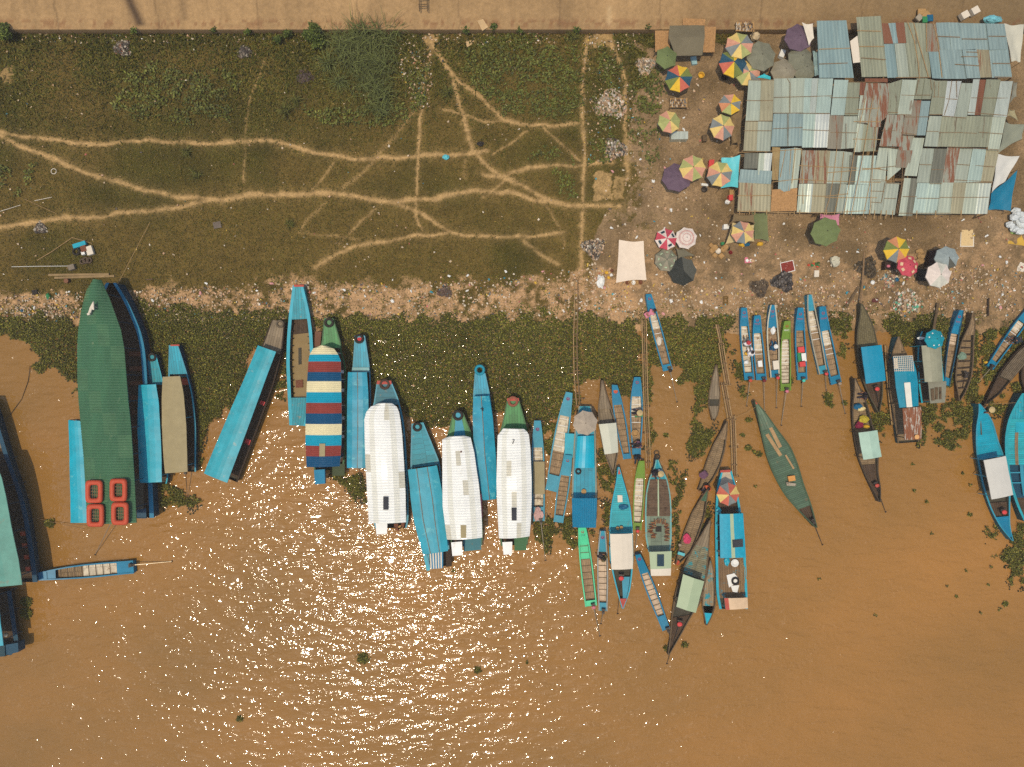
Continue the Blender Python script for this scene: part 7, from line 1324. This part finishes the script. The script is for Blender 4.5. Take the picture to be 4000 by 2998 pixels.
# tall reeds: each clump is one plant of long arching blades
reedm = attrmat('reed_blades', .8, .12, 3., 0, 40, .15)
def reed(x, y, label, nb, ln, col, spread=360., head=0.):
    c = W(x, y, gz(y)); V = []; cs = []
    for i in range(nb):
        a = head+R(rs.uniform(-spread/2, spread/2)); L = ln*rs.uniform(.55, 1.15); w = rs.uniform(.02, .042); d = np.array([math.cos(a), math.sin(a)]); pn = np.array([-d[1], d[0]]); b0 = np.clip(rs.normal(0, .5, 2), -1.1, 1.1) if nb > 90 else rs.uniform(-.2, .2, 2); hh = L*rs.uniform(.35, .8); pr = None; cc = cl(*col)*rs.uniform(.5, 1.5)
        for t in np.linspace(0, 1, 6):
            r_ = L*(.15*t+.6*t*t); z = hh*math.sin(t*2.1); q = b0+d*r_; ww = w*(1-t*.9); cur = (np.array([q[0]-pn[0]*ww, q[1]-pn[1]*ww, z]), np.array([q[0]+pn[0]*ww, q[1]+pn[1]*ww, z]))
            if pr is not None: V += [pr[0], pr[1], cur[1], cur[0]]; cs.append(cc)
            pr = cur
    o = fastmesh('reed_clump', np.array(V), 4, reedm, np.array(cs)); o.location = c; tag(o, label, 'reeds', 'tall reeds'); return o
for i, (x, y, nb, ln, lab) in enumerate([(1350,190,170,2.2,'tall arching reed clump at the middle of the stand below the ledge'),(1420,150,170,2.3,'tall reed clump nearest the ledge, its blades hanging over the concrete'),(1490,170,150,2.1,'tall reed clump at the right end of the upper stand'),(1390,250,150,2.0,'reed clump in the centre of the stand'),(1450,240,130,2.0,'reed clump right of the stand centre'),(1500,270,120,1.9,'reed clump at the right side of the stand'),(1480,350,140,1.8,'reed clump in the lower right of the stand'),(1430,330,120,1.7,'reed clump low in the middle of the stand'),(1490,430,140,1.8,'drooping reed clump at the lower tip of the stand'),(1290,260,90,1.6,'thin reed clump at the left side of the stand'),(1560,130,80,1.3,'short reed clump on the ledge side right of the stand'),(1330,330,80,1.4,'short reed clump low on the left of the stand'),(1750,370,70,1.1,'low reed clump between the forked paths'),(1270,150,60,1.0,'short reed clump left of the stand'),(2235,150,60,1.0,'short reed clump below the ledge near the twin paths'),(1120,440,70,1.1,'grassy clump in the middle of the meadow left of the stand'),(1160,400,60,1.0,'second grassy clump left of the stand'),(735,600,50,.8,'small dark grass clump beside the upper path'),(770,690,50,.8,'small dark grass clump in the middle of the meadow'),(1135,880,40,.7,'small green tuft below the main path')]):
    reed(x, y, lab, int(nb*.95), ln*.95, (100,104,54) if i < 12 else (96,94,42))
def shrub(x, y, r, label, h=.9):
    k = int(r*r*.9); A = rs.uniform(0, 2*PI, k); Q = r*np.sqrt(rs.uniform(0, 1, k)); lob = 1+.3*np.sin(A*3+x)+.2*np.sin(A*5+y); Q = Q*lob*.9; X, Y = x+Q*np.cos(A), y+Q*np.sin(A)
    Z = gz(y)+h*np.sqrt(np.clip(1-(Q/(r*1.4))**2, 0, 1))*rs.uniform(.35, 1, k)
    c = W(x, y, gz(y)); root = thing('shrub', label, 'shrub', tuple(c), 'shrubs along the wall')
    o = leaves('foliage', X, Y, Z, rs.uniform(.12, .24, k), rs.uniform(.07, .13, k), rs.uniform(-.2, .9, k), leafcols(k, X, Y, int(x), ((66,78,28),(88,100,38),(46,54,20),(112,118,48))), leafm); o.data.transform(__import__('mathutils').Matrix.Translation(-c)); o.parent = root
    q = MB()
    for i in range(6):
        a = i*1.05; q.tube([(c.x, c.y, c.z-.05), (c.x+.25*math.cos(a), c.y+.25*math.sin(a), c.z+h*.6)], .02, 5, r1=.008)
    build('stem', q, bambooD, root)
for x, y, r, h, l in ((1225,130,38,1.5,'large bushy shrub against the wall left of the reeds'),(1245,165,26,1.0,'lower part shrub just below the large one by the wall'),(12,125,34,1.4,'shrub against the wall at the far left'),(522,118,12,1.0,'small shrub hanging over the wall near the dark stain'),(835,115,11,1.0,'tiny shrub on the wall left of the middle'),(968,122,12,.9,'small shrub on the wall above the small dark heap'),(1120,128,16,.9,'low shrub at the wall left of the large one'),(1085,155,14,.7,'low round weed shrub below the wall'),(1930,104,12,1.1,'small shrub on the ledge beside the cardboard'),(1820,115,14,.9,'low shrub on the wall left of the cardboard'),(2030,118,10,1.0,'tiny shrub on the wall right of the cardboard'),(2530,108,10,1.0,'tiny shrub on the wall near the grey stall'),(2255,115,12,1.0,'small shrub on the wall above the twin paths'),(2985,40,0,0,'') ):
    if r: shrub(x, y, r, l, h)
for q_, l in (([(1225,118),(1235,150)],''),): pass

# ------------------------------------------------------------------ litter
LC = [((222,202,172),.17),((205,176,138),.26),((210,165,125),.18),((176,144,104),.2),((110,150,155),.025),((70,115,145),.012),((190,100,85),.02),((215,175,70),.05),((90,80,75),.07)]
def litter(n, X, Y, smin, smax, name, up=.02):
    n = len(X); p = np.array([w for _, w in LC]); p /= p.sum(); col = np.array([cl(*c) for c, _ in LC])[rs.choice(len(LC), n, p=p)]*rs.uniform(.75, 1.1, (n, 1))
    Z = np.array([gz(y) for y in Y])+up+rs.uniform(0, .05, n)+.05; k = (1-Z/HC)/S; x, y = (X-2000)*k, (1499-Y)*k; s = smin+(smax-smin)*rs.power(.6, n); a = rs.uniform(0, 2*PI, n); e = rs.uniform(.4, 1, n); V = np.zeros((n, 4, 3))
    for i in range(4):
        b = a+i*PI/2+rs.uniform(-.35, .35, n); q = s*(e if i % 2 else 1)*rs.uniform(.7, 1.1, n); V[:, i, 0], V[:, i, 1], V[:, i, 2] = x+q*np.cos(b), y+q*np.sin(b), Z+rs.uniform(-.04, .05, n)
    return tag(fastmesh(name, V.reshape(-1, 3), 4, attrmat('litter_scraps', .6, .15, 9.), col), kind='stuff')
def litpts(n, poly, power=1.):
    xs = [p[0] for p in poly]; ys = [p[1] for p in poly]; X = rs.uniform(min(xs), max(xs), n); Y = rs.uniform(min(ys), max(ys), n); k = inpoly(X, Y, poly) & (vnoise(X, Y, .012, 71, 3) > rs.uniform(.1, .75, n)) & ~inboat(X, Y); return X[k], Y[k]
sets = [litpts(9000, [(-200,1150),(400,1140),(900,1110),(1200,1095),(1500,1110),(1900,1090),(2250,1050),(2330,1000),(2330,1250),(-200,1260)]), litpts(7000, [(2300,1000),(2450,1100),(2900,1120),(3300,1060),(4200,1020),(4200,1250),(2320,1250)]), litpts(3500, [(2440,300),(2900,300),(2880,840),(4200,840),(4200,1100),(2320,1100),(2350,850)]), litpts(700, [(-200,120),(2450,120),(2450,1100),(-200,1150)]), litpts(1100, [(-200,122),(1000,122),(1700,122),(2500,130),(2500,180),(-200,165)]), litpts(700, [(1560,150),(1700,200),(1680,420),(1600,420),(1560,260)]), litpts(500, [(2270,160),(2460,160),(2480,620),(2270,640)]), litpts(900, [(-200,1195),(300,1195),(300,1240),(-200,1235)])]
litter(0, np.concatenate([s[0] for s in sets]), np.concatenate([s[1] for s in sets]), .025, .13, 'litter')
# bigger single pieces of rubbish, things of their own
scr = {'white': (whtC, 84), 'tan': (mat('tan_scrap', C(205,165,120), .7), 46), 'blue': (mat('blue_scrap', C(70,140,165), .6), 9), 'pink': (mat('pink_scrap', C(215,150,140), .7), 18), 'yellow': (mat('yellow_scrap', C(215,170,60), .6), 14)}
zones = [(2,[(-50,1140),(1100,1090),(2300,1050),(2330,1240),(-50,1245)]), (2,[(2330,1120),(4050,1080),(4050,1240),(2330,1240)]), (1,[(2400,330),(2880,330),(2880,840),(4000,850),(4000,1100),(2330,1100)]), (1,[(-50,124),(2450,124),(2450,170),(-50,165)])]
rg = random.Random(11)
for nm, (m, cnt) in scr.items():
    protos = []
    for k in range(4):
        q = MB(); q.blob((0, 0, .05), .13, .1, .06, .35, 7, 5, rg=rg); o = build('plastic_scrap', q, m); protos.append(o)
    used = 0
    while used < cnt:
        z = rg.choice([z for wgt, z in zones for _ in range(wgt)]); x, y = rg.uniform(-20, 4000), rg.uniform(122, 1245)
        if not bool(inpoly(np.array([x]), np.array([y]), z)[0]) or bool(inboat(np.array([x]), np.array([y]))[0]): continue
        o = protos[used] if used < 4 else protos[used % 4].copy()
        if used >= 4: COL.objects.link(o)
        o.location = W(x, y, gz(y)+.02); o.rotation_euler = (0, 0, rg.uniform(0, 6)); s_ = rg.uniform(.45, 1.25); o.scale = (s_, s_*rg.uniform(.6, 1), s_)
        tag(o, f'small crumpled {nm} plastic scrap lying on the riverbank', 'litter', f'{nm} plastic scraps'); used += 1
# rubbish heaps
def heap(label, x, y, r, n, cols, h=.3):
    A = rs.uniform(0, 2*PI, n); Q = r*np.sqrt(rs.uniform(0, 1, n))*(1+.25*np.sin(A*3+x)); X, Y = Q*np.cos(A)/S, Q*np.sin(A)/S*.9; Z = .03+h*np.clip(1-(Q/(r*1.2))**2, 0, 1)*rs.uniform(.3, 1, n)
    col = np.array([cl(*c) for c in cols])[rs.randint(0, len(cols), n)]*rs.uniform(.6, 1.1, (n, 1)); s = rs.uniform(.05, .16, n); a = rs.uniform(0, 6.3, n); V = np.zeros((n, 4, 3))
    for i in range(4): V[:, i, 0], V[:, i, 1], V[:, i, 2] = X+s*np.cos(a+i*PI/2)*(1 if i % 2 else .6), Y+s*np.sin(a+i*PI/2), Z+rs.uniform(-.06, .06, n)
    o = fastmesh('rubbish_heap', V.reshape(-1, 3), 4, attrmat('litter_scraps', .6, .15, 9.), col); o.location = W(x, y, gz(y)+.02); tag(o, label, 'rubbish heap')
PAL = [(228,212,188),(205,172,136),(182,150,108),(196,150,112),(120,98,78),(150,140,118),(168,134,92)]; DK = [(70,60,50),(95,86,74),(60,50,42),(180,165,140),(126,106,86),(78,68,56)]
heap('big pale rubbish heap between the twin paths', 2385, 410, 58, 900, PAL); heap('smaller pale rubbish heap below the big one', 2402, 585, 42, 500, PAL+DK); heap('burnt dark rubbish heap left of the dark wall stain', 482, 192, 32, 380, DK+[(150,95,65)]); heap('small burnt rubbish heap near the wall', 958, 206, 24, 220, DK); heap('dark ash heap in the bushes left of the reeds', 1190, 300, 30, 160, [(70,52,42),(84,64,50),(60,46,38)], .1)
heap('pale rubbish heap at the top of the beach left of the white sheet', 2318, 970, 40, 420, PAL+DK); heap('black rubbish heap below the chilli tray', 3058, 1100, 40, 560, [(48,40,36),(62,52,46),(40,36,34),(120,110,100),(90,78,66)], .35); heap('dark rubbish heap at the water edge near the black one', 2965, 1125, 34, 260, [(84,66,46),(70,56,40),(110,90,64)], .15); heap('rubbish heap on the path below the grey stall', 2520, 260, 36, 300, PAL); heap('dark ash patch above the main left path', 160, 893, 22, 160, DK, .1); heap('colourful rubbish patch below the red umbrella', 3475, 1095, 26, 160, PAL+[(90,150,165),(200,90,80)], .12); heap('dark grass heap beside the long pole on the dirt', 3385, 1045, 40, 240, [(70,58,40),(90,74,50),(56,46,32)], .15); heap('rubbish drift beside the blue canopy boat', 3540, 1180, 60, 260, PAL+[(90,170,130)], .1); heap('dark burnt patch on the beach below the meadow', 1738, 1138, 26, 180, [(92,66,52),(110,84,66),(76,56,46)], .08)
